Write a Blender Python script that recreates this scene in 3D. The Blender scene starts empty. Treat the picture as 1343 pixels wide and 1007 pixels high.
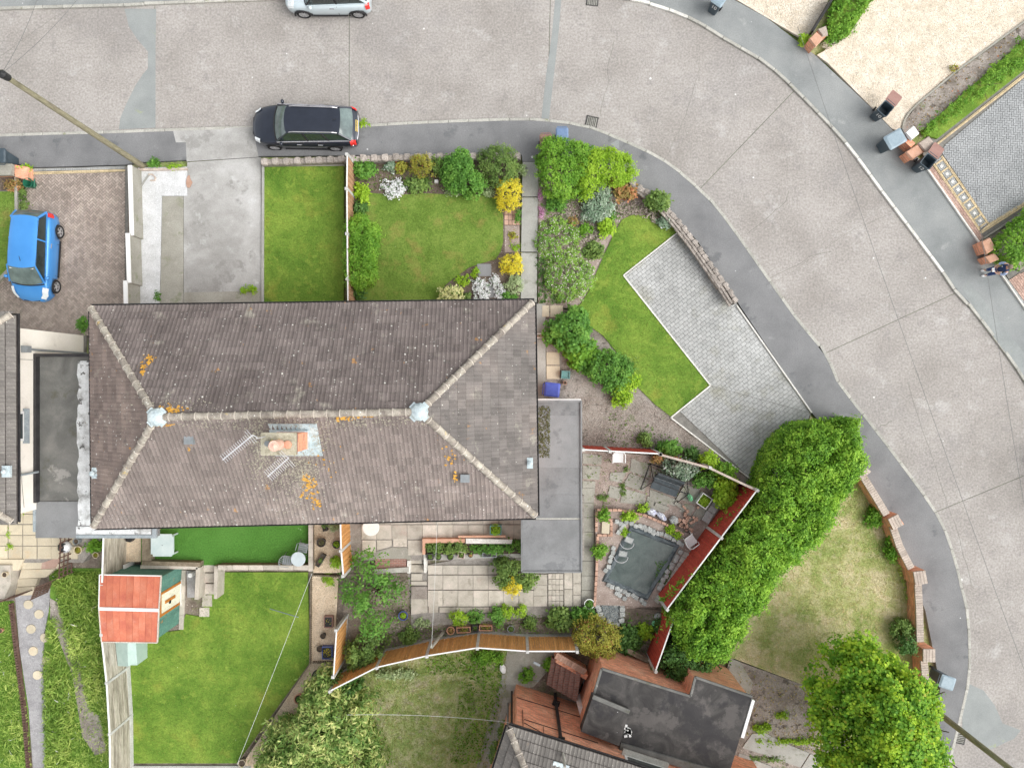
import bpy,bmesh,math,random
import numpy as np
from mathutils import Vector,Matrix
SC = bpy.context.scene
COL = SC.collection
R = math.radians
rnd = random.Random(7)
nr = np.random.RandomState(11)
# ------------------------------------------------------------------ camera, sky, sun, exposure
CAM_H = 32.0          # drone height above the road, metres
FPX = 944.0           # focal length in pixels of the 1343 px wide photograph
cam_data = bpy.data.cameras.new('camera')
cam_data.sensor_width = 36.0
cam_data.lens = 36.0 * FPX / 1343.0
cam_data.clip_start = 0.5
cam_data.clip_end = 1000.0
cam = bpy.data.objects.new('camera',cam_data)
cam.location = (0,0,CAM_H)
cam.rotation_euler = (0,0,0)
COL.objects.link(cam)
SC.camera = cam
SUN_EL,SUN_AZ = 50.0,108.0      # bright patch of the overcast, right of the picture
world = bpy.data.worlds.new('World')
SC.world = world
world.use_nodes = True
wn = world.node_tree.nodes
wl = world.node_tree.links
wn.clear()
w_out = wn.new('ShaderNodeOutputWorld')
w_bg = wn.new('ShaderNodeBackground')
w_sky = wn.new('ShaderNodeTexSky')
w_sky.sky_type = 'NISHITA'
w_sky.sun_disc = False
w_sky.sun_elevation = R(SUN_EL)
w_sky.sun_rotation = R(SUN_AZ)
w_sky.dust_density = 3.0
w_sky.air_density = 1.0
w_hsv = wn.new('ShaderNodeHueSaturation')
w_hsv.inputs['Saturation'].default_value = 0.14   # grey overcast sky
wl.new(w_sky.outputs[0],w_hsv.inputs['Color'])
wl.new(w_hsv.outputs[0],w_bg.inputs[0])
w_bg.inputs[1].default_value = 0.15
wl.new(w_bg.outputs[0],w_out.inputs[0])
sun_d = bpy.data.lights.new('sun','SUN')
sun_d.energy = 1.0
sun_d.angle = R(50)
sun_d.color = (1.0,0.965,0.91)
sun = bpy.data.objects.new('sun',sun_d)
az = R(SUN_AZ)
sdir = Vector((math.sin(az) * math.cos(R(SUN_EL)),math.cos(az) * math.cos(R(SUN_EL)),math.sin(R(SUN_EL))))
sun.rotation_euler = sdir.to_track_quat('Z','Y').to_euler()
sun.location = sdir * 50
COL.objects.link(sun)
SC.view_settings.view_transform = 'Standard'
SC.view_settings.look = 'None'
SC.view_settings.exposure = 0.78
SC.view_settings.gamma = 1.0
SC.view_settings.use_curve_mapping = False
# ------------------------------------------------------------------ materials
def srgb(r,g,b):
 def f(c):
  c /= 255.0
  return c / 12.92 if c <= 0.04045 else ((c + 0.055) / 1.055) ** 2.4
 return (f(r),f(g),f(b),1)
def mk(name,cols,scale=3.0,detail=5,rough=0.9,bump=0.3,bscale=40.0,spots=(),obj=0.0,isl=0.0,
  spec=0.3,metal=0.0,fine=0.25,fscale=25.0,brick=None,stretch=None,trans=0.0,coat=0.0,wave=None,ndist=0.0,bdist=0.02):
 m = bpy.data.materials.new(name)
 m.use_nodes = True
 nt = m.node_tree
 N = nt.nodes; L = nt.links
 N.clear()
 out = N.new('ShaderNodeOutputMaterial')
 bs = N.new('ShaderNodeBsdfPrincipled')
 bs.inputs['Roughness'].default_value = rough
 bs.inputs['Metallic'].default_value = metal
 bs.inputs['Specular IOR Level'].default_value = spec
 if coat:
  bs.inputs['Coat Weight'].default_value = coat
  bs.inputs['Coat Roughness'].default_value = 0.06
 tc = N.new('ShaderNodeTexCoord')
 vec = tc.outputs['Object']
 if obj:                                        # every piece gets its own patch of the pattern
  oi = N.new('ShaderNodeObjectInfo')
  ad = N.new('ShaderNodeVectorMath'); ad.operation = 'ADD'
  cmb = N.new('ShaderNodeVectorMath'); cmb.operation = 'SCALE'
  cmb.inputs[0].default_value = (37.0,91.0,13.0)
  L.new(oi.outputs['Random'],cmb.inputs['Scale'])
  L.new(vec,ad.inputs[0]); L.new(cmb.outputs[0],ad.inputs[1])
  vec = ad.outputs[0]
 if stretch:
  mp = N.new('ShaderNodeMapping')
  mp.inputs['Scale'].default_value = stretch
  L.new(vec,mp.inputs['Vector'])
  vec = mp.outputs[0]
 no = N.new('ShaderNodeTexNoise')
 no.inputs['Scale'].default_value = scale
 no.inputs['Detail'].default_value = detail
 no.inputs['Roughness'].default_value = 0.62
 no.inputs['Distortion'].default_value = ndist
 L.new(vec,no.inputs['Vector'])
 rp = N.new('ShaderNodeValToRGB')
 el = rp.color_ramp.elements
 if len(cols) == 1:
  cols = [cols[0],cols[0]]
 lo,hi = 0.33,0.67
 for i,c in enumerate(cols):
  pos = lo + (hi - lo) * i / (len(cols) - 1)
  if i < 2:
   e = el[i]; e.position = pos
  else:
   e = el.new(pos)
  e.color = c
 L.new(no.outputs['Fac'],rp.inputs[0])
 color = rp.outputs[0]
 if brick:
  bk = N.new('ShaderNodeTexBrick')
  bw,bh,mort,mcol = brick
  bk.inputs['Scale'].default_value = 1.0
  bk.inputs['Brick Width'].default_value = bw
  bk.inputs['Row Height'].default_value = bh
  bk.inputs['Mortar Size'].default_value = mort
  bk.inputs['Color1'].default_value = (0.72,0.72,0.72,1)
  bk.inputs['Color2'].default_value = (1.2,1.2,1.2,1)
  bk.inputs['Mortar'].default_value = (1,1,1,1)
  L.new(tc.outputs['UV'],bk.inputs['Vector'])
  mx = N.new('ShaderNodeMix'); mx.data_type = 'RGBA'; mx.blend_type = 'MULTIPLY'
  mx.inputs['Factor'].default_value = 1.0
  L.new(color,mx.inputs['A']); L.new(bk.outputs['Color'],mx.inputs['B'])
  mx2 = N.new('ShaderNodeMix'); mx2.data_type = 'RGBA'
  L.new(bk.outputs['Fac'],mx2.inputs['Factor'])
  L.new(mx.outputs['Result'],mx2.inputs['A'])
  mx2.inputs['B'].default_value = mcol
  color = mx2.outputs['Result']
 for sp in spots:
  kind,c,ssc,thr,soft = sp
  if kind == 'v':
   t = N.new('ShaderNodeTexVoronoi')
   t.inputs['Scale'].default_value = ssc
   t.inputs['Randomness'].default_value = 1.0
   L.new(vec,t.inputs['Vector'])
   # random size of every spot from the cell colour
   sep = N.new('ShaderNodeSeparateColor')
   L.new(t.outputs['Color'],sep.inputs[0])
   pw = N.new('ShaderNodeMath'); pw.operation = 'POWER'
   L.new(sep.outputs[0],pw.inputs[0]); pw.inputs[1].default_value = 3.0
   ml = N.new('ShaderNodeMath'); ml.operation = 'MULTIPLY'
   L.new(pw.outputs[0],ml.inputs[0]); ml.inputs[1].default_value = thr
   mr = N.new('ShaderNodeMath'); mr.operation = 'SUBTRACT'
   L.new(ml.outputs[0],mr.inputs[0]); L.new(t.outputs['Distance'],mr.inputs[1])
   m2 = N.new('ShaderNodeMath'); m2.operation = 'DIVIDE'; m2.use_clamp = True
   L.new(mr.outputs[0],m2.inputs[0]); m2.inputs[1].default_value = soft
   fac = m2.outputs[0]
  else:
   t = N.new('ShaderNodeTexNoise')
   t.inputs['Scale'].default_value = ssc
   t.inputs['Detail'].default_value = 6
   t.inputs['Roughness'].default_value = 0.65
   mpp = N.new('ShaderNodeMapping')
   mpp.inputs['Location'].default_value = (ssc * 3.7 + 11,thr * 31,5)
   L.new(vec,mpp.inputs['Vector'])
   L.new(mpp.outputs[0],t.inputs['Vector'])
   mr = N.new('ShaderNodeMapRange')
   mr.inputs['From Min'].default_value = thr
   mr.inputs['From Max'].default_value = thr + soft
   L.new(t.outputs['Fac'],mr.inputs['Value'])
   fac = mr.outputs['Result']
  mx = N.new('ShaderNodeMix'); mx.data_type = 'RGBA'
  ff = N.new('ShaderNodeMath'); ff.operation = 'MULTIPLY'
  L.new(fac,ff.inputs[0]); ff.inputs[1].default_value = c[3]
  L.new(ff.outputs[0],mx.inputs['Factor'])
  L.new(color,mx.inputs['A'])
  mx.inputs['B'].default_value = (c[0],c[1],c[2],1)
  color = mx.outputs['Result']
 if fine:
  fn = N.new('ShaderNodeTexNoise')
  fn.inputs['Scale'].default_value = fscale
  fn.inputs['Detail'].default_value = 3
  fn.inputs['Roughness'].default_value = 0.7
  L.new(vec,fn.inputs['Vector'])
  mr = N.new('ShaderNodeMapRange')
  mr.inputs['From Min'].default_value = 0.3
  mr.inputs['From Max'].default_value = 0.7
  mr.inputs['To Min'].default_value = 1 - fine
  mr.inputs['To Max'].default_value = 1 + fine
  L.new(fn.outputs['Fac'],mr.inputs['Value'])
  sc = N.new('ShaderNodeVectorMath'); sc.operation = 'SCALE'
  L.new(color,sc.inputs[0]); L.new(mr.outputs['Result'],sc.inputs['Scale'])
  color = sc.outputs[0]
 if obj or isl:                                 # each piece a little lighter or darker
  oi = N.new('ShaderNodeObjectInfo')
  ge = N.new('ShaderNodeNewGeometry')
  ad = N.new('ShaderNodeMath'); ad.operation = 'ADD'
  L.new(oi.outputs['Random'],ad.inputs[0]); L.new(ge.outputs['Random Per Island'],ad.inputs[1])
  fr = N.new('ShaderNodeMath'); fr.operation = 'FRACT'
  L.new(ad.outputs[0],fr.inputs[0])
  amt = max(obj,isl)
  mr = N.new('ShaderNodeMapRange')
  mr.inputs['To Min'].default_value = 1 - amt
  mr.inputs['To Max'].default_value = 1 + amt
  L.new(fr.outputs[0],mr.inputs['Value'])
  sc = N.new('ShaderNodeVectorMath'); sc.operation = 'SCALE'
  L.new(color,sc.inputs[0]); L.new(mr.outputs['Result'],sc.inputs['Scale'])
  color = sc.outputs[0]
 L.new(color,bs.inputs['Base Color'])
 if bump:
  bn = N.new('ShaderNodeTexNoise')
  bn.inputs['Scale'].default_value = bscale
  bn.inputs['Detail'].default_value = 4
  L.new(vec,bn.inputs['Vector'])
  bp = N.new('ShaderNodeBump')
  bp.inputs['Strength'].default_value = bump
  bp.inputs['Distance'].default_value = bdist
  L.new(bn.outputs['Fac'],bp.inputs['Height'])
  L.new(bp.outputs[0],bs.inputs['Normal'])
 if trans:
  tr = N.new('ShaderNodeBsdfTranslucent')
  L.new(color,tr.inputs['Color'])
  ms = N.new('ShaderNodeMixShader')
  ms.inputs[0].default_value = trans
  L.new(bs.outputs[0],ms.inputs[1]); L.new(tr.outputs[0],ms.inputs[2])
  L.new(ms.outputs[0],out.inputs[0])
 else:
  L.new(bs.outputs[0],out.inputs[0])
 return m
def leafmat(name,c_dark,c_mid,c_light,scale=1.2,trans=0.3,accent=None,acc_amt=0.0,rough=0.6):
 """leaves: every leaf (mesh island) its own tint, with slow drift through the plant"""
 m = bpy.data.materials.new(name)
 m.use_nodes = True
 N = m.node_tree.nodes; L = m.node_tree.links
 N.clear()
 out = N.new('ShaderNodeOutputMaterial')
 bs = N.new('ShaderNodeBsdfPrincipled')
 bs.inputs['Roughness'].default_value = rough
 bs.inputs['Specular IOR Level'].default_value = 0.35
 ge = N.new('ShaderNodeNewGeometry')
 tc = N.new('ShaderNodeTexCoord')
 no = N.new('ShaderNodeTexNoise'); no.inputs['Scale'].default_value = scale; no.inputs['Detail'].default_value = 4
 L.new(tc.outputs['Object'],no.inputs['Vector'])
 a = N.new('ShaderNodeMath'); a.operation = 'MULTIPLY_ADD'
 L.new(ge.outputs['Random Per Island'],a.inputs[0]); a.inputs[1].default_value = 0.5
 s = N.new('ShaderNodeMapRange'); s.inputs['From Min'].default_value = 0.35; s.inputs['From Max'].default_value = 0.65
 s.inputs['To Max'].default_value = 0.5
 L.new(no.outputs['Fac'],s.inputs['Value']); L.new(s.outputs['Result'],a.inputs[2])
 rp = N.new('ShaderNodeValToRGB')
 e = rp.color_ramp.elements
 e[0].position = 0.1; e[0].color = c_dark
 e[1].position = 0.9; e[1].color = c_light
 x = e.new(0.5); x.color = c_mid
 L.new(a.outputs[0],rp.inputs[0])
 color = rp.outputs[0]
 if accent:
  gt = N.new('ShaderNodeMath'); gt.operation = 'GREATER_THAN'; gt.inputs[1].default_value = 1 - acc_amt
  ml = N.new('ShaderNodeMath'); ml.operation = 'MULTIPLY'; ml.inputs[1].default_value = 7.31
  fr = N.new('ShaderNodeMath'); fr.operation = 'FRACT'
  L.new(ge.outputs['Random Per Island'],ml.inputs[0]); L.new(ml.outputs[0],fr.inputs[0])
  L.new(fr.outputs[0],gt.inputs[0])
  mx = N.new('ShaderNodeMix'); mx.data_type = 'RGBA'
  L.new(gt.outputs[0],mx.inputs['Factor']); L.new(color,mx.inputs['A']); mx.inputs['B'].default_value = accent
  color = mx.outputs['Result']
 L.new(color,bs.inputs['Base Color'])
 tr = N.new('ShaderNodeBsdfTranslucent'); L.new(color,tr.inputs['Color'])
 ms = N.new('ShaderNodeMixShader'); ms.inputs[0].default_value = trans
 L.new(bs.outputs[0],ms.inputs[1]); L.new(tr.outputs[0],ms.inputs[2])
 L.new(ms.outputs[0],out.inputs[0])
 return m
def C(r,g,b,a=1.0):
 return (r,g,b,a)
M = {}
M['soil'] = mk('soil',[C(.115,.09,.07),C(.2,.165,.135),C(.28,.24,.2)],scale=1.6,bump=.8,fine=.35,fscale=18,
  spots=[('v',C(.4,.36,.31,.8),9,.35,.1),('n',C(.09,.13,.04,.55),1.3,.56,.12)])
M['bed'] = mk('bed_soil',[C(.1,.075,.055),C(.19,.15,.12)],scale=4,bump=.9,fine=.4,fscale=22,
  spots=[('v',C(.4,.36,.32,.9),11,.3,.08)])
M['dirt'] = mk('dusty_gravel_soil',[C(.17,.145,.12),C(.3,.265,.235),C(.36,.325,.29)],scale=1.1,bump=.8,fine=.35,fscale=20,
  spots=[('n',C(.1,.085,.07,.8),3.2,.57,.05),('n',C(.1,.15,.04,.7),1.6,.6,.08),('v',C(.5,.46,.42,.8),12,.32,.08)])
M['road'] = mk('road_concrete',[C(.285,.264,.243),C(.342,.319,.297),C(.39,.366,.343)],scale=.35,detail=8,bump=.6,bscale=45,fine=.26,fscale=11,
  spots=[('n',C(.5,.485,.47,.5),.8,.57,.12),('v',C(.6,.59,.58,.7),20,.24,.05),('n',C(.25,.235,.225,.5),1.7,.57,.1),('n',C(.27,.255,.245,.4),.25,.52,.1),('v',C(.75,.75,.74,.9),1.3,.075,.02)])
M['crack'] = mk('hairline_crack',[C(.17,.16,.145),C(.26,.25,.22)],scale=5)
M['roadjoint'] = mk('road_joint_filler',[C(.09,.1,.08),C(.2,.22,.15)],scale=2)
M['tar'] = mk('patch_asphalt',[C(.245,.262,.258),C(.3,.317,.31)],scale=1.2,bump=.3,fine=.12,spots=[('n',C(.32,.36,.2,.6),1.1,.66,.05)])
M['asphalt'] = mk('pavement_asphalt',[C(.155,.157,.161),C(.198,.2,.203),C(.228,.23,.232)],scale=.5,detail=7,bump=.35,bscale=60,fine=.16,fscale=22,
  spots=[('v',C(.7,.7,.7,.9),1.1,.07,.02),('n',C(.115,.12,.125,.6),.9,.6,.06),('n',C(.3,.3,.3,.5),1.5,.64,.1)])
M['asphalt2'] = mk('far_pavement_asphalt',[C(.2,.213,.213),C(.255,.268,.266),C(.3,.31,.305)],scale=.5,detail=7,bump=.35,bscale=60,fine=.14,fscale=22,
  spots=[('n',C(.5,.5,.48,.45),.9,.62,.12),('v',C(.7,.7,.7,.9),1.3,.07,.02)])
M['kerb'] = mk('kerb_concrete',[C(.34,.335,.3),C(.46,.45,.41)],scale=3,obj=.12,bump=.4,spots=[('n',C(.2,.22,.1,.6),2.5,.62,.06)])
M['kerbw'] = mk('kerb_painted_white',[C(.6,.59,.54),C(.72,.71,.67)],scale=3,obj=.06,bump=.3)
M['conc'] = mk('drive_concrete',[C(.3,.295,.28),C(.4,.395,.38),C(.5,.5,.49)],scale=.55,detail=9,bump=.4,fine=.13,ndist=.5,
  spots=[('n',C(.24,.235,.22,.7),.9,.57,.07),('n',C(.56,.57,.56,.7),1.4,.6,.1),('n',C(.27,.265,.25,.55),.35,.5,.12)])
M['conc2'] = mk('path_concrete',[C(.3,.3,.275),C(.4,.4,.37)],scale=1.5,detail=7,bump=.4,fine=.14,obj=.05,
    spots=[('n',C(.22,.23,.18,.7),2,.6,.08)])
M['conc3'] = mk('weathered_concrete',[C(.28,.27,.23),C(.37,.36,.315)],scale=1.2,detail=7,bump=.5,fine=.18,
    spots=[('n',C(.2,.22,.13,.7),1.6,.56,.1),('n',C(.45,.42,.38,.6),2.5,.6,.1)])
M['palegravel'] = mk('pale_grey_gravel',[C(.5,.51,.51),C(.66,.67,.68)],scale=1.5,bump=.9,bscale=28,fine=.22,fscale=30,spots=[('v',C(.75,.76,.77,.8),16,.45,.1)])
M['creamgravel'] = mk('cream_gravel',[C(.54,.46,.35),C(.67,.59,.48),C(.74,.68,.58)],scale=2,bump=1,bscale=22,fine=.22,fscale=26,
  spots=[('v',C(.82,.8,.74,.8),15,.5,.12),('v',C(.28,.22,.17,.7),13,.28,.06),('n',C(.42,.36,.3,.5),.7,.63,.1)])
M['sandgravel'] = mk('golden_gravel',[C(.58,.46,.33),C(.72,.6,.45)],scale=3,bump=1,bscale=24,fine=.25,fscale=26,spots=[('v',C(.7,.62,.5,.8),16,.42,.1),('n',C(.22,.19,.12,.5),2.2,.64,.1)])
M['pinkgravel'] = mk('pink_gravel',[C(.27,.21,.18),C(.4,.33,.29)],scale=2,bump=1,bscale=24,fine=.3,fscale=28,spots=[('v',C(.6,.54,.5,.9),15,.45,.1),('n',C(.12,.17,.05,.5),1.8,.62,.1)])
M['greygravel'] = mk('slate_gravel',[C(.27,.265,.27),C(.39,.383,.388)],scale=2,bump=1,bscale=24,fine=.25,fscale=28,spots=[('v',C(.5,.49,.52,.9),16,.4,.1)])
def lawnmat(name,a,b,c,patch=.5,sc=.7,thr=.55,dry=C(.3,.25,.08)):
 return mk(name,[a,b,c],scale=sc,detail=9,rough=1,spec=.1,bump=.9,bscale=30,fine=.24,fscale=16,bdist=.04,
  spots=[('v',C(.7,.75,.5,.8),3.1,.07,.03),('n',C(dry[0],dry[1],dry[2],patch),sc * 1.2,thr,.14),('n',C(c[0],c[1],c[2],.6),2.4,.56,.08),('n',C(a[0] * .75,a[1] * .75,a[2] * .75,.5),6,.58,.1)])
M['lawn1'] = lawnmat('lawn_mown',C(.095,.18,.026),C(.145,.245,.04),C(.21,.31,.058),.5)
M['lawn2'] = lawnmat('lawn_patchy',C(.1,.175,.028),C(.145,.235,.042),C(.2,.285,.06),.6,1.0,.53)
M['lawn3'] = lawnmat('lawn_lush',C(.09,.185,.026),C(.155,.26,.04),C(.25,.345,.06),.6,.6,.56,C(.3,.31,.06))
M['lawnart'] = lawnmat('lawn_artificial',C(.075,.2,.035),C(.085,.225,.042),C(.1,.25,.05),0,.6)
M['lawndry'] = lawnmat('lawn_dry',C(.22,.29,.08),C(.36,.39,.15),C(.5,.47,.26),.8,.9,.49,C(.62,.53,.35))
M['lawnrough'] = lawnmat('lawn_rough',C(.18,.26,.07),C(.3,.36,.13),C(.46,.44,.26),.6,1.9,.51,C(.5,.42,.33))
M['lawnwild'] = lawnmat('lawn_wild',C(.08,.17,.026),C(.13,.25,.04),C(.2,.32,.06),.3,1.4,.6,C(.3,.25,.14))
M['block_grey'] = mk('grey_paving_block',[C(.32,.325,.315),C(.41,.415,.405)],scale=2.5,isl=.07,bump=.4,fine=.12,
  spots=[('n',C(.55,.56,.55,.6),.35,.52,.2),('n',C(.25,.245,.18,.6),.4,.54,.12)])
M['block_grey2'] = mk('blue_grey_paving_block',[C(.295,.305,.308),C(.37,.38,.382)],scale=1,isl=.09,bump=.4,fine=.12)
M['block_brown'] = mk('brown_paving_block',[C(.3,.25,.215),C(.41,.345,.3)],scale=.8,isl=.2,bump=.5,fine=.2,spots=[('n',C(.52,.44,.38,.5),.5,.56,.15),('n',C(.2,.19,.15,.5),.6,.58,.12)])
M['block_red'] = mk('red_paving_block',[C(.4,.26,.21),C(.5,.36,.3)],scale=2,isl=.15,bump=.4,fine=.15)
M['block_buff'] = mk('buff_paving_block',[C(.5,.4,.24),C(.62,.5,.32)],scale=2,isl=.12,bump=.4,fine=.12)
M['jointsand'] = mk('joint_sand',[C(.16,.155,.14),C(.23,.22,.2)],scale=6)
M['slab'] = mk('patio_slab',[C(.38,.345,.29),C(.48,.445,.38),C(.56,.5,.44)],scale=1.8,detail=7,obj=.13,bump=.4,fine=.12,spots=[('n',C(.27,.25,.2,.7),2,.58,.1),('n',C(.52,.41,.35,.5),1,.6,.1)])
M['slabcream'] = mk('cream_slab',[C(.5,.44,.33),C(.6,.53,.4)],scale=1.8,detail=6,obj=.1,bump=.35,fine=.1,spots=[('n',C(.6,.42,.24,.5),1.3,.58,.15)])
M['wood_orange'] = mk('stained_fence_timber',[C(.52,.26,.085),C(.66,.35,.13)],scale=3,stretch=(1,1,.2),obj=.1,bump=.4,fine=.2,fscale=20)
M['wood_brown'] = mk('brown_fence_timber',[C(.36,.2,.11),C(.46,.28,.17)],scale=3,stretch=(1,1,.2),obj=.1,bump=.4,fine=.2)
M['wood_red'] = mk('red_painted_timber',[C(.4,.06,.04),C(.5,.085,.055)],scale=3,obj=.1,bump=.3,fine=.15)
M['wood_grey'] = mk('weathered_grey_timber',[C(.2,.18,.14),C(.4,.365,.3),C(.52,.48,.41)],scale=4,stretch=(1,.15,1),obj=.12,bump=.6,fine=.3)
M['wood_dark'] = mk('dark_stained_timber',[C(.09,.05,.038),C(.16,.1,.08)],scale=4,bump=.4,obj=.1)
M['sleeper'] = mk('sleeper_timber',[C(.14,.115,.08),C(.26,.22,.16)],scale=5,bump=.5,obj=.1)
M['pole'] = mk('pole_timber',[C(.17,.155,.105),C(.27,.25,.165),C(.23,.2,.15)],scale=5,stretch=(1,1,.15),bump=.5,fine=.3)
M['white'] = mk('white_paint',[C(.74,.74,.72),C(.8,.8,.79)],scale=3,rough=.5,bump=.1,fine=.05)
M['plastic_white'] = mk('white_plastic',[C(.76,.77,.76),C(.82,.83,.82)],scale=3,rough=.35,bump=0,fine=.03,spec=.5)
M['render'] = mk('cream_wall_render',[C(.86,.82,.74),C(.92,.88,.8)],scale=1.5,bump=.3,fine=.05,spots=[('n',C(.5,.47,.4,.4),1.6,.6,.15)])
M['render2'] = mk('pale_wall_render',[C(.5,.49,.45),C(.6,.59,.55)],scale=1.5,bump=.3)
M['concpost'] = mk('concrete_post',[C(.44,.44,.42),C(.56,.56,.54)],scale=3,obj=.05,bump=.3)
M['brick'] = mk('orange_red_brick',[C(.74,.28,.16),C(.84,.36,.21),C(.88,.46,.29)],scale=1.3,bump=.4,fine=.15,
    brick=(.225,.075,.007,C(.55,.4,.31)),spots=[('n',C(.3,.15,.11,.5),1.1,.6,.15)])
M['brickdark'] = mk('dark_red_brick',[C(.24,.12,.095),C(.36,.18,.14)],scale=3,bump=.5,fine=.2,brick=(.225,.075,.009,C(.3,.25,.22)),obj=.1)
M['brickpiece'] = mk('brick_piece',[C(.4,.24,.17),C(.54,.36,.28)],scale=4,bump=.5,obj=.2,isl=.2,fine=.15)
M['brickterra'] = mk('orange_brick_cap',[C(.52,.29,.19),C(.64,.39,.28)],scale=4,bump=.4,obj=.1,fine=.12)
M['coping'] = mk('coping_block',[C(.4,.33,.28),C(.5,.43,.37)],scale=4,isl=.12,obj=.08,bump=.4)
M['stone'] = mk('rough_walling_stone',[C(.25,.22,.195),C(.37,.33,.295),C(.46,.42,.375)],scale=5,obj=.2,bump=.9,bscale=18,fine=.25)
M['mortar'] = mk('wall_mortar',[C(.22,.2,.18),C(.32,.3,.27)],scale=5,bump=.6)
M['sett'] = mk('grey_sett',[C(.32,.34,.33),C(.46,.47,.45)],scale=5,obj=.18,bump=.6,fine=.2)
def tilemat(name,a,b,c,lichen=.5,orange=.45,rp=.17):
 return mk(name,[a,b,c],scale=.7,detail=7,rough=.95,obj=.0,isl=rp,bump=.5,bscale=50,fine=.16,fscale=30,
  spots=[('n',C(.42,.4,.33,.5),1.2,.61,.1),('v',C(.74,.73,.68,.95),3.4,.14 * lichen,.04),('v',C(.66,.65,.6,.9),7.5,.3 * lichen,.06),('v',C(.52,.5,.46,.7),15,.36 * lichen,.1),('n',C(.1,.09,.085,.5),2.3,.58,.1),
  ('n',C(.6,.28,.04,orange),1.9,.665,.02)])
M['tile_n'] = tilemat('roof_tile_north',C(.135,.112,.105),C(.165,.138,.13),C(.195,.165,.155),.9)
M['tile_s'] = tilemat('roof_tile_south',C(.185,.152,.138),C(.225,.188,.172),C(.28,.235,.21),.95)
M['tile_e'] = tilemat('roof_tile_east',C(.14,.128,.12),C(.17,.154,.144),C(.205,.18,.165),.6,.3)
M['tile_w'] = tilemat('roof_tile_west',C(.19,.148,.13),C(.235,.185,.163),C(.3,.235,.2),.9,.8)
M['tile_x'] = tilemat('roof_tile_neighbour',C(.15,.14,.13),C(.2,.185,.17),C(.25,.235,.21),.7,.1)
M['tile_lip'] = mk('dirt_and_shade_tile_edge',[C(.06,.052,.048),C(.09,.08,.074)],scale=3,bump=0)  # dark colour carries joint dirt plus the shade below each tile course
M['ridge'] = mk('ridge_tile',[C(.2,.172,.15),C(.33,.295,.25),C(.48,.44,.37)],scale=3.2,detail=6,bump=.8,obj=.12,fine=.3,
    spots=[('n',C(.56,.4,.13,.7),1.9,.64,.05),('v',C(.75,.74,.68,.9),11,.35,.06)])
M['mortarw'] = mk('pale_mortar',[C(.5,.44,.38),C(.62,.57,.5)],scale=5,bump=.6)
M['lead'] = mk('lead_flashing',[C(.36,.43,.46),C(.5,.58,.6),C(.6,.66,.66)],scale=4,rough=.6,bump=.5,fine=.2,obj=.05)
M['bitumen'] = mk('flat_roof_bitumen',[C(.032,.03,.03),C(.055,.052,.05),C(.095,.088,.083)],scale=1.1,detail=6,rough=.75,ndist=1.2,bump=.3,fine=.12,
  spots=[('n',C(.12,.11,.104,.6),1.0,.54,.05),('n',C(.03,.029,.032,.7),.7,.52,.06),('v',C(.6,.6,.6,.9),2,.06,.02)])
M['felt'] = mk('flat_roof_grey_felt',[C(.168,.172,.173),C(.21,.214,.216),C(.245,.25,.252)],scale=.8,detail=6,rough=.85,bump=.3,fine=.1,obj=.1,
  spots=[('n',C(.12,.125,.13,.5),1.3,.58,.06)])
M['felt2'] = mk('flat_roof_stained_felt',[C(.105,.105,.098),C(.15,.15,.14),C(.21,.205,.19)],scale=.7,detail=8,rough=.85,bump=.4,fine=.15,ndist=.6,
    spots=[('n',C(.32,.31,.29,.8),.9,.6,.05),('n',C(.1,.1,.07,.7),1.4,.58,.08)])
M['whitewash'] = mk('flaking_white_coating',[C(.3,.3,.29),C(.62,.64,.64),C(.72,.74,.74)],scale=2.2,detail=8,bump=.5,fine=.15,spots=[('n',C(.13,.13,.125,.95),2.6,.59,.02)])
M['moss'] = mk('moss',[C(.07,.07,.03),C(.15,.15,.06)],scale=7,bump=1)
M['chimcap'] = mk('lichened_chimney_cap',[C(.27,.25,.19),C(.42,.39,.29),C(.5,.47,.38)],scale=5,bump=.8,spots=[('n',C(.6,.48,.12,.8),3,.58,.05)])
M['terracotta'] = mk('terracotta',[C(.5,.25,.16),C(.6,.33,.23)],scale=5,bump=.3)
M['pinkpot'] = mk('pink_clay_pot',[C(.66,.4,.31),C(.74,.48,.39)],scale=5,bump=.3)
M['alu'] = mk('aluminium',[C(.6,.6,.62),C(.7,.7,.72)],scale=3,rough=.4,metal=.4,bump=0,fine=.05)
M['greymetal'] = mk('grey_painted_metal',[C(.2,.22,.23),C(.27,.29,.3)],scale=3,rough=.5,bump=0,fine=.08)
M['gutter'] = mk('dark_gutter',[C(.025,.024,.026),C(.05,.048,.05)],scale=3,rough=.5,bump=0)
M['guttergrey'] = mk('grey_gutter',[C(.25,.29,.31),C(.36,.4,.42)],scale=3,rough=.5,bump=.1)
M['blackiron'] = mk('black_iron',[C(.015,.015,.016),C(.04,.04,.042)],scale=4,rough=.45,bump=.1)
M['wire'] = mk('cable',[C(.17,.17,.17)],rough=.6,bump=0,fine=0)
M['line'] = mk('washing_line',[C(.6,.62,.6)],rough=.5,bump=0,fine=0)
M['shedroof'] = mk('red_shed_boards',[C(.46,.13,.085),C(.54,.17,.1),C(.58,.22,.14)],scale=1.5,obj=.1,bump=.3,fine=.1,spots=[('n',C(.62,.36,.28,.4),1.8,.58,.2)])
M['shedgreen'] = mk('green_shed_boards',[C(.085,.2,.165),C(.13,.28,.22)],scale=4,obj=.1,bump=.4,fine=.25,spots=[('n',C(.42,.24,.08,.7),2.0,.64,.04)])
M['shedcream'] = mk('cream_flaking_door',[C(.68,.68,.52),C(.8,.8,.66)],scale=3,obj=.08,bump=.4,fine=.2,spots=[('n',C(.42,.17,.03,.85),3.2,.64,.03)])
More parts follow.
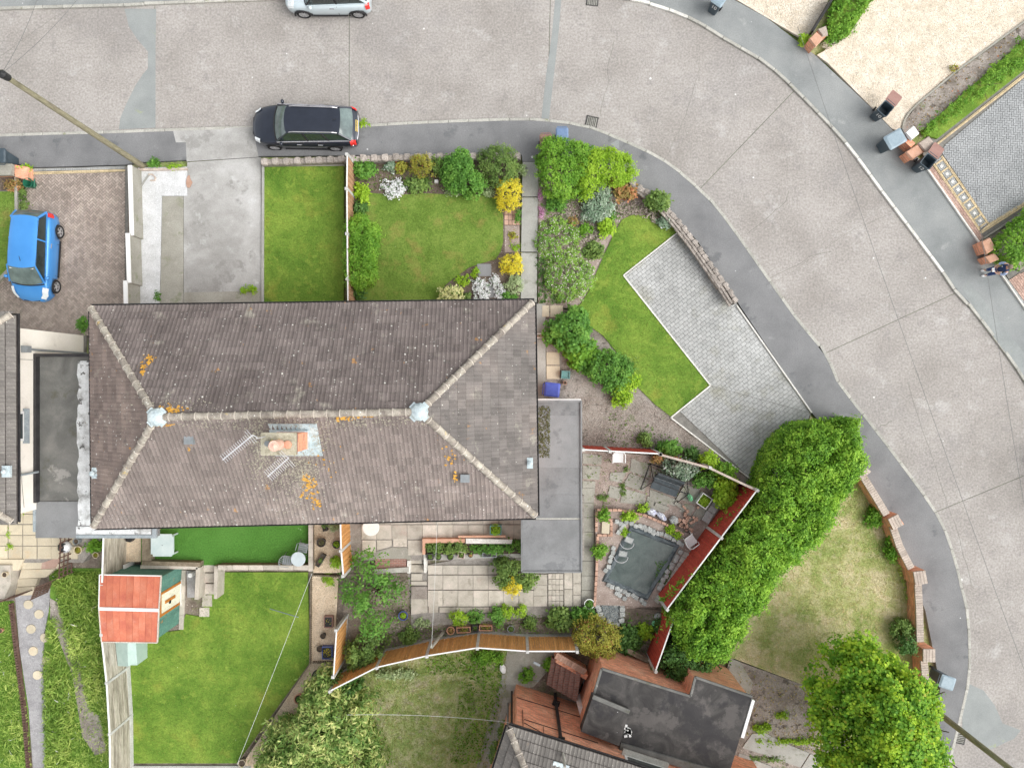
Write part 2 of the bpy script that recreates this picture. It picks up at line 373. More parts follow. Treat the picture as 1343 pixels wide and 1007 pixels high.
M['shedorange'] = mk('orange_door_trim',[C(.42,.15,.025),C(.52,.21,.04)],scale=3,bump=.4,fine=.15)
M['teal'] = mk('pale_teal_plastic',[C(.36,.48,.44),C(.44,.55,.51)],scale=3,rough=.45,bump=.05,fine=.05)
M['paleteal'] = mk('pale_blue_grey_plastic',[C(.42,.52,.52),C(.52,.6,.59)],scale=2,rough=.4,bump=.05,fine=.05)
M['binblack'] = mk('dark_grey_bin_plastic',[C(.04,.06,.075),C(.065,.09,.11)],scale=3,rough=.45,bump=.1,fine=.08,spec=.4)
M['bingrey'] = mk('sky_grey_bin_lid',[C(.2,.27,.32),C(.3,.38,.43)],scale=3,rough=.45,bump=.1,fine=.1,spec=.4)
M['binbrown'] = mk('brown_bin_plastic',[C(.27,.15,.125),C(.34,.2,.17)],scale=3,rough=.5,bump=.1,fine=.08)
M['binblue'] = mk('blue_bin_plastic',[C(.055,.08,.36),C(.085,.12,.46)],scale=3,rough=.45,bump=.1,fine=.08)
M['binslate'] = mk('slate_blue_bin_plastic',[C(.13,.2,.33),C(.18,.26,.41)],scale=3,rough=.45,bump=.1,fine=.08)
M['tealbox'] = mk('teal_box_plastic',[C(.1,.22,.21),C(.15,.29,.28)],scale=4,rough=.5,bump=.1)
M['rubber'] = mk('tyre_rubber',[C(.018,.018,.019),C(.03,.03,.03)],scale=8,rough=.8,bump=.2)
M['rim'] = mk('alloy_wheel',[C(.5,.5,.51),C(.6,.6,.61)],scale=3,rough=.3,metal=.5,bump=0,fine=.05)
M['glass'] = mk('car_window_glass',[C(.018,.026,.026),C(.035,.05,.048)],scale=1.2,rough=.04,spec=.9,bump=0,fine=0)
M['glasslight'] = mk('car_windscreen_glass',[C(.06,.085,.085),C(.16,.22,.21)],scale=1.6,rough=.06,spec=1.0,bump=0,fine=0)
M['winglass'] = mk('window_glass',[C(.02,.03,.03),C(.05,.06,.06)],scale=2,rough=.05,spec=.8,bump=0,fine=0)
M['carnavy'] = mk('navy_car_paint',[C(.012,.017,.03),C(.018,.024,.04)],scale=2,rough=.28,coat=1.0,bump=0,fine=.06,metal=.2)
M['carblue'] = mk('sky_blue_car_paint',[C(.06,.27,.66),C(.075,.31,.72)],scale=1,rough=.3,coat=.6,bump=0,fine=.02,metal=.2)
M['carsilver'] = mk('pale_silver_car_paint',[C(.55,.64,.68),C(.6,.69,.73)],scale=1,rough=.35,coat=.8,bump=0,fine=.02,metal=.1)
M['plastic_black'] = mk('black_plastic',[C(.02,.02,.022),C(.035,.035,.037)],scale=4,rough=.6,bump=.1)
M['redlamp'] = mk('red_lamp_lens',[C(.6,.02,.02),C(.75,.04,.03)],scale=6,rough=.15,spec=.7,bump=0,fine=.05)
M['clearlamp'] = mk('headlamp_lens',[C(.65,.7,.72),C(.8,.83,.84)],scale=8,rough=.12,spec=.8,bump=0,fine=.1)
M['chrome'] = mk('satin_trim',[C(.55,.54,.57),C(.66,.65,.68)],scale=3,rough=.25,metal=.7,bump=0,fine=0)
M['plate_y'] = mk('yellow_number_plate',[C(.7,.5,.12),C(.75,.56,.17)],scale=3,rough=.4,bump=0)
M['pondwater'] = mk('pond_water',[C(.03,.05,.047),C(.062,.09,.082),C(.09,.115,.105)],scale=1.3,detail=6,rough=.22,spec=.5,bump=.12,bscale=9,ndist=1.5)
M['liner'] = mk('pond_liner',[C(.06,.075,.085),C(.15,.18,.19)],scale=3,stretch=(1,1,1),rough=.4,bump=.9,bscale=6,fine=.2)
M['skin'] = mk('skin',[C(.55,.33,.24),C(.6,.38,.28)],scale=3,rough=.6,bump=0,fine=.05)
M['navy'] = mk('navy_cloth',[C(.018,.035,.09),C(.03,.055,.13)],scale=6,bump=.4,fine=.15)
M['denim'] = mk('blue_trouser_cloth',[C(.03,.06,.17),C(.045,.085,.22)],scale=6,bump=.4,fine=.15)
M['shirt'] = mk('pale_blue_shirt',[C(.36,.47,.7),C(.45,.56,.78)],scale=6,bump=.3,fine=.1)
M['hair'] = mk('greying_brown_hair',[C(.13,.09,.07),C(.3,.24,.2)],scale=30,bump=.5)
M['swingfab'] = mk('dark_grey_swing_cushion',[C(.055,.068,.075),C(.085,.1,.108)],scale=4,bump=.3,fine=.12)
M['sack'] = mk('white_sack_plastic',[C(.5,.52,.58),C(.74,.76,.8)],scale=4,rough=.4,bump=.8,bscale=12,fine=.1,spots=[('n',C(.3,.32,.52,.8),3,.57,.04)])
M['sackgreen'] = mk('green_sack_plastic',[C(.08,.5,.2),C(.4,.68,.45)],scale=3,rough=.4,bump=.8,bscale=12)
M['dirtysack'] = mk('grey_rubble_sack',[C(.25,.27,.26),C(.6,.63,.62)],scale=6,rough=.5,bump=.9,bscale=12)
M['greenplastic'] = mk('dark_green_plastic',[C(.015,.12,.07),C(.03,.17,.1)],scale=3,rough=.4,bump=.05)
M['blueglaze'] = mk('blue_glazed_pot',[C(.04,.07,.25),C(.09,.14,.38)],scale=4,rough=.2,bump=0,spec=.6)
M['creampot'] = mk('cream_pot',[C(.55,.47,.33),C(.66,.57,.42)],scale=4,bump=.2)
M['darkpot'] = mk('dark_pot',[C(.03,.03,.028),C(.07,.068,.06)],scale=4,rough=.5,bump=.2)
M['compost'] = mk('compost',[C(.05,.035,.025),C(.12,.09,.065)],scale=14,bump=1)
M['bark'] = mk('bark',[C(.09,.065,.045),C(.17,.13,.095)],scale=9,stretch=(1,1,.3),bump=.9)
M['twig'] = mk('dry_cut_branch',[C(.45,.36,.2),C(.55,.46,.3)],scale=9,bump=.4)
M['metaltable'] = mk('pale_metal_table',[C(.42,.49,.51),C(.5,.57,.59)],scale=3,rough=.35,bump=0,fine=.05)
M['whitetop'] = mk('white_table_top',[C(.66,.66,.61),C(.74,.74,.7)],scale=12,rough=.5,bump=.3,fine=.08)
M['drain'] = mk('cast_iron',[C(.05,.05,.05),C(.11,.105,.1)],scale=6,rough=.6,bump=.3)
M['manhole'] = mk('manhole_cover',[C(.22,.19,.165),C(.31,.28,.25)],scale=5,bump=.5)
M['darkhole'] = mk('shadowed_void_lining',[C(.03,.028,.025)],bump=0,fine=0)
for nm_,b_ in (('cream',(.78,.7,.58)),('sand',(.62,.49,.34)),('pink',(.42,.36,.32))):
 M['peb_' + nm_] = mk(nm_ + '_pebble',[C(*[v * .75 for v in b_]),C(*b_)],scale=6,isl=.42,bump=0,fine=0)
M['lich_o'] = mk('orange_lichen',[C(.55,.25,.03),C(.68,.4,.08)],scale=20,isl=.2,bump=.5)
M['lich_p'] = mk('pale_lichen',[C(.33,.305,.235),C(.46,.43,.34)],scale=8,isl=.15,bump=.5)
def LM(name,d,m,l,**k):
 f = 1.0 if m[0] > .35 else 1.62
 g = 1.18 if f > 1 else 1.0
 d,m,l = [(min(c[0] * f * g,.85),min(c[1] * f,.85),min(c[2] * f,.85),1) for c in (d,m,l)]
 M[name] = leafmat(name,d,m,l,**k)
LM('lf_hedge',C(.05,.15,.01),C(.085,.22,.018),C(.16,.32,.035),trans=.3)
LM('lf_lime',C(.1,.22,.01),C(.165,.32,.018),C(.25,.41,.04),trans=.3)
LM('lf_green',C(.035,.115,.015),C(.065,.185,.025),C(.12,.27,.045),trans=.28)
LM('lf_mid',C(.045,.1,.02),C(.085,.165,.035),C(.15,.25,.06),trans=.28)
LM('lf_dark',C(.022,.07,.012),C(.04,.11,.02),C(.07,.17,.035),trans=.22)
LM('lf_yellow',C(.56,.46,.02),C(.74,.63,.035),C(.82,.74,.1),trans=.2,accent=C(.45,.5,.04,1),acc_amt=.08)
LM('lf_olive',C(.1,.13,.015),C(.17,.2,.025),C(.26,.28,.05),trans=.25,accent=C(.3,.1,.04,1),acc_amt=.06)
LM('lf_grey',C(.07,.14,.085),C(.13,.215,.145),C(.26,.36,.27),trans=.2,accent=C(.75,.78,.74,1),acc_amt=.05)
LM('lf_varieg',C(.06,.15,.03),C(.15,.26,.065),C(.42,.5,.2),trans=.28,scale=2)
LM('lf_cream',C(.55,.55,.2),C(.74,.73,.34),C(.82,.8,.48),trans=.2,accent=C(.16,.26,.05,1),acc_amt=.2)
LM('lf_whiteflower',C(.6,.62,.6),C(.75,.76,.76),C(.82,.83,.84),trans=.15,accent=C(.1,.2,.06,1),acc_amt=.18)
LM('lf_hebe',C(.06,.16,.02),C(.11,.245,.035),C(.19,.35,.06),trans=.25,accent=C(.72,.66,.62,1),acc_amt=.12)
LM('lf_pinkheath',C(.3,.24,.2),C(.5,.41,.36),C(.66,.57,.52),trans=.15,accent=C(.12,.17,.06,1),acc_amt=.3)
LM('lf_palegreen',C(.25,.36,.14),C(.4,.5,.25),C(.55,.62,.38),trans=.25)
LM('lf_tree',C(.05,.165,.012),C(.13,.29,.02),C(.28,.44,.03),trans=.33,scale=1.4,accent=C(.4,.42,.05,1),acc_amt=.02)
LM('lf_conifer',C(.045,.14,.01),C(.1,.245,.018),C(.2,.38,.04),trans=.28,scale=1.3)
LM('lf_pink',C(.5,.2,.38),C(.6,.3,.48),C(.7,.45,.6),trans=.2)
LM('lf_rust',C(.12,.14,.04),C(.22,.17,.06),C(.4,.18,.1),trans=.25)
LM('lf_grass',C(.065,.12,.018),C(.1,.165,.028),C(.16,.22,.04),trans=.25,scale=.9)
LM('lf_grassdry',C(.16,.2,.06),C(.27,.28,.11),C(.36,.33,.19),trans=.25,scale=.9)
LM('lf_rough',C(.09,.15,.03),C(.17,.22,.06),C(.28,.29,.13),trans=.25)
LM('lf_grasswild',C(.07,.16,.02),C(.15,.27,.045),C(.3,.42,.11),trans=.25,scale=.9,accent=C(.8,.8,.7,1),acc_amt=.006)
# ------------------------------------------------------------------ helpers
def P(x,y,z=0.0):
 """photograph pixel (x, y) at height z -> place in metres"""
 s = (CAM_H - z) / FPX
 return Vector(((x - 671.5) * s,(503.5 - y) * s,z))
def P2(x,y,z=0.0):
 p = P(x,y,z)
 return (p.x,p.y)
def PL(pts,z=0.0):
 return [P2(x,y,z) for x,y in pts]
def smooth(pts,n=4):
 out = []
 for i in range(len(pts) - 1):
  p0 = pts[max(i - 1,0)]; p1 = pts[i]; p2 = pts[i + 1]; p3 = pts[min(i + 2,len(pts) - 1)]
  for k in range(n):
   t = k / n
   out.append(tuple(0.5 * ((2 * p1[j]) + (-p0[j] + p2[j]) * t + (2 * p0[j] - 5 * p1[j] + 4 * p2[j] - p3[j]) * t * t
         + (-p0[j] + 3 * p1[j] - 3 * p2[j] + p3[j]) * t ** 3) for j in range(len(p1))))
 out.append(tuple(pts[-1]))
 return out
def area2(p):
 return 0.5 * sum(p[i][0] * p[(i + 1) % len(p)][1] - p[(i + 1) % len(p)][0] * p[i][1] for i in range(len(p)))
def ccw(p):
 return list(p) if area2(p) > 0 else list(reversed(p))
def clip_convex(sub,clip):
 out = list(sub); clip = ccw(clip)
 for i in range(len(clip)):
  a = clip[i]; b = clip[(i + 1) % len(clip)]
  ins = out; out = []
  if not ins: return []
  def side(p): return (b[0] - a[0]) * (p[1] - a[1]) - (b[1] - a[1]) * (p[0] - a[0])
  for k in range(len(ins)):
   c = ins[k]; d = ins[(k + 1) % len(ins)]
   sc,sd = side(c),side(d)
   if sc >= 0: out.append(c)
   if (sc > 0 and sd < 0) or (sc < 0 and sd > 0):
    t = sc / (sc - sd)
    out.append((c[0] + (d[0] - c[0]) * t,c[1] + (d[1] - c[1]) * t))
 return out
def inside(poly,xs,ys):
 """vectorised point in polygon"""
 r = np.zeros(len(xs),bool)
 n = len(poly)
 j = n - 1
 for i in range(n):
  xi,yi = poly[i]; xj,yj = poly[j]
  if yi != yj:
   c = ((yi > ys) != (yj > ys)) & (xs < (xj - xi) * (ys - yi) / (yj - yi) + xi)
   r ^= c
  j = i
 return r
def edge_dist(poly,xs,ys):
 d = np.full(len(xs),1e9)
 n = len(poly)
 for i in range(n):
  ax,ay = poly[i]; bx,by = poly[(i + 1) % n]
  vx,vy = bx - ax,by - ay
  l2 = vx * vx + vy * vy + 1e-12
  t = np.clip(((xs - ax) * vx + (ys - ay) * vy) / l2,0,1)
  d = np.minimum(d,np.hypot(xs - ax - t * vx,ys - ay - t * vy))
 return d
class MB:
 def __init__(s):
  s.v = []; s.f = []
 def add(s,vs,fs):
  o = len(s.v)
  s.v += [tuple(v) for v in vs]
  s.f += [tuple(i + o for i in f) for f in fs]
  return s
 def box(s,c,d,rz=0.0,mat=None):
  hx,hy,hz = d[0] / 2,d[1] / 2,d[2] / 2
  vs = [Vector((x,y,z)) for x in (-hx,hx) for y in (-hy,hy) for z in (-hz,hz)]
  if mat is None:
   mat = Matrix.Rotation(rz,3,'Z')
  vs = [mat @ v + Vector(c) for v in vs]
  return s.add(vs,[(0,1,3,2),(4,6,7,5),(0,4,5,1),(2,3,7,6),(0,2,6,4),(1,5,7,3)])
 def prism(s,pts,z0,z1,inset=0.0):
  pts = ccw(pts); n = len(pts)
  top = pts
  if inset:
   cx = sum(p[0] for p in pts) / n; cy = sum(p[1] for p in pts) / n
   top = []
   for p in pts:
    dx,dy = cx - p[0],cy - p[1]; l = math.hypot(dx,dy) or 1
    top.append((p[0] + dx / l * inset,p[1] + dy / l * inset))
  vs = [(p[0],p[1],z0) for p in pts] + [(p[0],p[1],z1) for p in top]
  fs = [tuple(range(n,2 * n)),tuple(reversed(range(n)))] + [(i,(i + 1) % n,n + (i + 1) % n,n + i) for i in range(n)]
  return s.add(vs,fs)
 def beam(s,a,b,w,h,up=Vector((0,0,1))):
  """box along a->b; w across, h along up"""
  a = Vector(a); b = Vector(b); d = b - a; L = d.length
  if L < 1e-6: return s
  x = d / L
  y = up.cross(x)
  if y.length < 1e-4: y = Vector((0,1,0)).cross(x)
  y.normalize(); z = x.cross(y)
  m = Matrix((x,y,z)).transposed()
  return s.box((a + b) / 2,(L,w,h),mat=m)
 def tube(s,path,r0,r1=None,n=8,caps=True):
  r1 = r0 if r1 is None else r1
  path = [Vector(p) for p in path]; k = len(path)
  vs = []; fs = []
  prev = None
  for i,p in enumerate(path):
   t = (path[min(i + 1,k - 1)] - path[max(i - 1,0)]).normalized()
   if prev is None:
    u = t.orthogonal().normalized()
   else:
    u = (prev - t * prev.dot(t))
    u = u.normalized() if u.length > 1e-5 else t.orthogonal().normalized()
   prev = u
   w = t.cross(u)
   r = r0 + (r1 - r0) * i / max(k - 1,1)
   for j in range(n):
    a = 2 * math.pi * j / n
    vs.append(p + u * math.cos(a) * r + w * math.sin(a) * r)
  for i in range(k - 1):
   for j in range(n):
    fs.append((i * n + j,i * n + (j + 1) % n,(i + 1) * n + (j + 1) % n,(i + 1) * n + j))
  if caps:
   fs.append(tuple(reversed(range(n)))); fs.append(tuple(range((k - 1) * n,k * n)))
  return s.add(vs,fs)
 def lathe(s,prof,c=(0,0,0),n=16,mat=None,cap=True):
  vs = []; fs = []
  for r,z in prof:
   for j in range(n):
    a = 2 * math.pi * j / n
    v = Vector((r * math.cos(a),r * math.sin(a),z))
    if mat is not None: v = mat @ v
    vs.append(v + Vector(c))
  k = len(prof)
  for i in range(k - 1):
   for j in range(n):
    fs.append((i * n + j,i * n + (j + 1) % n,(i + 1) * n + (j + 1) % n,(i + 1) * n + j))
  if cap:
   fs.append(tuple(reversed(range(n)))); fs.append(tuple(range((k - 1) * n,k * n)))
  return s.add(vs,fs)
 def mesh(s,name,mat,off=Vector((0,0,0)),sm=False):
  me = bpy.data.meshes.new(name)
  me.from_pydata([(v[0] - off[0],v[1] - off[1],v[2] - off[2]) for v in s.v],[],s.f)
  if mat is not None: me.materials.append(mat)
  me.update()
  if sm:
   me.polygons.foreach_set('use_smooth',[True] * len(me.polygons))
  if mat is not None and 'brick' in mat.name and 'piece' not in mat.name:
   uvl = me.uv_layers.new(name='UVMap')
   for p in me.polygons:
    nn = p.normal
    if abs(nn.z) < 0.7:
     tx,ty = -nn.y,nn.x
     l = math.hypot(tx,ty) or 1; tx /= l; ty /= l
     for li in p.loop_indices:
      co = me.vertices[me.loops[li].vertex_index].co
      uvl.data[li].uv = (co.x * tx + co.y * ty,co.z)
    else:
     for li in p.loop_indices:
      co = me.vertices[me.loops[li].vertex_index].co
      uvl.data[li].uv = (co.x,co.y)
  return me
def np_mesh(name,V,k,mat):
 """V: (n*k, 3) array, faces of k consecutive vertices"""
 V = np.asarray(V,dtype=np.float32).reshape(-1,3)
 n = len(V); nf = n // k
 me = bpy.data.meshes.new(name)
 me.vertices.add(n); me.vertices.foreach_set('co',V.ravel())
 me.loops.add(n); me.loops.foreach_set('vertex_index',np.arange(n,dtype=np.int32))
 me.polygons.add(nf); me.polygons.foreach_set('loop_start',np.arange(0,n,k,dtype=np.int32))
 me.update(calc_edges=True)
 me.validate()
 if mat is not None: me.materials.append(mat)
 return me
def wloc(o):
 v = Vector((0,0,0))
 while o is not None:
  v += o.location
  o = o.parent
 return v
def tagit(o,label=None,cat=None,group=None,kind=None):
 if label: o['label'] = label
 if cat: o['category'] = cat
 if group: o['group'] = group
 if kind: o['kind'] = kind
 return o
def thing(name,loc,label,cat,group=None):
 o = bpy.data.objects.new(name,None)
 o.empty_display_size = 0.2
 COL.objects.link(o)
 o.location = loc
 return tagit(o,label,cat,group)
def part(name,mb,mat,parent,sm=False,label=None,kind=None):
 """mb is in the same frame as the root's location (world, or local while the root is at 0)"""
 me = mb if isinstance(mb,bpy.types.Mesh) else mb.mesh(name,M[mat] if isinstance(mat,str) else mat,wloc(parent),sm)
 o = bpy.data.objects.new(name,me)
 COL.objects.link(o); o.parent = parent
 return tagit(o,label,None,None,kind)
def piece(name,me,parent,loc,rz=0.0,mat3=None,scale=None,kind=None):
 """a piece that shares mesh data; loc in the root's frame"""
 o = bpy.data.objects.new(name,me)
 COL.objects.link(o); o.parent = parent
 l = Vector(loc) - wloc(parent)
 if mat3 is not None:
  o.matrix_basis = Matrix.Translation(l) @ mat3.to_4x4()
 else:
  o.location = l; o.rotation_euler = (0,0,rz)
 if scale: o.scale = scale
 if kind: o['kind'] = kind
 return o
def solo(name,mb,mat,label,cat,group=None,sm=False,kind=None):
 if isinstance(mb,bpy.types.Mesh):
  me = mb; off = Vector((0,0,0))
  co = np.zeros(len(me.vertices) * 3,np.float32); me.vertices.foreach_get('co',co); co = co.reshape(-1,3)
  off = Vector((float(co[:,0].mean()),float(co[:,1].mean()),float(co[:,2].min())))
  co -= np.array(off,np.float32); me.vertices.foreach_set('co',co.ravel()); me.update()
 else:
  xs = [v[0] for v in mb.v]; ys = [v[1] for v in mb.v]; zs = [v[2] for v in mb.v]
  off = Vector(((min(xs) + max(xs)) / 2,(min(ys) + max(ys)) / 2,min(zs)))
  me = mb.mesh(name,M[mat],off,sm)
 o = bpy.data.objects.new(name,me); COL.objects.link(o); o.location = off
 return tagit(o,label,cat,group,kind)
def struct(name,mb,mat,parent=None):
 me = mb if isinstance(mb,bpy.types.Mesh) else mb.mesh(name,M[mat])
 o = bpy.data.objects.new(name,me); COL.objects.link(o)
 if parent: o.parent = parent
 else: o['kind'] = 'structure'
 return o
def sheet(name,pts,ztop,mat,th=0.12,parent=None):
 return struct(name,MB().prism(pts,ztop - th,ztop),mat,parent)
def dup(root,loc,rz=0.0,label=None,group=None):
 r = root.copy(); COL.objects.link(r); r.location = loc; r.rotation_euler = (0,0,rz)
 if label: r['label'] = label
 if group: r['group'] = group
 for ch in list(root.children):
  c = ch.copy(); COL.objects.link(c); c.parent = r
  for g in list(ch.children):
   d = g.copy(); COL.objects.link(d); d.parent = c
 return r
# -------- foliage: many small leaf faces spread over lumpy crowns
def leaf_quads(Pn,Nn,size,aspect=.5,fold=.25):
 """kite-shaped leaf quads: centres Pn, normals Nn, lengths size"""
 n = len(Pn)
 Nn = Nn / (np.linalg.norm(Nn,axis=1,keepdims=True) + 1e-9)
 rv = nr.normal(size=(n,3))
 U = np.cross(Nn,rv); U /= (np.linalg.norm(U,axis=1,keepdims=True) + 1e-9)
 W = np.cross(Nn,U)
 s = np.asarray(size).reshape(-1,1) * np.ones((n,1))
 a = Pn - U * s * .5
 b = Pn + W * s * aspect * .5 + Nn * s * fold * .3 + U * s * .05
 c = Pn + U * s * .5 - Nn * s * fold * .3
 d = Pn - W * s * aspect * .5 + Nn * s * fold * .3 + U * s * .05
 return np.stack([a,b,c,d],axis=1).reshape(-1,3)
def canopy(poly,z0,h,n,leaf=.12,lump=.5,amp=.25,edge=.45,aspect=.55,up=1.0,deep=.1,side=.25,fold=.25,power=.5,zlow=0.0,spray=.62):
 """leaves over a lumpy height field inside poly (world metres); returns vertex array"""
 xs = [p[0] for p in poly]; ys = [p[1] for p in poly]
 x0,x1,y0,y1 = min(xs),max(xs),min(ys),max(ys)
 A = abs(area2(poly))
 ncl = max(3,int(A / (lump * lump) * 1.6))
 cl = []
 while len(cl) < ncl:
  k = ncl * 4
  px = nr.uniform(x0,x1,k); py = nr.uniform(y0,y1,k)
  ok = inside(poly,px,py)
  cl += list(zip(px[ok],py[ok]))
 cl = np.array(cl[:ncl]);
 dc = edge_dist(poly,cl[:,0],cl[:,1])
 prof = np.clip(dc / edge,0,1) ** power
 cz = z0 + zlow + (h - zlow) * (0.4 + .6 * prof) * nr.uniform(1 - amp,1,ncl) - lump * .55
 cr = lump * nr.uniform(.5,1.25,ncl)
 # sample on lumps
 per = 9
 k = int(n * 5 / per) + 4
 idx = nr.randint(0,ncl,k)
 v = nr.normal(size=(k,3)); v /= np.linalg.norm(v,axis=1,keepdims=True)
 v[:,2] = np.where(v[:,2] < -.15,-v[:,2],v[:,2])
 rr = cr[idx] * (1.04 + nr.normal(0,deep * 1.3,k))
 p = np.stack([cl[idx,0],cl[idx,1],cz[idx]],1) + v * rr[:,None]
 # keep points not buried deep inside other lumps
 keep = inside(poly,p[:,0],p[:,1]) | (nr.rand(k) < .5)
 if ncl < 260:
  for j in range(ncl):
   d2 = (p[:,0] - cl[j,0]) ** 2 + (p[:,1] - cl[j,1]) ** 2 + (p[:,2] - cz[j]) ** 2
   keep &= ~((d2 < (cr[j] * .72) ** 2) & (idx != j))
 p = p[keep][:n // per + 1]; v = v[keep][:n // per + 1]
 p = np.repeat(p,per,0); v = np.repeat(v,per,0)
 p = p + nr.normal(0,leaf * spray,p.shape) - v * np.abs(nr.normal(0,leaf * spray * .8,(len(p),1)))
 N = v * 1.0 + np.array([0,0,up]) + nr.normal(0,.42,p.shape)
 # sides: leaves down to the ground round the edge
 ns = int(n * side)
 if ns:
  per = []
  for i in range(len(poly)):
   a = poly[i]; b = poly[(i + 1) % len(poly)]
   per.append(math.hypot(b[0] - a[0],b[1] - a[1]))
  per = np.array(per); cum = np.cumsum(per) / per.sum()
  t = nr.rand(ns); ei = np.searchsorted(cum,t); ei = np.clip(ei,0,len(poly) - 1)
  pa = np.array(poly)[ei]; pb = np.array(poly)[(ei + 1) % len(poly)]
  u = nr.rand(ns,1)
  q = pa + (pb - pa) * u
  cen = np.array([sum(xs) / len(xs),sum(ys) / len(ys)])
  pp = ccw(poly) == list(poly)
  e = pb - pa; e /= (np.linalg.norm(e,axis=1,keepdims=True) + 1e-9)
  on = np.stack([e[:,1],-e[:,0]],1) * (1 if area2(poly) > 0 else -1)
  zz = z0 + zlow + (h - zlow) * .62 * nr.rand(ns)
  q = q - on * (np.abs(nr.normal(0,.12,ns)) + .12 * (zz - z0 - zlow) / max(h,.1))[:,None] + nr.normal(0,.03,(ns,2))
  p = np.concatenate([p,np.column_stack([q,zz])])
  N = np.concatenate([N,np.column_stack([on,np.full(ns,.35)]) + nr.normal(0,.35,(ns,3))])
 p[:,2] = np.maximum(p[:,2],z0 + .02)
 return leaf_quads(p,N,leaf * 1.12 * nr.uniform(.6,1.25,len(p)),min(1,aspect * 1.15),fold)
def ell(cx,cy,rx,ry,z=0.0,n=16,wob=.1,rot=0):
 """pixel ellipse -> world polygon"""
 out = []
 ph = rnd.random() * 6
 for i in range(n):
  a = 2 * math.pi * i / n
  w = 1 + wob * math.sin(3 * a + ph) * rnd.uniform(.4,1) + wob * .5 * math.sin(5 * a + 2 * ph)
  x = rx * w * math.cos(a); y = ry * w * math.sin(a)
  x,y = x * math.cos(rot) - y * math.sin(rot),x * math.sin(rot) + y * math.cos(rot)
  out.append(P2(cx + x,cy + y,z))
 return out
def shrub(name,poly,z0,h,mat,label,cat='shrub',dens=420,group=None,stems=True,**k):
 A = abs(area2(poly)) + .6 * h * math.sqrt(abs(area2(poly)))
 n = int(A * dens * 1.5)
 me = np_mesh('foliage',canopy(poly,z0,h,n,**k),4,M[mat])
 cx = sum(p[0] for p in poly) / len(poly); cy = sum(p[1] for p in poly) / len(poly)
 t = thing(name,(cx,cy,z0),label,cat,group)
 co = np.zeros(len(me.vertices) * 3,np.float32); me.vertices.foreach_get('co',co)
 co = co.reshape(-1,3) - np.array([cx,cy,z0],np.float32); me.vertices.foreach_set('co',co.ravel()); me.update()
 o = bpy.data.objects.new('foliage',me); COL.objects.link(o); o.parent = t
 if stems:
  mb = MB()
  r = math.sqrt(abs(area2(poly)) / math.pi)
  for i in range(5 if h < 1.6 else 9):
   a = i * 2.4; rr = r * rnd.uniform(.25,.6)
   mb.tube([(cx,cy,z0 - .05),(cx + rr * .4 * math.cos(a),cy + rr * .4 * math.sin(a),z0 + h * .35),
  (cx + rr * math.cos(a),cy + rr * math.sin(a),z0 + h * .72)],.02 + .012 * h,.008,5)
  part('stem',mb,'bark',t)
 return t
def grass(name,polys,z,n,mat,label,size=.08,tall=1.0,up=1.6,aspect=.16,clear=None):
 out = []
 tot = sum(abs(area2(p)) for p in polys)
 for poly in polys:
  m = int(n * .7 * abs(area2(poly)) / tot)
  xs = [p[0] for p in poly]; ys = [p[1] for p in poly]
  px = nr.uniform(min(xs),max(xs),m * 3); py = nr.uniform(min(ys),max(ys),m * 3)
  ok = inside(poly,px,py)
  if clear:
   for c in clear: ok &= ~(inside(c,px,py) & (nr.rand(len(px)) < .8))
  px = px[ok][:m]; py = py[ok][:m]; k = len(px)
  p = np.column_stack([px,py,z + size * .25 * tall + nr.rand(k) * size * .3 * tall])
  N = nr.normal(size=(k,3)); N[:,2] = np.abs(N[:,2]) * up
  out.append(leaf_quads(p,N,size * nr.uniform(.5,1.4,k),aspect,.6))
 me = np_mesh(name,np.concatenate(out),4,M[mat])
 return solo(name,me,mat,label,'grass',kind='stuff')
def pebbles(name,polys,z,n,mat,label,size=.035,cat='gravel'):
 out = []
 tot = sum(abs(area2(p)) for p in polys)
 base = np.array([[1,0,0],[0,1,0],[0,0,.7]] + [[0,1,0],[-1,0,0],[0,0,.7]] + [[-1,0,0],[0,-1,0],[0,0,.7]] + [[0,-1,0],[1,0,0],[0,0,.7]],float)
 for poly in polys:
  m = int(n * abs(area2(poly)) / tot)
  xs = [p[0] for p in poly]; ys = [p[1] for p in poly]
  px = nr.uniform(min(xs),max(xs),m * 3); py = nr.uniform(min(ys),max(ys),m * 3)
  ok = inside(poly,px,py)
  px = px[ok][:m]; py = py[ok][:m]; k = len(px)
  a = nr.uniform(0,6.28,k); s = size * nr.uniform(.35,1.1,k) * .5
  c,sn = np.cos(a),np.sin(a)
  B = np.repeat(base[None],k,0) * s[:,None,None]
  B[:,:,1] *= nr.uniform(.6,1,k)[:,None]
  X = B[:,:,0] * c[:,None] - B[:,:,1] * sn[:,None] + px[:,None]
  Y = B[:,:,0] * sn[:,None] + B[:,:,1] * c[:,None] + py[:,None]
  out.append(np.stack([X,Y,B[:,:,2] + z],2).reshape(-1,3))
 me = np_mesh(name,np.concatenate(out),3,M[mat])
 return solo(name,me,mat,label,cat,kind='stuff')
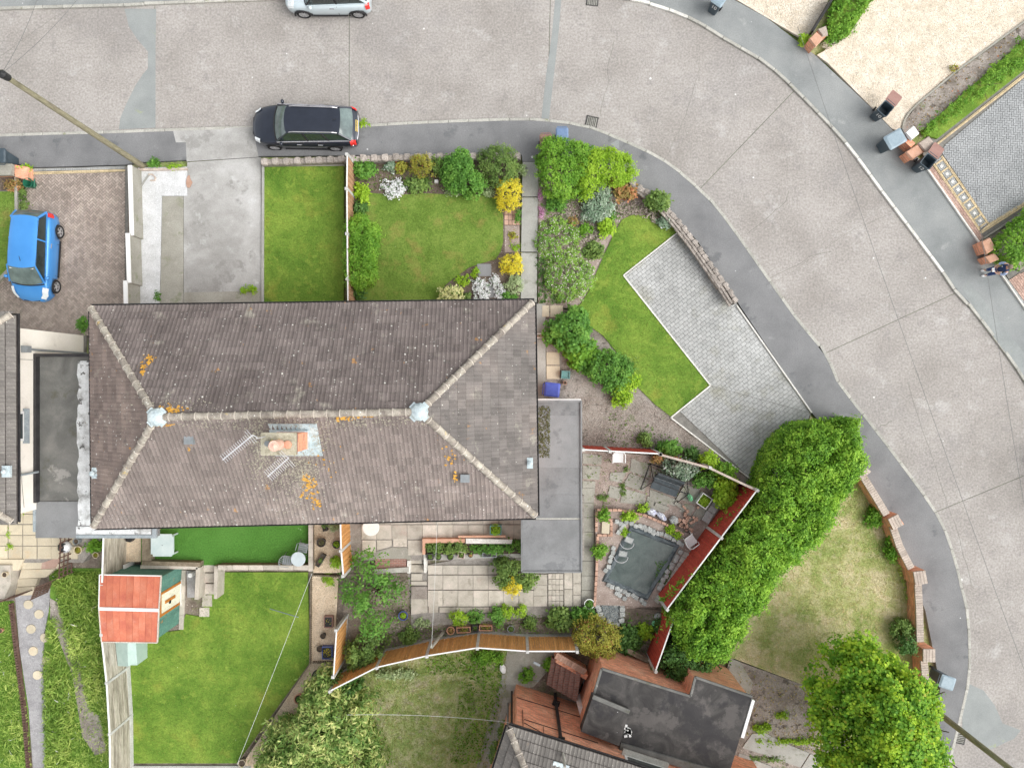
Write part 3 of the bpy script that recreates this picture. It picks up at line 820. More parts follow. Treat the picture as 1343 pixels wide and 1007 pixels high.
def pavers(name,pieces_px,z,w,l,ang,mat,pattern='herring',gap=.012,th=.06,zref=.1,parent=None,world_pts=False):
 """paving blocks clipped to convex outlines, joined (each block far below 10 px)"""
 mb = MB()
 ca,sa = math.cos(ang),math.sin(ang)
 for pc in pieces_px:
  poly = pc if world_pts else PL(pc,zref)
  xs = [p[0] * ca + p[1] * sa for p in poly]; ys = [-p[0] * sa + p[1] * ca for p in poly]
  x0,x1,y0,y1 = min(xs) - l,max(xs) + l,min(ys) - l,max(ys) + l
  rects = []
  if pattern == 'herring':
   i0,i1 = int(x0 / w) - 2,int(x1 / w) + 2; j0,j1 = int(y0 / w) - 2,int(y1 / w) + 2
   for i in range(i0,i1):
    for j in range(j0,j1):
     r = (i - j) % 4
     if r == 0: rects.append((i * w,j * w,2 * w,w))
     elif r == 3: rects.append((i * w,j * w,w,2 * w))
  else:
   j = int(y0 / w) - 1
   while j * w < y1:
    off = (j % 2) * l * .5
    i = int(x0 / l) - 2
    while i * l < x1:
     rects.append((i * l + off,j * w,l,w)); i += 1
    j += 1
  g = gap / 2
  bb = (min(p[0] for p in poly) - .3,max(p[0] for p in poly) + .3,min(p[1] for p in poly) - .3,max(p[1] for p in poly) + .3)
  for (rx,ry,rw,rh) in rects:
   q = [(rx + g,ry + g),(rx + rw - g,ry + g),(rx + rw - g,ry + rh - g),(rx + g,ry + rh - g)]
   q = [(a * ca - b * sa,a * sa + b * ca) for a,b in q]
   cx = (q[0][0] + q[2][0]) / 2; cy = (q[0][1] + q[2][1]) / 2
   if not (bb[0] < cx < bb[1] and bb[2] < cy < bb[3]): continue
   c = clip_convex(q,poly)
   if len(c) >= 3 and abs(area2(c)) > .0015:
    dz = rnd.uniform(-.003,.003)
    c = ccw(c); nn = len(c)
    vs = [(a,b,z - th) for a,b in c] + [(a,b,z + dz) for a,b in c]
    fs = [tuple(range(nn,2 * nn))] + [(k,(k + 1) % nn,nn + (k + 1) % nn,nn + k) for k in range(nn)]
    mb.add(vs,fs)
 me = mb.mesh(name,M[mat])
 o = bpy.data.objects.new(name,me); COL.objects.link(o)
 if parent: o.parent = parent
 o['kind'] = 'stuff'
 return o
def box_mesh(name,d,mat,bev=0.0):
 bm = bmesh.new()
 bmesh.ops.create_cube(bm,size=1)
 for v in bm.verts:
  v.co = Vector((v.co.x * d[0],v.co.y * d[1],v.co.z * d[2]))
 if bev:
  bmesh.ops.bevel(bm,geom=[e for e in bm.edges],offset=bev,segments=1,affect='EDGES')
 me = bpy.data.meshes.new(name); bm.to_mesh(me); bm.free()
 me.materials.append(M[mat])
 return me
def stone_mesh(name,d,mat,seed):
 r = random.Random(seed)
 bm = bmesh.new()
 bmesh.ops.create_cube(bm,size=1)
 bmesh.ops.subdivide_edges(bm,edges=bm.edges[:],cuts=1,use_grid_fill=True)
 for v in bm.verts:
  l = v.co.length
  v.co = v.co * (0.62 / l * .45 + .55) * r.uniform(.88,1.1)
  v.co = Vector((v.co.x * d[0],v.co.y * d[1],v.co.z * d[2]))
 me = bpy.data.meshes.new(name); bm.to_mesh(me); bm.free()
 me.materials.append(M[mat])
 return me
STONES = [stone_mesh('stone',(1,1,1),'stone',i) for i in range(6)]
SETTS = [stone_mesh('sett',(1,1,1),'sett',20 + i) for i in range(4)]
def along(pts,step):
 """points every step metres along a world polyline: (x, y, angle)"""
 out = []; acc = step / 2
 for i in range(len(pts) - 1):
  a = Vector(pts[i][:2]); b = Vector(pts[i + 1][:2]); L = (b - a).length
  if L < 1e-6: continue
  ang = math.atan2(b.y - a.y,b.x - a.x)
  while acc <= L:
   p = a + (b - a) * (acc / L)
   out.append((p.x,p.y,ang)); acc += step
  acc -= L
 return out
def offset(pts,d):
 """shift a polyline sideways (left is positive)"""
 out = []
 for i in range(len(pts)):
  a = Vector(pts[max(i - 1,0)][:2]); b = Vector(pts[min(i + 1,len(pts) - 1)][:2])
  t = (b - a).normalized()
  out.append((pts[i][0] - t.y * d,pts[i][1] + t.x * d))
 return out
def ribbon(mb,pts,w0,w1,z0,z1):
 """solid strip between offsets w0 and w1 of a polyline"""
 l = offset(pts,w1); r = offset(pts,w0)
 for i in range(len(pts) - 1):
  q = [l[i],l[i + 1],r[i + 1],r[i]]
  mb.prism(q,z0,z1)
 return mb
def slabs(parent,rows,z,mat='slab',th=.05,gap=.012,zref=.1,name='slab'):
 """list of pixel quads -> one object each"""
 for q in rows:
  pts = ccw(PL(q,zref))
  cx = sum(p[0] for p in pts) / len(pts); cy = sum(p[1] for p in pts) / len(pts)
  pts = [(p[0] + (cx - p[0]) / max(math.hypot(cx - p[0],cy - p[1]),.01) * gap,p[1] + (cy - p[1]) / max(math.hypot(cx - p[0],cy - p[1]),.01) * gap) for p in pts]
  mb = MB().prism(pts,z - th,z + rnd.uniform(-.004,.004))
  part(name,mb,mat,parent)
def gridslabs(parent,x0,y0,x1,y1,nx,ny,z,mat='slab',skip=(),jit=.6,zref=.1,shear=0,name='slab'):
 qs = []
 for i in range(nx):
  for j in range(ny):
   if (i,j) in skip: continue
   a = x0 + (x1 - x0) * i / nx; b = x0 + (x1 - x0) * (i + 1) / nx
   c = y0 + (y1 - y0) * j / ny; d = y0 + (y1 - y0) * (j + 1) / ny
   qs.append([(a,c + shear * i),(b,c + shear * (i + 1)),(b,d + shear * (i + 1)),(a,d + shear * i)])
 slabs(parent,qs,z,mat,zref=zref,name=name)
# ================================================================== THE SETTING
G = 150
sheet('ground',[(-G,-G),(G,-G),(G,G),(-G,G)],-0.10,'lawnrough',th=.5)
# ---- road of concrete bays
OE = [(-420,34),(-200,24),(0,14.5),(162,10),(203,7.5),(340,2.5),(458,-2),(560,-6),(650,-9),(722,-10),(770,-6),(819,1),(851,8),(904,27),(948,53),
  (1003,86),(1041,120),(1104,186),(1153,251),(1226,348),(1252,385),(1274,408),(1312,458),(1343,503),(1400,600),(1440,700),(1462,820),(1470,960),(1465,1150),(1440,1400)]
IE = [(-420,196),(-200,186),(0,176.5),(154,172),(203,170),(340,166),(458,164.5),(537,160.5),(610,157.5),(675,155.5),(718,157),(769,165),(812,181),(872,210),
  (918,248),(951,284),(1010,367),(1046,417),(1083,463),(1104,505),(1157,573),(1228,671),(1251,728),(1261,767),(1269,803),(1272,850),(1270,894),(1259,944),(1243,1007),(1222,1080),(1180,1200),(1130,1400)]
OEs = smooth(OE,3); IEs = smooth(IE,3)
def near_i(line,pt):
 return min(range(len(line)),key=lambda i: (line[i][0] - pt[0]) ** 2 + (line[i][1] - pt[1]) ** 2)
cuts = [((203,7.5),(203,170)),((458,-2),(458,164.5)),((722,-10),(718,157)),((1041,120),(918,248)),((1252,385),(1083,463)),((1440,568),(1228,671))]
road = bpy.data.objects.new('road',None); COL.objects.link(road); road['kind'] = 'structure'
rb = sheet('roadbed',PL(OEs) + list(reversed(PL(IEs))),-0.012,'roadjoint',th=.12)
rb.name = 'road_joint_filling'
prev_o,prev_i = 0,0
ci = [(near_i(OEs,a),near_i(IEs,b)) for a,b in cuts] + [(len(OEs) - 1,len(IEs) - 1)]
BAYS = []
for (oi,ii) in ci:
 o = PL(OEs[prev_o:oi + 1]); i = PL(IEs[prev_i:ii + 1])
 poly = o + list(reversed(i))
 # draw the two cross edges in by 1.2 cm for the joint
 def pull(a,b):  # move a towards b
  v = Vector((b[0] - a[0],b[1] - a[1])); v.normalize(); return (a[0] + v.x * .014,a[1] + v.y * .014)
 o[0] = pull(o[0],o[1]); i[0] = pull(i[0],i[1]); o[-1] = pull(o[-1],o[-2]); i[-1] = pull(i[-1],i[-2])
 poly = o + list(reversed(i))
 mb = MB().prism(poly,-.1,0.0)
 b = struct('road_bay',mb,'road',road)
 prev_o,prev_i = oi,ii
# tar repairs, cracks and gullies in the road
sheet('road_patch',PL([(163,12),(205,12),(204,60),(204,168),(156,170),(158,155),(165,138),(178,112),(188,97),(194,90),(194,68),(180,52),(169,35),(166,22)]),.004,'tar',.01)
sheet('road_patch',PL([(733,-9),(737,-9),(733,40),(727,95),(720,157),(710,156),(716,100),(724,45),(728,0)]),.004,'tar',.01)
sheet('road_patch',PL([(1270,896),(1290,905),(1305,925),(1315,948),(1339,957),(1330,968),(1300,982),(1286,978),(1262,960),(1262,940)]),.004,'tar',.01)
def crack(pts,w=.02,mat='crack',z=.004):
 pts = PL(pts); pts2 = []
 for i in range(len(pts) - 1):
  for k in range(5):
   t = k / 5
   pts2.append((pts[i][0] + (pts[i + 1][0] - pts[i][0]) * t + rnd.uniform(-.03,.03),pts[i][1] + (pts[i + 1][1] - pts[i][1]) * t + rnd.uniform(-.03,.03)))
 pts2.append(pts[-1])
 mb = MB(); ribbon(mb,pts2,-w / 2,w / 2,z - .006,z)
 return struct('road_crack',mb,mat,None)
crack([(805,55),(797,92),(798,105),(787,150)],.018)
crack([(918,88),(900,150),(890,172),(875,205)],.014)
crack([(1010,367 - 3),(1052,345),(1062,336),(1090,330)],.02)
crack([(1017,370),(1045,352),(1120,300),(1170,280)],.012)
crack([(980,307),(1010,283),(1030,265),(1035,250)],.022)
crack([(1153,560),(1170,552)],.03)
crack([(1190,500),(1215,580),(1245,665),(1262,720),(1275,770)],.012)
crack([(0,75),(40,45),(75,20)],.010)
# ---- kerbs of single stones
kerb_me = box_mesh('kerb_stone',(.885,.13,.26),'kerb',.012)
kerbw_me = box_mesh('kerb_stone',(.885,.13,.26),'kerbw',.012)
kerb = bpy.data.objects.new('kerb',None); COL.objects.link(kerb); kerb['kind'] = 'structure'
wi = offset(PL(IEs),-.07); wo = offset(PL(OEs),.07)
for x,y,a in along(wi,.9):
 if -26 < x < 26 and -20 < y < 18:
  piece('kerb_stone',kerb_me,kerb,(x,y,-.03 + rnd.uniform(-.004,.004)),a)
for x,y,a in along(wo,.9):
 if -25 < x < 27 and -19 < y < 19:
  px = x * FPX / CAM_H + 671.5
  piece('kerb_stone',kerbw_me if (815 < px < 906 or 1100 < px < 1230) else kerb_me,kerb,(x,y,-.03 + rnd.uniform(-.004,.004)),a)
# ---- pavements
PIp = [(-420,240),(0,222),(166,217),(182,214),(345,206),(455,205),(690,204),(700,204),(709,203),(770,210),(830,240),(875,272),(915,318),(970,402),(1063,540),(1130,622),(1160,672),(1190,742),(1212,800),(1222,850),(1232,900),(1222,950),(1205,1010),(1185,1080),(1140,1200),(1090,1400)]
wk = offset(PL(IEs),-.135)
sheet('pavement',wk + list(reversed(PL(PIp))),.095,'asphalt',.25)
POa = [(-420,-60),(900,-60),(955,-2),(1003,24),(1068,74),(1145,146),(1213,219),(1283,319),(1343,405),(1420,520),(1500,680),(1540,900),(1530,1150),(1500,1400)]
wk2 = offset(PL(OEs),.135)
sheet('pavement',wk2 + list(reversed(PL(POa))),.095,'asphalt2',.25)
sheet('pavement_patch',PL([(228,171),(336,168),(336,186),(232,188)]),.099,'conc',.02)
sheet('pavement_patch',PL([(245,186),(336,186),(340,207),(246,213)]),.100,'conc',.02)
sheet('pavement_patch',PL([(1258,375),(1269,369),(1345,468),(1345,500),(1300,440)]),.099,'tar',.02)
sheet('pavement_patch',PL([(800,190),(811,184),(812,197)]),.099,'tar',.02)
# tactile mesh marking seen on the pavement and road gullies
def gully(px,py,a,w=.45,l=.5,z=.006):
 c = P(px,py)
 t = thing('drain_grate',(c.x,c.y,0),None,None)
 mb = MB(); ca,sa = math.cos(a),math.sin(a)
 for k in (-1,1):
  mb.box((c.x - sa * k * w / 2,c.y + ca * k * w / 2,z),(l,.04,.03),a)
  mb.box((c.x + ca * k * l / 2,c.y + sa * k * l / 2,z),(.04,w + .04,.03),a)
 part('frame',mb,'drain',t)
 mb = MB()
 for i in range(6):
  o = -l / 2 + l * (i + .8) / 6.6
  mb.box((c.x + ca * o,c.y + sa * o,z - .002),(.035,w - .05,.02),a)
 part('bar',mb,'kerb',t,kind='stuff')
 part('sump',MB().box((c.x,c.y,z - .012),(l - .04,w - .04,.012),a),'darkhole',t)
 return t
g = gully(776,160,R(-12)); tagit(g,'iron road gully grate beside the near kerb in the bend','drain grate')
g = gully(777,1,R(-6)); tagit(g,'iron road gully grate at the top edge of the road','drain grate')
g = gully(1259,967,R(78)); tagit(g,'iron road gully grate below the leaning pole at lower right','drain grate')
# ================================================================== FRONT GARDENS AND DRIVES
ZG = .11
# left neighbour's lawn and block drive
sheet('lawn',PL([(-120,256),(25,252),(25,345),(-5,378),(-120,452)]),.15,'lawn2')
sheet('driveway_bed',PL([(-130,225),(172,219),(172,412),(118,412),(112,470),(-130,470)]),.085,'jointsand')
lb = struct('driveway',MB().prism(PL([(-129,226),(-128,226),(-128,225)]),.0,.08),'jointsand')
bl = pavers('paving_block',[[(28,230),(164,226),(164,440),(28,440)],[(27.5,348),(27.5,470),(-120,470),(-120,446)]],.115,.1,.2,R(45),'block_brown',gap=.016,parent=lb)
bl2 = pavers('border_block',[[(36,222),(164,218),(164,221.5),(36,225.5)]],.117,.1,.1,R(1),'block_grey','run',parent=lb)
bl3 = pavers('border_block',[[(36,226),(164,222),(164,225.5),(36,229.5)]],.117,.1,.2,R(1),'block_buff','run',parent=lb)
# garden bed beside the lawn at the far left, with brick edging
sheet('flower_bed',PL([(-120,226),(35,226),(35,250),(-120,254)]),.13,'bed')
# semi-detached house front: gravel strip, concrete drive, edging, lawns
sheet('gravel_strip',PL([(183,221),(247,220),(247,258),(214,258),(212,357),(210,420),(180,420)]),.118,'palegravel')
sheet('concrete_strip',PL([(214.5,258.5),(242,258.5),(242,420),(210.5,420),(212.5,357)]),.114,'conc3')
sheet('driveway',PL([(247,214),(343,207.5),(345,420),(242.5,420),(242.5,258.2),(247.3,258.2)]),.11,'conc')
sheet('concrete_strip',PL([(243,384),(345,382),(345,420),(243,420)]),.114,'conc3')
sheet('soil_strip',PL([(171,222),(183,221),(180,420),(166,420)]),.105,'dirt')
sheet('lawn',PL([(348,216),(452,216),(452,410),(347.5,410)]),.17,'lawn3')
sheet('flower_bed',PL([(460,209),(682,209),(682,410),(456,410)]),.13,'bed')
LB = [(481,254),(520,257),(560,255),(600,257),(640,258),(652,262),(657,272),(660,285),(660,318),(657,330),(650,341),(632,346),(615,352),(598,364),(585,374),(578,385),(578,410),(466,410),(467,330),(472,290)]
sheet('lawn',PL(LB),.165,'lawn2')
# concrete path of cast bays
pth = bpy.data.objects.new('garden_path',None); COL.objects.link(pth); pth['kind'] = 'structure'
for q in [[(685.5,214),(706,214),(705.5,259),(684.5,259)],[(684.5,260.5),(705.5,260.5),(704.5,331),(683.5,331)],[(683.5,332.5),(704.5,332.5),(704,398),(683,398)],
  [(683,399),(715,399),(715.5,436),(690,436)],[(690,445),(715.5,445),(716,560),(690,560)]]:
 part('path_bay',MB().prism(PL(q),.05,.15 + rnd.uniform(-.004,.004)),'conc2',pth)
for q in [[(690,437),(715.5,437),(715.5,439),(690,439)],[(690,442.5),(715.5,442.5),(715.5,444.3),(690,444.3)]]:
 part('path_edging',MB().prism(PL(q),.05,.165),'kerbw',pth)
part('path_bay',MB().prism(PL([(690,439.4),(715.5,439.4),(715.5,442.2),(690,442.2)]),.05,.146),'block_red',pth)
part('path_bay',MB().prism(PL([(684,204),(703,204),(703,213.4),(685,213.4)]),.05,.14),'asphalt',pth)
# rockery with pinkish gravel
sheet('gravel_bed',PL([(706,205),(770,212),(829,240),(874,271),(889,300),(886,304),(818,362),(770,408),(706,400)]),.12,'pinkgravel')
LE = [(887,305),(852,334),(817,362),(870,430),(931,505),(879,546),(858,530),(838,510),(825,488),(808,462),(790,440),(768,425),(748,408),(762,398),(773,380),(783,355),(795,328),(806,305),(815,289),(829,283),(850,284),(872,292)]
sheet('lawn',PL(LE),.165,'lawn3')
sheet('gravel_bed',PL([(716,400),(748,408),(768,425),(790,440),(808,462),(825,488),(838,510),(858,530),(879,546),(880,549),(984,628),(992,641),(920,612),(866,597),(799,592),(762,590),(762,526),(716,526)]),.115,'dirt')
# grey block driveway with white edging
drv = struct('driveway',MB().prism(PL([(818,362),(888,306),(965,398),(1063,541),(1052,600),(1010,655),(988,640),(985,629),(880,548),(932,506)]),0,.085),'jointsand')
ang = math.atan2(56,70)
pavers('paving_block',[[(819,362.5),(889,307),(964,396),(1062,541),(932,505.5)],[(932,506),(1062,541.5),(1045,610),(1008,650),(987,630),(881,548.5)]],.12,.165,.24,ang,'block_grey','run',gap=.011,parent=drv)
mb = MB()
for a,b in [((888.5,305.5),(817.5,361.5)),((817.5,361.5),(931.5,505.5)),((931.5,505.5),(879.5,547.5)),((879.5,547.5),(985,628.5)),((966,401),(1064,541))]:
 mb.beam(P(*a,.13),P(*b,.13),.06,.16)
part('edging',mb,'kerbw',drv)
# ================================================================== FAR SIDE OF THE ROAD
sheet('gravel_drive',PL([(930,-60),(1110,-60),(1078,20),(1060,56),(1045,49),(1003,24),(957,-3)]),.11,'creamgravel')
sheet('gravel_drive',PL([(1150,-60),(1400,-60),(1400,-20),(1343,30),(1250,98),(1200,140),(1184,160),(1180,175),(1168,170),(1145,146),(1084,84),(1070,74),(1108,52)]),.112,'creamgravel')
sheet('flower_bed',PL([(1400,-19),(1343,31),(1250,99),(1200,141),(1185,161),(1181,176),(1186,180),(1213,170),(1240,145),(1343,55),(1400,10)]),.13,'dirt')
mb = MB(); ribbon(mb,PL([(1405,-24),(1343,29),(1250,97),(1200,139),(1188,152),(1183,162),(1181,172)]),-.04,.04,.05,.18)
struct('bed_edging',mb,'conc3')
sheet('lawn',PL([(1107,-60),(1170,-60),(1146,-5),(1110,50),(1096,56),(1082,52),(1084,35),(1095,0)]),.2,'lawn3')
sheet('lawn',PL([(1213,168),(1240,143),(1343,52),(1420,-10),(1420,32),(1343,92),(1226,184),(1206,178)]),.2,'lawn3')
rd = struct('driveway',MB().prism(PL([(1206,190),(1225,180),(1262,148),(1343,88),(1420,32),(1420,230),(1343,280),(1290,315),(1283,319),(1214,220)]),0,.085),'jointsand')
pavers('paving_block',[[(1234,199),(1240,190),(1343,103),(1420,43),(1420,216),(1343,268),(1297,293)]],.12,.1,.2,R(-55 + 45 + 8),'block_grey2',gap=.016,parent=rd)
mb = MB()
def lerp(a,b,t): return (a[0] + (b[0] - a[0]) * t,a[1] + (b[1] - a[1]) * t)
pavers('paving_block',[[(1214.5,220),(1221,215.5),(1290,311.5),(1284,316.5)]],.117,.1,.2,R(-54),'block_red','run',parent=rd)
pavers('paving_block',[[(1222,215),(1224.5,213),(1286,301),(1283.5,303)]],.119,.1,.2,R(-54),'block_buff','run',parent=rd)
pavers('paving_block',[[(1233.5,206),(1236,204.5),(1297,292),(1294.5,294)]],.119,.1,.2,R(-54),'block_buff','run',parent=rd)
pavers('paving_block',[[(1224.5,212.5),(1233,206.5),(1294,294.5),(1286,300.5)]],.116,.1,.1,R(-54),'block_grey','run',parent=rd)
pavers('paving_block',[[(1231,194),(1227,189),(1343,97),(1420,37),(1420,42),(1343,102)]],.1215,.1,.2,R(38),'block_buff','run',parent=rd)
pavers('paving_block',[[(1284,305),(1297,293),(1420,217),(1420,222),(1343,271),(1290,309)]],.1215,.1,.2,R(32),'block_buff','run',parent=rd)
for i in range(9):
 t = (i + .3) / 8.6
 a = lerp((1225,213),(1287,301),t); b = lerp((1233.5,207),(1295.5,294.5),t)
 mb = MB().beam(P(*a,.12),P(*b,.12),.07,.04)
 part('cross_band',mb,'block_buff',rd)
 t = (i + .8) / 8.6
 if t < 1:
  c = lerp((1229,210),(1291,298),t)
  part('centre_sett',MB().box(P(*c,.115),(.13,.13,.03),R(-54)),'kerbw',rd)
mb = MB(); mb.beam(P(1214,220,.11),P(1284,319.5,.11),.07,.16); part('edging',mb,'kerbw',rd)
mb = MB(); mb.beam(P(1289,313,.13),P(1420,229,.13),.06,.18); part('edging',mb,'conc3',rd)
sheet('flower_bed',PL([(1291,314),(1420,232),(1420,300),(1336,356),(1312,345)]),.12,'dirt')
rd2 = struct('driveway',MB().prism(PL([(1312,350),(1336,357),(1420,300),(1500,300),(1500,600),(1420,520),(1343,406)]),0,.085),'jointsand')
pavers('paving_block',[[(1319,362),(1338,358),(1420,305),(1420,500),(1343,395)]],.12,.1,.2,R(-54),'block_red','run',parent=rd2)
pavers('paving_block',[[(1311,358),(1318,361),(1343,396),(1420,502),(1420,512),(1343,403)]],.119,.1,.2,R(-54),'block_grey','run',parent=rd2)
mb = MB(); mb.beam(P(1311,358,.11),P(1345,407,.11),.06,.16); part('edging',mb,'kerbw',rd2)
# ================================================================== RIGHT-HAND CORNER GARDEN
sheet('lawn',PL([(1062,545),(1128,622),(1142,668),(1166,690),(1186,750),(1198,800),(1203,850),(1206,895),(1215,1010),(1200,1100),(1075,905),(962,862),(900,880),(880,800),(950,706),(990,641),(1010,655)]),.12,'lawndry')
sheet('gravel_yard',PL([(957,862),(1075,905),(1110,960),(1130,1100),(960,1100),(930,940)]),.115,'dirt')
sheet('concrete_strip',PL([(958,862),(969,866),(986,893),(982,912),(955,878)]),.122,'conc3')
pm = bpy.data.objects.new('garden_path',None); COL.objects.link(pm); pm['kind'] = 'structure'
for q in [[(985,960),(1000,958),(1035,975),(1060,985),(1048,1004),(1010,990),(972,978)],[(1061,986),(1110,1004),(1110,1030),(1049,1005)],
  [(968,985),(984,991),(978,1012),(960,1010)],[(986,993),(1010,1002),(1005,1020),(980,1016)],[(1012,1003),(1050,1014),(1048,1030),(1008,1024)]]:
 part('path_slab',MB().prism(PL(q),.0,.15 + rnd.uniform(-.006,.006)),'conc2',pm)
# ================================================================== REAR: ground of the back gardens (z = 0 lower level, raised terraces behind the house)
sheet('back_yard_ground',PL([(-200,640),(1000,640),(985,629),(990,641),(868,800),(852,884),(700,1200),(-200,1200)]),-.03,'soil',.1)
# lower lawn of the left half
sheet('lawn',PL([(171,835),(236,826),(244,805),(262,808),(286,750),(404,750),(407,868),(312,1000),(173,1000)]),.03,'lawn3')
TERR = .5
sheet('artificial_lawn',PL([(185,660),(404,660),(404,741),(185,741)],TERR),TERR,'lawnart',.6)
# neighbour's terrace, lower-left
sheet('terrace',PL([(-150,640),(133,640),(133,706),(108,738),(30,738),(-150,738)],TERR),TERR - .04,'mortar',.6)
sheet('gravel_path',PL([(20,781),(66,771),(64,800),(58,830),(56,880),(62,930),(58,1040),(46,1040),(38,930),(26,850)]),.02,'greygravel')
sheet('lawn',PL([(64,745),(134,745),(137,835),(150,1020),(150,1100),(60,1100),(60,930),(57,880),(59,830),(66,790)]),.0,'lawnwild')
sheet('lawn',PL([(-150,790),(18,788),(25,850),(37,930),(45,1100),(-150,1100)]),.0,'lawnwild')
sheet('bare_soil',PL([(66,784),(76,790),(88,830),(100,850),(108,880),(118,930),(132,940),(140,985),(125,990),(108,965),(95,885),(78,840),(66,810)]),.012,'dirt',.03)
# golden gravel strip between the two lawns
sheet('gravel_strip',PL([(410,660),(449,660),(446,751),(411,751)],.45),.45,'sandgravel',.5)
sheet('gravel_strip',PL([(409,755),(444,755),(438,870),(434,905),(345,1010),(312,1010),(408,868)]),.05,'sandgravel',.1)
sheet('gravel_patch',PL([(156,690),(187,690),(184,737),(154,737)],TERR),TERR - .06,'sandgravel',.5)
# upper and lower patios of the right half
sheet('terrace',PL([(455,650),(766,650),(766,735),(455,735)],TERR),TERR - .04,'mortar',.6)
sheet('patio_base',PL([(535,745),(782,700),(782,803),(540,822)]),.035,'mortar',.1)
sheet('flower_bed',PL([(455,752),(548,752),(540,822),(620,812),(735,800),(800,795),(870,800),(852,870),(800,862),(757,840),(690,836),(630,833),(560,842),(500,860),(440,893)]),.02,'soil')
# rough back garden at the bottom
sheet('lawn',PL([(440,900),(500,870),(560,852),(630,842),(668,850),(668,900),(640,1007),(600,1100),(460,1100),(478,940)]),.0,'lawnrough')
sheet('concrete_path',PL([(668,842),(745,850),(700,900),(676,905),(664,935),(640,1040),(616,1040),(640,950),(655,900)]),.02,'conc3')
# pond yard
sheet('gravel_yard',PL([(763,590),(799,593),(865,598),(920,612),(990,641),(930,712),(868,795),(780,800),(766,755)]),.03,'pinkgravel',.1)
# ================================================================== BUILDINGS
def tile_verts(w=.3,g=.34,lap=.05,seg=5,amp=.021):
 """double-roll roof tile, low edge at v=0; returns vertex list and faces"""
 vs = []; fs = []
 n = seg * 2
 prof = []
 for i in range(n + 1):
  u = w * i / n
  prof.append((u,amp * max(0.0,math.sin(2 * math.pi * ((i % seg) / seg) - .9)) if i % seg else 0.0))
 for v,dz in ((0.0,.046),(g + lap,.006)):
  for u,h in prof: vs.append((u,v,h + dz))
 m = n + 1
 for i in range(n): fs.append((i,i + 1,m + i + 1,m + i))
 for u,h in prof: vs.append((u,-.042,h + .0))       # front lip, painted dark for dirt and the shadow under the lap
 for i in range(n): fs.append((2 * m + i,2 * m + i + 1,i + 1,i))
 return vs,fs
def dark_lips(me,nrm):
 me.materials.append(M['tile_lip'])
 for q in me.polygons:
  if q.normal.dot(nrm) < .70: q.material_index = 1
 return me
def roof_face(root,deck,A,B,top,mat,tile_w=.3,gauge=.34,budget=0,prefer=None):
 """A, B eave corners (left/right seen from outside), top = [upper right ... upper left] points.
 Lays tiles over the face; up to budget whole tiles become objects,the rest one joined part."""
 A = Vector(A); B = Vector(B); tops = [Vector(t) for t in top]
 u = (B - A); W = u.length; u.normalize()
 nrm = u.cross(tops[0] - A).normalized()
 if nrm.z < 0: nrm = -nrm
 v = nrm.cross(u).normalized()
 if v.z < 0: v = -v
 pl = [(0.0,0.0),(W,0.0)] + [((t - A).dot(u),(t - A).dot(v)) for t in tops]
 H = max(p[1] for p in pl)
 cl = ccw(pl)
 vs,fs = tile_verts(tile_w,gauge)
 nc = int(W / tile_w) + 2; nrw = int(H / gauge) + 2
 Rm = Matrix((u,v,nrm)).transposed()
 if u.cross(v).dot(nrm) < 0: raise ValueError('frame')
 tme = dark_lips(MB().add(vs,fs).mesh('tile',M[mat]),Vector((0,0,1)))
 whole = []; cut = []
 for j in range(nrw):
  for i in range(-1,nc):
   u0 = i * tile_w - .1; v0 = j * gauge - .04
   q = [(u0,v0),(u0 + tile_w,v0),(u0 + tile_w,v0 + gauge + .05),(u0,v0 + gauge + .05)]
   c = [(u0 + tile_w / 2,v0 + gauge / 2)]
   a = clip_convex(q,cl)
   if len(a) < 3: continue
   fr = abs(area2(a)) / (tile_w * (gauge + .05))
   if fr < .04: continue
   if fr > .86: whole.append((u0,v0))
   else: cut.append((u0,v0))
 jit = lambda: rnd.uniform(-.004,.004)
 V = []; F = []
 if prefer == 'top': whole.sort(key=lambda t: -t[1])
 for k,(u0,v0) in enumerate(whole):
  if k < budget:
   p = A + u * (u0 + jit()) + v * (v0 + jit()) + nrm * .02
   piece('tile',tme,deck,p,mat3=Rm)
  else:
   o = len(V); du,dv,dn = jit(),jit(),jit() * .7
   V += [(x + u0 + du,y + v0 + dv,z + .02 + dn) for x,y,z in vs]
   F += [tuple(a + o for a in f) for f in fs]
 # tiles cut along hips and verges
 bm = bmesh.new()
 for (u0,v0) in cut:
  b2 = bmesh.new()
  bv = [b2.verts.new((x + u0,y + v0,z + .02)) for x,y,z in vs]
  for f in fs: b2.faces.new([bv[a] for a in f])
  for k in range(len(cl)):
   a = cl[k]; b = cl[(k + 1) % len(cl)]
   if abs(a[1]) < 1e-4 and abs(b[1]) < 1e-4: continue
   nx,ny = (b[1] - a[1]),-(b[0] - a[0])
   l = math.hypot(nx,ny)
   bmesh.ops.bisect_plane(b2,geom=b2.verts[:] + b2.edges[:] + b2.faces[:],plane_co=(a[0],a[1],0),plane_no=(nx / l,ny / l,0),clear_outer=True)
  b2.verts.index_update()
  o = len(V)
  V += [tuple(x.co) for x in b2.verts]
  F += [tuple(x.index + o for x in f.verts) for f in b2.faces]
  b2.free()
 bm.free()
 if V:
  off = wloc(deck)
  Vn = [A + u * x + v * y + nrm * z for x,y,z in V]
  mb = MB(); mb.v = [tuple(p) for p in Vn]; mb.f = F
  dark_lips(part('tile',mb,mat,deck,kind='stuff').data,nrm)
 return nrm
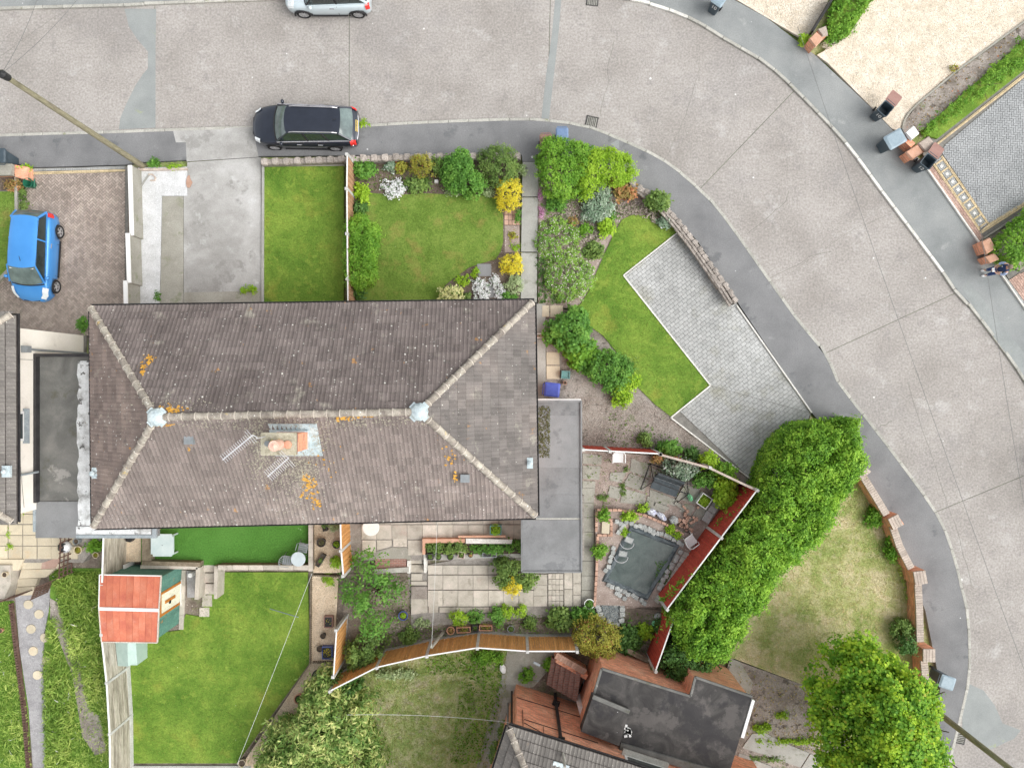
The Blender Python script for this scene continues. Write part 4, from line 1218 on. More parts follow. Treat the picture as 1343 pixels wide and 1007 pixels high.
def ridge_run(deck,a,b,me,step=.42,lift=.05):
 a = Vector(a); b = Vector(b); d = b - a; L = d.length; d.normalize()
 n = max(1,int(L / step)); st = L / n
 side = d.cross(Vector((0,0,1))).normalized(); up = side.cross(d)
 m = Matrix((d,up.cross(d),up)).transposed()
 for i in range(n):
  p = a + d * (st * (i + .5)) + up * (lift + rnd.uniform(-.008,.008))
  piece('ridge_tile',me,deck,p,mat3=m @ Matrix.Rotation(rnd.uniform(-.03,.03),3,'Z'))
 mb = MB()
 for i in range(n):
  p = a + d * (st * i) + up * (lift - .01)
  pts = []
  for k in range(9):
   t = math.pi * k / 8
   pts.append(p + side * .122 * math.cos(t) + up * (.104 * math.sin(t)))
  for k in range(8):
   mb.beam(pts[k],pts[k + 1],.045,.03,up=d)
 part('mortar_joint',mb,'mortarw',deck,kind='stuff')
def half_round(name,L=.44,r=.118,h=.1,mat='ridge'):
 mb = MB(); n = 8; vs = []
 for x,k in ((-L / 2,1.06),(L / 2,.97)):
  for i in range(n + 1):
   t = math.pi * i / n
   vs.append((x,-r * k * math.cos(t),h * k * math.sin(t)))
 for x,k in ((-L / 2,1.06),):
  for i in range(n + 1):
   t = math.pi * i / n
   vs.append((x,-(r - .03) * math.cos(t),(h - .03) * math.sin(t)))
 m = n + 1
 fs = [(i,i + 1,m + i + 1,m + i) for i in range(n)] + [(2 * m + i,2 * m + i + 1,i + 1,i) for i in range(n)]
 return MB().add(vs,fs).mesh(name,M[mat],sm=False)
RID = half_round('ridge_tile')
def gutter(parent,pts,mat='gutter',name='gutter'):
 mb = MB()
 for a,b in zip(pts[:-1],pts[1:]):
  a = Vector(a); b = Vector(b)
  d = (b - a).normalized(); s = d.cross(Vector((0,0,1)));
  a = a - s * .055; b = b - s * .055
  mb.beam(a,b,.012,.09)
  mb.beam(a + s * .04 + Vector((0,0,-.045)),b + s * .04 + Vector((0,0,-.045)),.08,.012)
  mb.beam(a + s * .085,b + s * .085,.014,.09)
 part(name,mb,mat,parent)
# ---------------- the pair of semi-detached houses under one hipped roof
EZ,RZ = 5.2,7.95
NW = P(120,403.5,EZ); NE = P(699,396,EZ); SE = P(703,676.5,EZ); SW = P(123,690.5,EZ)
RW = P(206,547,RZ); RE = P(550,540,RZ)
house = thing('semi_detached_house',(-7.3,-1.1,0),'pair of houses under one large brown tiled hipped roof, in the centre of the gardens','house')
def inset_pt(p,dx,dy): return (p.x + dx,p.y + dy)
wallpoly = [inset_pt(NW,.42,-.4),inset_pt(NE,-.42,-.4),inset_pt(SE,-.42,.4),inset_pt(SW,.42,.4)]
part('wall',MB().prism(wallpoly,-.05,EZ - .06),'brick',house)
for (x,w,z0,z1) in [(-14.2,1.2,.9,2.1),(-11.6,1.8,.9,2.1),(-8.9,.9,.15,2.1),(-5.6,.9,.15,2.1),(-2.9,1.8,.9,2.1),(-13.4,1.6,3.3,4.5),(-9.5,1.2,3.3,4.5),(-5.2,1.2,3.3,4.5),(-1.6,1.6,3.3,4.5)]:
 for yy,s in ((wallpoly[0][1],1),(wallpoly[3][1],-1)):
  t = (x - wallpoly[0][0]) / (wallpoly[1][0] - wallpoly[0][0])
  y = (wallpoly[0][1] + (wallpoly[1][1] - wallpoly[0][1]) * t) if s == 1 else (wallpoly[3][1] + (wallpoly[2][1] - wallpoly[3][1]) * t)
  wnd = part('window' if z0 > .5 else 'door',MB().box((x,y + s * .01,(z0 + z1) / 2),(w,.08,z1 - z0)),'white',house)
  part('pane',MB().box((x,y + s * .035,(z0 + z1) / 2),(w - .16,.06,z1 - z0 - .16)),'winglass',wnd)
deck = part('roof',MB().add([NW,NE,SE,SW,RW,RE,NW - Vector((0,0,.12)),NE - Vector((0,0,.12)),SE - Vector((0,0,.12)),SW - Vector((0,0,.12))],
   [(0,4,5,1),(1,5,2),(2,5,4,3),(3,4,0),(6,7,8,9),(0,1,7,6),(1,2,8,7),(2,3,9,8),(3,0,6,9)]),'darkhole',house)
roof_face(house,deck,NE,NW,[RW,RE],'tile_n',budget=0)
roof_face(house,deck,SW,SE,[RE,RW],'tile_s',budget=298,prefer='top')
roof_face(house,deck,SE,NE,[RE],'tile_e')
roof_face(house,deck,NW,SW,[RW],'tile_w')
up1 = Vector((0,0,.03))
ridge_run(deck,RW,RE,RID)
for c,r in ((NW,RW),(SW,RW),(NE,RE),(SE,RE)):
 ridge_run(deck,c + (r - c) * .015,r,RID)
for r in (RW,RE):
 mb = MB().lathe([(.30,-.08),(.31,.06),(.24,.15),(.13,.2),(.0,.215)],r + Vector((0,0,.02)),9,cap=False)
 for k in range(4):
  a = k * math.pi / 2 + .8
  mb.box(r + Vector((math.cos(a) * .26,math.sin(a) * .26,.03)),(.2,.24,.03),a,None)
 part('ridge_cap',mb,'lead',deck)
gutter(house,[NE + Vector((.05,.1,-.06)),NW + Vector((-.05,.1,-.06))])
gutter(house,[SE + Vector((.1,0,-.06)),NE + Vector((.1,0,-.06))])
gutter(house,[SW + Vector((0,-.1,-.06)),SE + Vector((0,-.1,-.06))])
gutter(house,[NW + Vector((-.1,0,-.06)),SW + Vector((-.1,0,-.06))])
# tile vents, flue terminals
def on_roof(px,py,z):  # solve the height on the south slope
 return P(px,py,z)
for px,py in ((249,577),(610,627)):
 zz = EZ + (RZ - EZ) * (1 - (py - 541) / 145) + .08
 part('tile_vent',MB().box(P(px,py,zz + .12),(.32,.28,.22)),'greymetal',house)
for px,py in ((125,620),(695,607)):
 c = P(px,py,EZ + .25)
 mb = MB().box(c,(.22,.4,.1)); mb.lathe([(.08,0),(.08,.18),(.1,.2),(.03,.24)],c + Vector((0,0,.04)),10)
 part('flue_cover',mb,'lead',house)
# chimney
ct = 9.15
ca = P(344,568,ct); cb = P(388,596,ct)
cx0,cx1,cy1,cy0 = ca.x,cb.x,ca.y,cb.y
cxm,cym = (cx0 + cx1) / 2,(cy0 + cy1) / 2
chim = part('chimney',MB().box((cxm,cym,(6.6 + ct) / 2),(cx1 - cx0 - .1,cy1 - cy0 - .1,ct - 6.6)),'brick',house)
part('cap',MB().box((cxm,cym,ct + .02),(cx1 - cx0 + .04,cy1 - cy0 + .04,.12)),'chimcap',chim)
part('oversail',MB().box((cxm,cym,ct - .14),(cx1 - cx0 + .0,cy1 - cy0 + .0,.12)),'brickdark',chim)
def slope_z(y):  # south slope height at world y (approx.)
 ys,yr = (SW.y + SE.y) / 2,(RW.y + RE.y) / 2
 return EZ + (RZ - EZ) * (y - ys) / (yr - ys)
mb = MB()
x0,x1,yt,yb = cx0 - .28,cx1 + .3,cy1 + .22,cy0 - .25
o = .07
def fq(a,b,c,d): mb.add([(p[0],p[1],slope_z(p[1]) + o) for p in (a,b,c,d)] + [(p[0],p[1],slope_z(p[1]) + o + .03) for p in (a,b,c,d)],
  [(4,5,6,7),(0,1,5,4),(1,2,6,5),(2,3,7,6),(3,0,4,7)])
fq((x0,yb),(x1,yb),(x1,cy0 + .02),(x0,cy0 + .02)); fq((x0,cy1 - .02),(x1,cy1 - .02),(x1,yt),(x0,yt))
fq((x0,cy0),(cx0 + .02,cy0),(cx0 + .02,cy1),(x0,cy1)); fq((cx1 - .02,cy0),(x1,cy0),(x1,cy1),(cx1 - .02,cy1))
mb.box((cxm,cy1 - .03,slope_z(cy1) + .15),(cx1 - cx0,.05,.3)); mb.box((cx1 - .035,cym,slope_z(cym) + .1),(.05,cy1 - cy0 - .05,.42))
part('flashing',mb,'lead',chim)
pc = P(366,583,ct + .15)
part('chimney_pot',MB().lathe([(.16,-.1),(.17,.1),(.15,.35),(.17,.42),(.17,.5),(.11,.5),(.0,.55)],pc,14),'pinkpot',chim)
part('chimney_pot',MB().lathe([(.13,-.08),(.13,.02),(.06,.05)],P(377,583,ct + .12),14),'terracotta',chim)
part('flue_terminal',MB().lathe([(.07,-.1),(.07,.15),(.09,.17),(.02,.22)],P(352.5,581,ct + .15),10),'greymetal',chim)
def aerial(a,b,z,ne,el,label,mast):
 A = P(*a,z); B = P(*b,z)
 t = thing('tv_aerial',(mast[0],mast[1],mast[2]),label,'tv aerial')
 m = MB().tube([mast,(mast[0],mast[1],z + .1)],.02,n=6)
 mid = (A + B) / 2
 if (Vector((mast[0],mast[1],z)) - mid).length > .3: m.tube([(mast[0],mast[1],z - .05),B],.015,n=6)
 part('mast',m,'alu',t)
 part('boom',MB().beam(A,B,.035,.03),'alu',t)
 d = (B - A).normalized(); s = Vector((-d.y,d.x,0))
 for i in range(ne):
  p = A + (B - A) * ((i + .5) / ne)
  w = el * (1 if i < ne - 2 else 1.6)
  part('element',MB().beam(p - s * w / 2 + Vector((0,0,.02)),p + s * w / 2 + Vector((0,0,.02)),.012,.012),'alu',t)
aerial((292,603),(331.5,570.5),9.9,16,.3,'long thin tv aerial over the tiles left of the chimney',(cx0 + .12,cy1 - .1,ct + .05))
aerial((351,625),(379,600),9.4,13,.4,'short white tv aerial hanging below the chimney stack',(cx1 - .3,cy0 - .02,8.3))
# ---------------- flat-roofed garage against the right gable
gz = 2.65
gp = PL([(703,525),(762.5,525),(763,750),(684,750),(683.5,677),(703,677)],gz)
gx0 = gp[0][0] - .42
gar = thing('flat_roof_garage',((gp[0][0] + gp[1][0]) / 2,(gp[1][1] + gp[2][1]) / 2,0),'narrow garage with grey felt flat roof at the right end of the tiled house','garage')
wp = PL([(701,528.5),(760,528.5),(760.5,747),(686.5,747),(686,676),(701,676)],gz)
part('wall',MB().prism(wp,-.02,gz - .14),'render2',gar)
rf = part('roof',MB().prism([(gx0,gp[0][1])] + gp[1:4] + [gp[4],(gx0,gp[5][1])],gz - .13,gz - .012),'kerb',gar)
felt = [[(691,526.5),(761.5,526.5),(761.8,546),(691,546)],[(691,545),(761.8,545),(762,614),(691,614)],[(691,613),(762,613),(762,649),(691,649)],
  [(685,678.5),(762,678.5),(762,683),(685,683)],[(691,648),(762,648),(762,679),(691,679)],[(685,681.5),(762,681.5),(762,748.5),(685,748.5)]]
for k,q in enumerate(felt):
 if k == 3: continue
 part('felt_sheet',MB().prism(PL(q,gz),gz - .02,gz + .001 + .004 * k),'felt',rf)
mb = MB()
for a,b in (((691,526),(762,526)),((762.3,525.5),(762.6,749.5)),((762.6,749.5),(684.5,749.5)),((684.5,749.5),(684.2,680))):
 mb.beam(P(*a,gz + .03),P(*b,gz + .03),.07,.1)
part('edge_trim',mb,'felt',rf)
part('gutter',MB().beam(P(700,524.5,gz - .02),P(762,524.5,gz - .02),.09,.09),'white',gar)
pl_ = [P2(*p,gz) for p in ((704,535),(720,540),(722,560),(716,600),(706,605),(701,560))]
o = solo('moss_patch',np_mesh('moss',leaf_quads(*(lambda k: (np.column_stack([nr.uniform(1.0,1.55,k),nr.uniform(-3.0,-.9,k),np.full(k,gz + .03)]),nr.normal(size=(k,3)) * .5 + np.array([0,0,1])))(700),.06,.8,.2),4,M['moss']),
  None,'dark moss and leaf litter lying on the garage felt beside the eaves','moss',kind='stuff')
# ---------------- neighbour at the far left: wall, hipped tiled roof, flat roofed infill
nx = -19.0
nh = thing('neighbour_house',(-23.5,-1.0,0),'cream rendered house with brown tiled roof, cut off by the left edge','house')
part('wall',MB().prism([(-29,2.15),(nx,2.15),(nx,-5.0),(-29,-5.0)],-.05,5.1),'render',nh)
nNE = P(19,411,EZ); nSE = P(20,685,EZ); nNW = Vector((-28.5,nNE.y,EZ)); nSW = Vector((-28.5,nSE.y,EZ)); nR = Vector((-22.6,(nNE.y + nSE.y) / 2,RZ)); nRw = Vector((-26,nR.y,RZ))
nd = part('roof',MB().add([nNW,nNE,nSE,nSW,nRw,nR] + [p - Vector((0,0,.1)) for p in (nNW,nNE,nSE,nSW)],
  [(0,4,5,1),(1,5,2),(2,5,4,3),(3,4,0),(6,7,8,9),(0,1,7,6),(1,2,8,7),(2,3,9,8)]),'darkhole',nh)
roof_face(nh,nd,nSE,nNE,[nR],'tile_x',budget=110)
roof_face(nh,nd,nNE,nNW,[nRw,nR],'tile_x')
roof_face(nh,nd,nSW,nSE,[nR,nRw],'tile_x')
for c in (nNE,nSE): ridge_run(nd,c + (nR - c) * .02,nR,RID)
gutter(nh,[nSE + Vector((.1,0,-.06)),nNE + Vector((.1,0,-.06))])
w = part('window',MB().box((nx + .02,-1.63,4.55),(.1,1.15,.95)),'white',nh)
part('pane',MB().box((nx + .05,-1.63,4.55),(.08,.95,.75)),'winglass',w)
part('sill',MB().box((nx + .12,-1.63,4.02),(.22,1.35,.07)),'guttergrey',w)
hp = P(69,453,4.0);
dp = MB().tube([(nx + .12,1.35,.1),(nx + .12,1.35,3.95)],.045,n=8).box((nx + .14,1.35,4.05),(.24,.26,.26))
part('downpipe',dp,'greymetal',nh)
part('downpipe',MB().tube([(nx + .1,-3.5,3.3),(nx + .1,-3.5,5.1)],.045,n=8),'guttergrey',nh)
c = P(9,618,EZ + .3); mb = MB().box(c,(.3,.42,.12)); mb.lathe([(.09,0),(.09,.2),(.03,.26)],c,10)
part('flue_cover',mb,'lead',nh)
mb = MB()
for a,b in (((nx + .02,.95,4.3),(nx + .02,.95,3.4)),((nx + .02,.95,4.3),(nx + .02,.25,4.35)),((nx + .02,-3.2,4.2),(nx + .02,-4.8,4.0))):
 mb.beam(a,b,.015,.02)
part('wall_cable',mb,'kerb',nh,kind='stuff')
fz = 3.2
ft = thing('flat_roof_extension',(-17.3,-2.4,0),'dark flat-roofed extension between the two tiled roofs at left','extension')
yN = P(0,465,fz).y; yM = P(0,658,fz).y; yS = P(0,705,fz).y
xW = P(49,0,fz).x; xE = wallpoly[0][0] - .02
part('wall',MB().prism([(xW + .1,yN - .1),(xE,yN - .1),(xE,yS + .25),(xW + .1,yS + .25)],-.05,fz - .16),'render',ft)
frf = part('roof',MB().prism([(xW,yN),(xE,yN),(xE,yM),(xW,yM)],fz - .14,fz),'felt2',ft)
x2 = P(46.5,0,fz + .05).x
part('felt_sheet',MB().prism([(x2,yM + .02),(xE,yM + .02),(xE,yS),(x2,yS)],fz - .14,fz + .05),'felt',frf)
part('parapet',MB().box((xW + .04,(yN + yM) / 2,fz + .1),(.12,yN - yM,.28)),'gutter',frf)
part('parapet',MB().box(((xW + xE) / 2,yN - .03,fz + .1),(xE - xW,.12,.3)),'gutter',frf)
part('edge_trim',MB().box((x2 - .03,(yM + yS) / 2 + .1,fz + .03),(.1,yM - yS - .3,.12)),'guttergrey',frf)
wx0 = P(103,0,fz).x
wy = [(wx0 + rnd.uniform(-.06,.06),yN - .25 + (yS + .5 - yN + .25) * i / 24) for i in range(25)]
part('white_coating',MB().prism(wy + [(xE,yS + .5),(xE,yN - .25)],fz + .01,fz + .058),'whitewash',frf)
# lead-grey ledge roof over the rear bay
l0 = P(101,690,fz); l1 = P(208,704,fz)
lt = part('rear_ledge_roof',MB().box(((l0.x + l1.x) / 2,(l0.y + l1.y) / 2 + .35,fz - .04),(l1.x - l0.x,l0.y - l1.y + .6,.16)),'felt',ft)
part('white_coating',MB().prism(PL([(101,690),(199,690),(199,700),(101,700)],fz),fz + .03,fz + .062),'whitewash',lt)
part('gutter',MB().beam(P(101,703,fz),P(206,703,fz),.13,.14),'guttergrey',lt)
part('gutter',MB().beam(P(203.5,704,fz + .01),P(203.5,690,fz + .01),.17,.14),'guttergrey',lt)
part('rear_wall',MB().prism([(xE - .01,wallpoly[3][1] + .1),(l1.x - .1,wallpoly[3][1] + .1),(l1.x - .1,l1.y + .25),(xE - .01,l1.y + .25)],-.05,fz - .13),'brick',ft)
# ---------------- brick house at the bottom with black flat roofed extension
bh = thing('brick_house',P(760,1000,0),'orange brick house at the bottom edge with a grey tiled corner roof and black drainpipe','house')
g0 = P(691.5,884,0)                                          # ground corner below the eaves
e0 = P(667,953,5.0); e1 = P(842,1009,5.0)
ed = (e1 - e0).normalized(); en = Vector((ed.y,-ed.x,0))       # en points into the house (down the picture)
if en.y > 0: en = -en
c0 = e0 + ed * .45 + en * .35
c1 = c0 + ed * 11
cW = c0 + en * 9
W3 = lambda p: (p.x,p.y)
part('wall',MB().prism([W3(c0),W3(c1),W3(c1 + en * 9),W3(cW)],-.05,4.95),'brick',bh)
r0 = e0 + ed * 3.4 + en * 3.4; r0.z = 7.6
e2 = e0 + ed * 12; e3 = e0 + en * 9; r1 = e0 + ed * 9 + en * 3.4; r1.z = 7.6; r2 = e0 + ed * 3.4 + en * 8; r2.z = 7.6
e4 = e2 + en * 9; r3 = e0 + ed * 9 + en * 8; r3.z = 7.6
bd = part('roof',MB().add([e0,e2,r1,r0,e3,r2,e4,r3],[(0,1,2,3),(0,3,5,4),(1,6,7,2),(6,4,5,7),(3,2,7,5)]),'tile_lip',bh)
roof_face(bh,bd,e2,e0,[r0,r1],'tile_x',budget=60)
roof_face(bh,bd,e0,e3,[r2,r0],'tile_x',budget=30)
ridge_run(bd,e0 + (r0 - e0) * .02,r0,RID)
gutter(bh,[e2 - Vector((0,0,.07)) - en * .1,e0 - Vector((0,0,.07)) - en * .1])
gutter(bh,[e0 - Vector((0,0,.07)) - ed * .1,e3 - Vector((0,0,.07)) - ed * .1])
# drainpipe and soil stack on the wall facing the picture top
def onwall(s,z,out=.1):   # s metres along the wall from the corner
 p = c0 + ed * s - en * out; p.z = z; return p
part('drainpipe',MB().tube([onwall(1.75,.15,.16),onwall(1.75,1.0,.12),onwall(1.75,4.2,.12)],.07,n=10).box(onwall(1.75,1.0,.13),(.3,.2,.12),math.atan2(ed.y,ed.x)).box(onwall(1.75,4.15,.13),(.26,.2,.1),math.atan2(ed.y,ed.x)),'blackiron',bh)
part('drainpipe',MB().tube([onwall(1.75,4.2,.12),onwall(1.75,6.2,.12)],.05,n=10),'kerb',bh)
hh = onwall(1.75,5.95,.0); mb = MB().box(hh + en * .35 + Vector((0,0,-.45)),(.6,.5,.05),math.atan2(ed.y,ed.x)); part('pipe_flashing',mb,'lead',bh)
mb = MB()
for a,b in ((onwall(.3,3.2,.02),onwall(3.4,3.2,.02)),(onwall(.25,2.4,.02),onwall(.25,3.9,.02)),(onwall(1.1,3.3,.02),onwall(1.1,3.9,.02)),(onwall(.3,3.5,.02),onwall(1.1,3.9,.02)),(onwall(.0,1.4,.02),onwall(3.3,1.3,.02))):
 mb.beam(a,b,.018,.025)
part('wall_cable',mb,'blackiron',bh,kind='stuff')
wnd = part('window',MB().box(onwall(5.3,4.1,-.02),(1.7,.12,1.1),math.atan2(ed.y,ed.x)),'white',bh)
part('pane',MB().box(onwall(5.3,4.1,.04),(1.5,.06,.85),math.atan2(ed.y,ed.x)),'winglass',wnd)
part('sill',MB().box(onwall(5.3,3.5,.12),(1.9,.24,.09),math.atan2(ed.y,ed.x)),'kerb',wnd)
# grey metal pipes and hood on the left gable
def ongable(s,z,out=.1):
 p = c0 + en * s - ed * out; p.z = z; return p
part('drainpipe',MB().tube([ongable(.9,.1),ongable(.9,4.7)],.05,n=8),'greymetal',bh)
part('drainpipe',MB().tube([ongable(.35,.1),ongable(.35,3.2)],.045,n=8),'blackiron',bh)
# single storey extension with black flat roof
xz = 3.0
ext_px = [(789,876.5),(905.5,912.5),(912,887.5),(986.5,913),(956,1016),(812,978),(762,959),(778,913)]
ex = thing('flat_roof_extension',P(870,950,0),'brick extension with patchy black flat roof, below the big hedge','extension')
ep = PL(ext_px,xz)
cxx = sum(p[0] for p in ep) / len(ep); cyy = sum(p[1] for p in ep) / len(ep)
inn = [(p[0] + (cxx - p[0]) * .03,p[1] + (cyy - p[1]) * .03) for p in ep]
part('wall',MB().prism(inn,-.05,xz - .1),'brick',ex)
xr = part('roof',MB().prism(ep,xz - .1,xz),'bitumen',ex)
mb = MB()
for a,b in (((789,876.5),(905.5,912.5)),((912,887.5),(986.5,913)),((905.5,912.5),(912,887.5)),((789,876.5),(778,913))):
 mb.beam(P(*a,xz + .03),P(*b,xz + .03),.09,.08)
part('edge_felt',mb,'felt2',xr)
part('fascia',MB().beam(P(987.5,917,xz - .02),P(973,966,xz - .02),.12,.14),'white',ex)
zb = 3.45
ub = PL([(777.5,913),(825.5,933),(812,978),(762,959)],zb)
ur = part('upper_roof_box',MB().prism(ub,xz,zb),'bitumen',ex)
mb = MB(); q = [(777.5,913),(825.5,933)]
mb.beam(P(*q[0],zb + .02),P(*q[1],zb + .02),.16,.07); part('edge_felt',mb,'felt2',ur)
mb = MB().beam(P(813,978,xz + .1),P(955,1018,xz + .1),.28,.1); part('upstand',mb,'felt2',xr)
mb = MB()
for i in range(26):
 a = rnd.uniform(0,6.28); r = rnd.uniform(0,.22)
 c = P(823 + rnd.uniform(-3,4),958 + rnd.uniform(-7,7),xz + .03)
 mb.box(c,(rnd.uniform(.05,.16),rnd.uniform(.05,.13),.05),a)
solo('litter',mb,'white','crumpled white litter lying on the black flat roof','litter')
# small lean-to outhouse, brick steps and coping wall in the back corner
oh = thing('outhouse',P(715,905,0),'low brick outhouse wing with a sloping tiled verge beside the curved fence','outhouse')
a = [P2(*q,1.3) for q in ((725,858),(768,880),(765,893),(758,920),(719,897))]
body = part('steps',MB().prism(PL([(729,862),(766,882),(762,921),(720,896)],.3),-.02,.3),'brickdark',oh)
for k in range(6):
 t0 = k / 6; t1 = (k + .93) / 6
 A0 = lerp((724,862),(762,884),t0); A1 = lerp((724,862),(762,884),t1)
 B0 = lerp((717,897),(757,921),t0); B1 = lerp((717,897),(757,921),t1)
 z = .5 + .14 * k
 part('step',MB().prism(PL([A0,A1,B1,B0],z),.25,z),'brickdark',oh)
n = 13
for k in range(n):
 a = P(*lerp((729,858.5),(768,881),(k + .5) / n),1.25)
 part('coping_brick',MB().box(a,(.105,.26,.12),math.atan2(-22.5,39)),'brickpiece',oh)
mb = MB().beam(P(729,858.5,.6),P(768,881,.6),.22,1.15); part('side_wall',mb,'brick',oh)
solo('lean_to',MB().prism(PL([(757,924),(771,930),(768,948),(764,950)],1.6),.0,1.6),'white','white boarded lean-to between the brick wall and the black roof','lean-to')
solo('doormat',MB().prism(PL([(762,911),(776,915),(772,927),(759,921)],.1),.0,.08),'brickdark','dark red doormat slab beside the black flat roof','slab')
solo('concrete_step',MB().prism(PL([(765,892),(768,885),(776,912),(762,909),(759,905)],.3),.0,.3),'felt','dark grey concrete landing between steps and black roof','landing')
# lichen crusts on the tiles
def crust(name,spots,mat,label,size,south=True):
 out = []
 for px,py,sx,sy,n in spots:
  x = nr.normal(px,sx,n); y = nr.normal(py,sy,n)
  pp = []
  for a,b in zip(x,y):
   zz = 6.5
   for _ in range(4):
    w_ = P(a,b,zz)
    yr = RW.y; ye = (SW.y + SE.y) / 2 if w_.y < yr else (NW.y + NE.y) / 2
    zz = EZ + (RZ - EZ) * max(0,min(1,(w_.y - ye) / (yr - ye))) + .085
   pp.append(tuple(P(a,b,zz)))
  pp = np.array(pp); sg = np.where(pp[:,1] < RW.y,-1.,1.)
  N_ = np.column_stack([np.zeros(n),.57 * sg,np.full(n,.82)]) + nr.normal(0,.06,(n,3))
  out.append(leaf_quads(pp,N_,size * nr.uniform(.4,1.3,n),.8,.1))
 return solo(name,np_mesh(name,np.concatenate(out),4,M[mat]),mat,label,'lichen',kind='stuff')
crust('lichen',[(187,482,2,4,26),(196,470,3,3,20),(228,538,9,4,60),(215,556,5,4,24),(250,585,2,3,14),(455,546,9,3,40),(480,544,14,3,20),(404,634,5,7,46),(414,662,3,5,22),(410,650,5,5,16),(590,600,6,8,16),(597,625,1,4,10),(430,605,9,12,14)],'lich_o','orange lichen crusts scattered over the big tiled roof',.12)
crust('lichen',[(340,595,9,18,420),(400,618,10,14,420),(375,614,20,12,420),(300,556,60,5,300),(470,552,50,5,300),(420,580,9,14,160),(380,645,26,18,260),(240,530,30,6,120),(335,570,8,8,160)],'lich_p','pale lichen bloom on the tiles round the chimney and ridge',.055)
# ================================================================== WALLS AND FENCES
def board_fence(name,label,pts,z0,zt,board,post_tops=None,gravel=.3,bw=.1,cap='white',post='concpost',cat='fence',group=None,out=1,postn=True,hidden_post=False,capw=.05):
 """pts: world polyline of the fence line; upright boards as separate parts; out: side (+1 left) the boards face"""
 t = thing(name,(pts[0][0],pts[0][1],z0),label,cat,group)
 bh_ = zt - z0 - gravel
 bm_ = box_mesh('board',(bw * .94,.018,bh_),board)
 for i in range(len(pts) - 1):
  a = Vector((pts[i][0],pts[i][1],0)); b = Vector((pts[i + 1][0],pts[i + 1][1],0))
  d = b - a; L = d.length; d.normalize(); n = Vector((-d.y,d.x,0)) * out
  ang = math.atan2(d.y,d.x)
  m = max(1,int(L / bw)); st = L / m
  for k in range(m):
   p = a + d * (st * (k + .5)) + n * (.03 + (.012 if k % 2 else 0)); p.z = z0 + gravel + bh_ / 2 + rnd.uniform(-.006,.006)
   piece('board',bm_,t,p,ang)
  for z in (z0 + gravel + .25,zt - .25):
   q = MB().beam(a + Vector((0,0,z)),b + Vector((0,0,z)),.04,.07); part('rail',q,board,t)
  if gravel > .05:
   part('gravel_board',MB().beam(a + n * .02 + Vector((0,0,z0 + gravel / 2)),b + n * .02 + Vector((0,0,z0 + gravel / 2)),.05,gravel),post,t)
  part('capping',MB().beam(a + n * .02 + Vector((0,0,zt + .02)),b + n * .02 + Vector((0,0,zt + .02)),capw,.035),cap,t)
 if postn:
  for i,p in enumerate(pts):
   part('post',MB().box((p[0],p[1],(z0 + zt) / 2 + .02),(.12,.12,zt - z0 + .12),math.atan2(pts[min(i + 1,len(pts) - 1)][1] - pts[max(i - 1,0)][1],pts[min(i + 1,len(pts) - 1)][0] - pts[max(i - 1,0)][0])),post,t)
 return t
FT = 2.0
cf = [P2(x,y,FT) for x,y in ((433,906),(494.5,875),(560,860),(626,849.5),(692,854),(757,854))]
board_fence('curved_fence','orange stained board fence with white posts curving along the bottom of the gardens',cf,0,FT,'wood_orange',gravel=.35)
board_fence('garden_fence','orange board fence with white capping running down beside the golden gravel strip',[P2(446,684,2.1),P2(447,722,2.1),P2(450,755,2.1)],.2,2.1,'wood_orange',gravel=.3,out=1,capw=.06)
board_fence('garden_fence','short orange board fence with white edge, leading to the corner post of the curved fence',[P2(441,826,FT),P2(437,887,FT)],0,FT,'wood_orange',gravel=.2,out=1)
board_fence('front_fence','brown board fence with white capping between the two front lawns',[P2(455,203,1.5),P2(454.5,248,1.5),P2(455,307,1.5),P2(455.5,366,1.5),P2(456,402,1.5)],.1,1.5,'wood_brown',gravel=.05,out=1)
# sloping wing rail of the front fence
board_fence('red_fence','dark red painted fence with white posts, nearest the garage, behind the white plastic chair',[P2(765,590,2.0),P2(800,592,2.0),P2(866,595.5,2.0)],.05,2.0,'wood_red',gravel=.02,out=1)
board_fence('red_fence','pale-topped red fence running diagonally above the swing seat to the hedge',[P2(866,595.5,2.0),P2(931,613,2.0),P2(992,642,2.0)],.05,2.0,'wood_red',gravel=.02,out=-1,cap='coping',capw=.09)
RT = 2.15
board_fence('red_fence','tall dark red fence between the pond yard and the big hedge',[P2(993,643,RT),P2(946,705,RT),P2(875,799,RT)],.0,RT,'wood_red',gravel=.02,out=-1)
board_fence('red_fence','short dark red fence running down to the brick extension wall',[P2(884,812,1.9),P2(860,880,1.9)],.0,1.9,'wood_red',gravel=.02,out=-1)
def lap_fence(name,label,pts,z0,zt,mat='wood_grey',n=8,gravel=.3,out=1):
 t = thing(name,(pts[0][0],pts[0][1],z0),label,'fence')
 for i in range(len(pts) - 1):
  a = Vector((pts[i][0],pts[i][1],0)); b = Vector((pts[i + 1][0],pts[i + 1][1],0))
  d = (b - a).normalized(); nn = Vector((-d.y,d.x,0)) * out
  h = (zt - z0 - gravel) / n
  for k in range(n):
   z = z0 + gravel + h * (k + .5)
   part('board',MB().beam(a + nn * (.02 + .012 * (k % 2)) + Vector((0,0,z + rnd.uniform(-.01,.01))),b + nn * (.02 + .012 * (k % 2)) + Vector((0,0,z + rnd.uniform(-.01,.01))),.02,h * 1.08),mat,t)
  part('gravel_board',MB().beam(a + nn * .02 + Vector((0,0,z0 + gravel / 2)),b + nn * .02 + Vector((0,0,z0 + gravel / 2)),.05,gravel),'concpost',t)
  part('capping',MB().beam(a + Vector((0,0,zt)),b + Vector((0,0,zt)),.07,.04),'white',t)
 for p in pts:
  part('post',MB().box((p[0],p[1],(z0 + zt) / 2),(.11,.11,zt - z0 + .1)),'concpost',t)
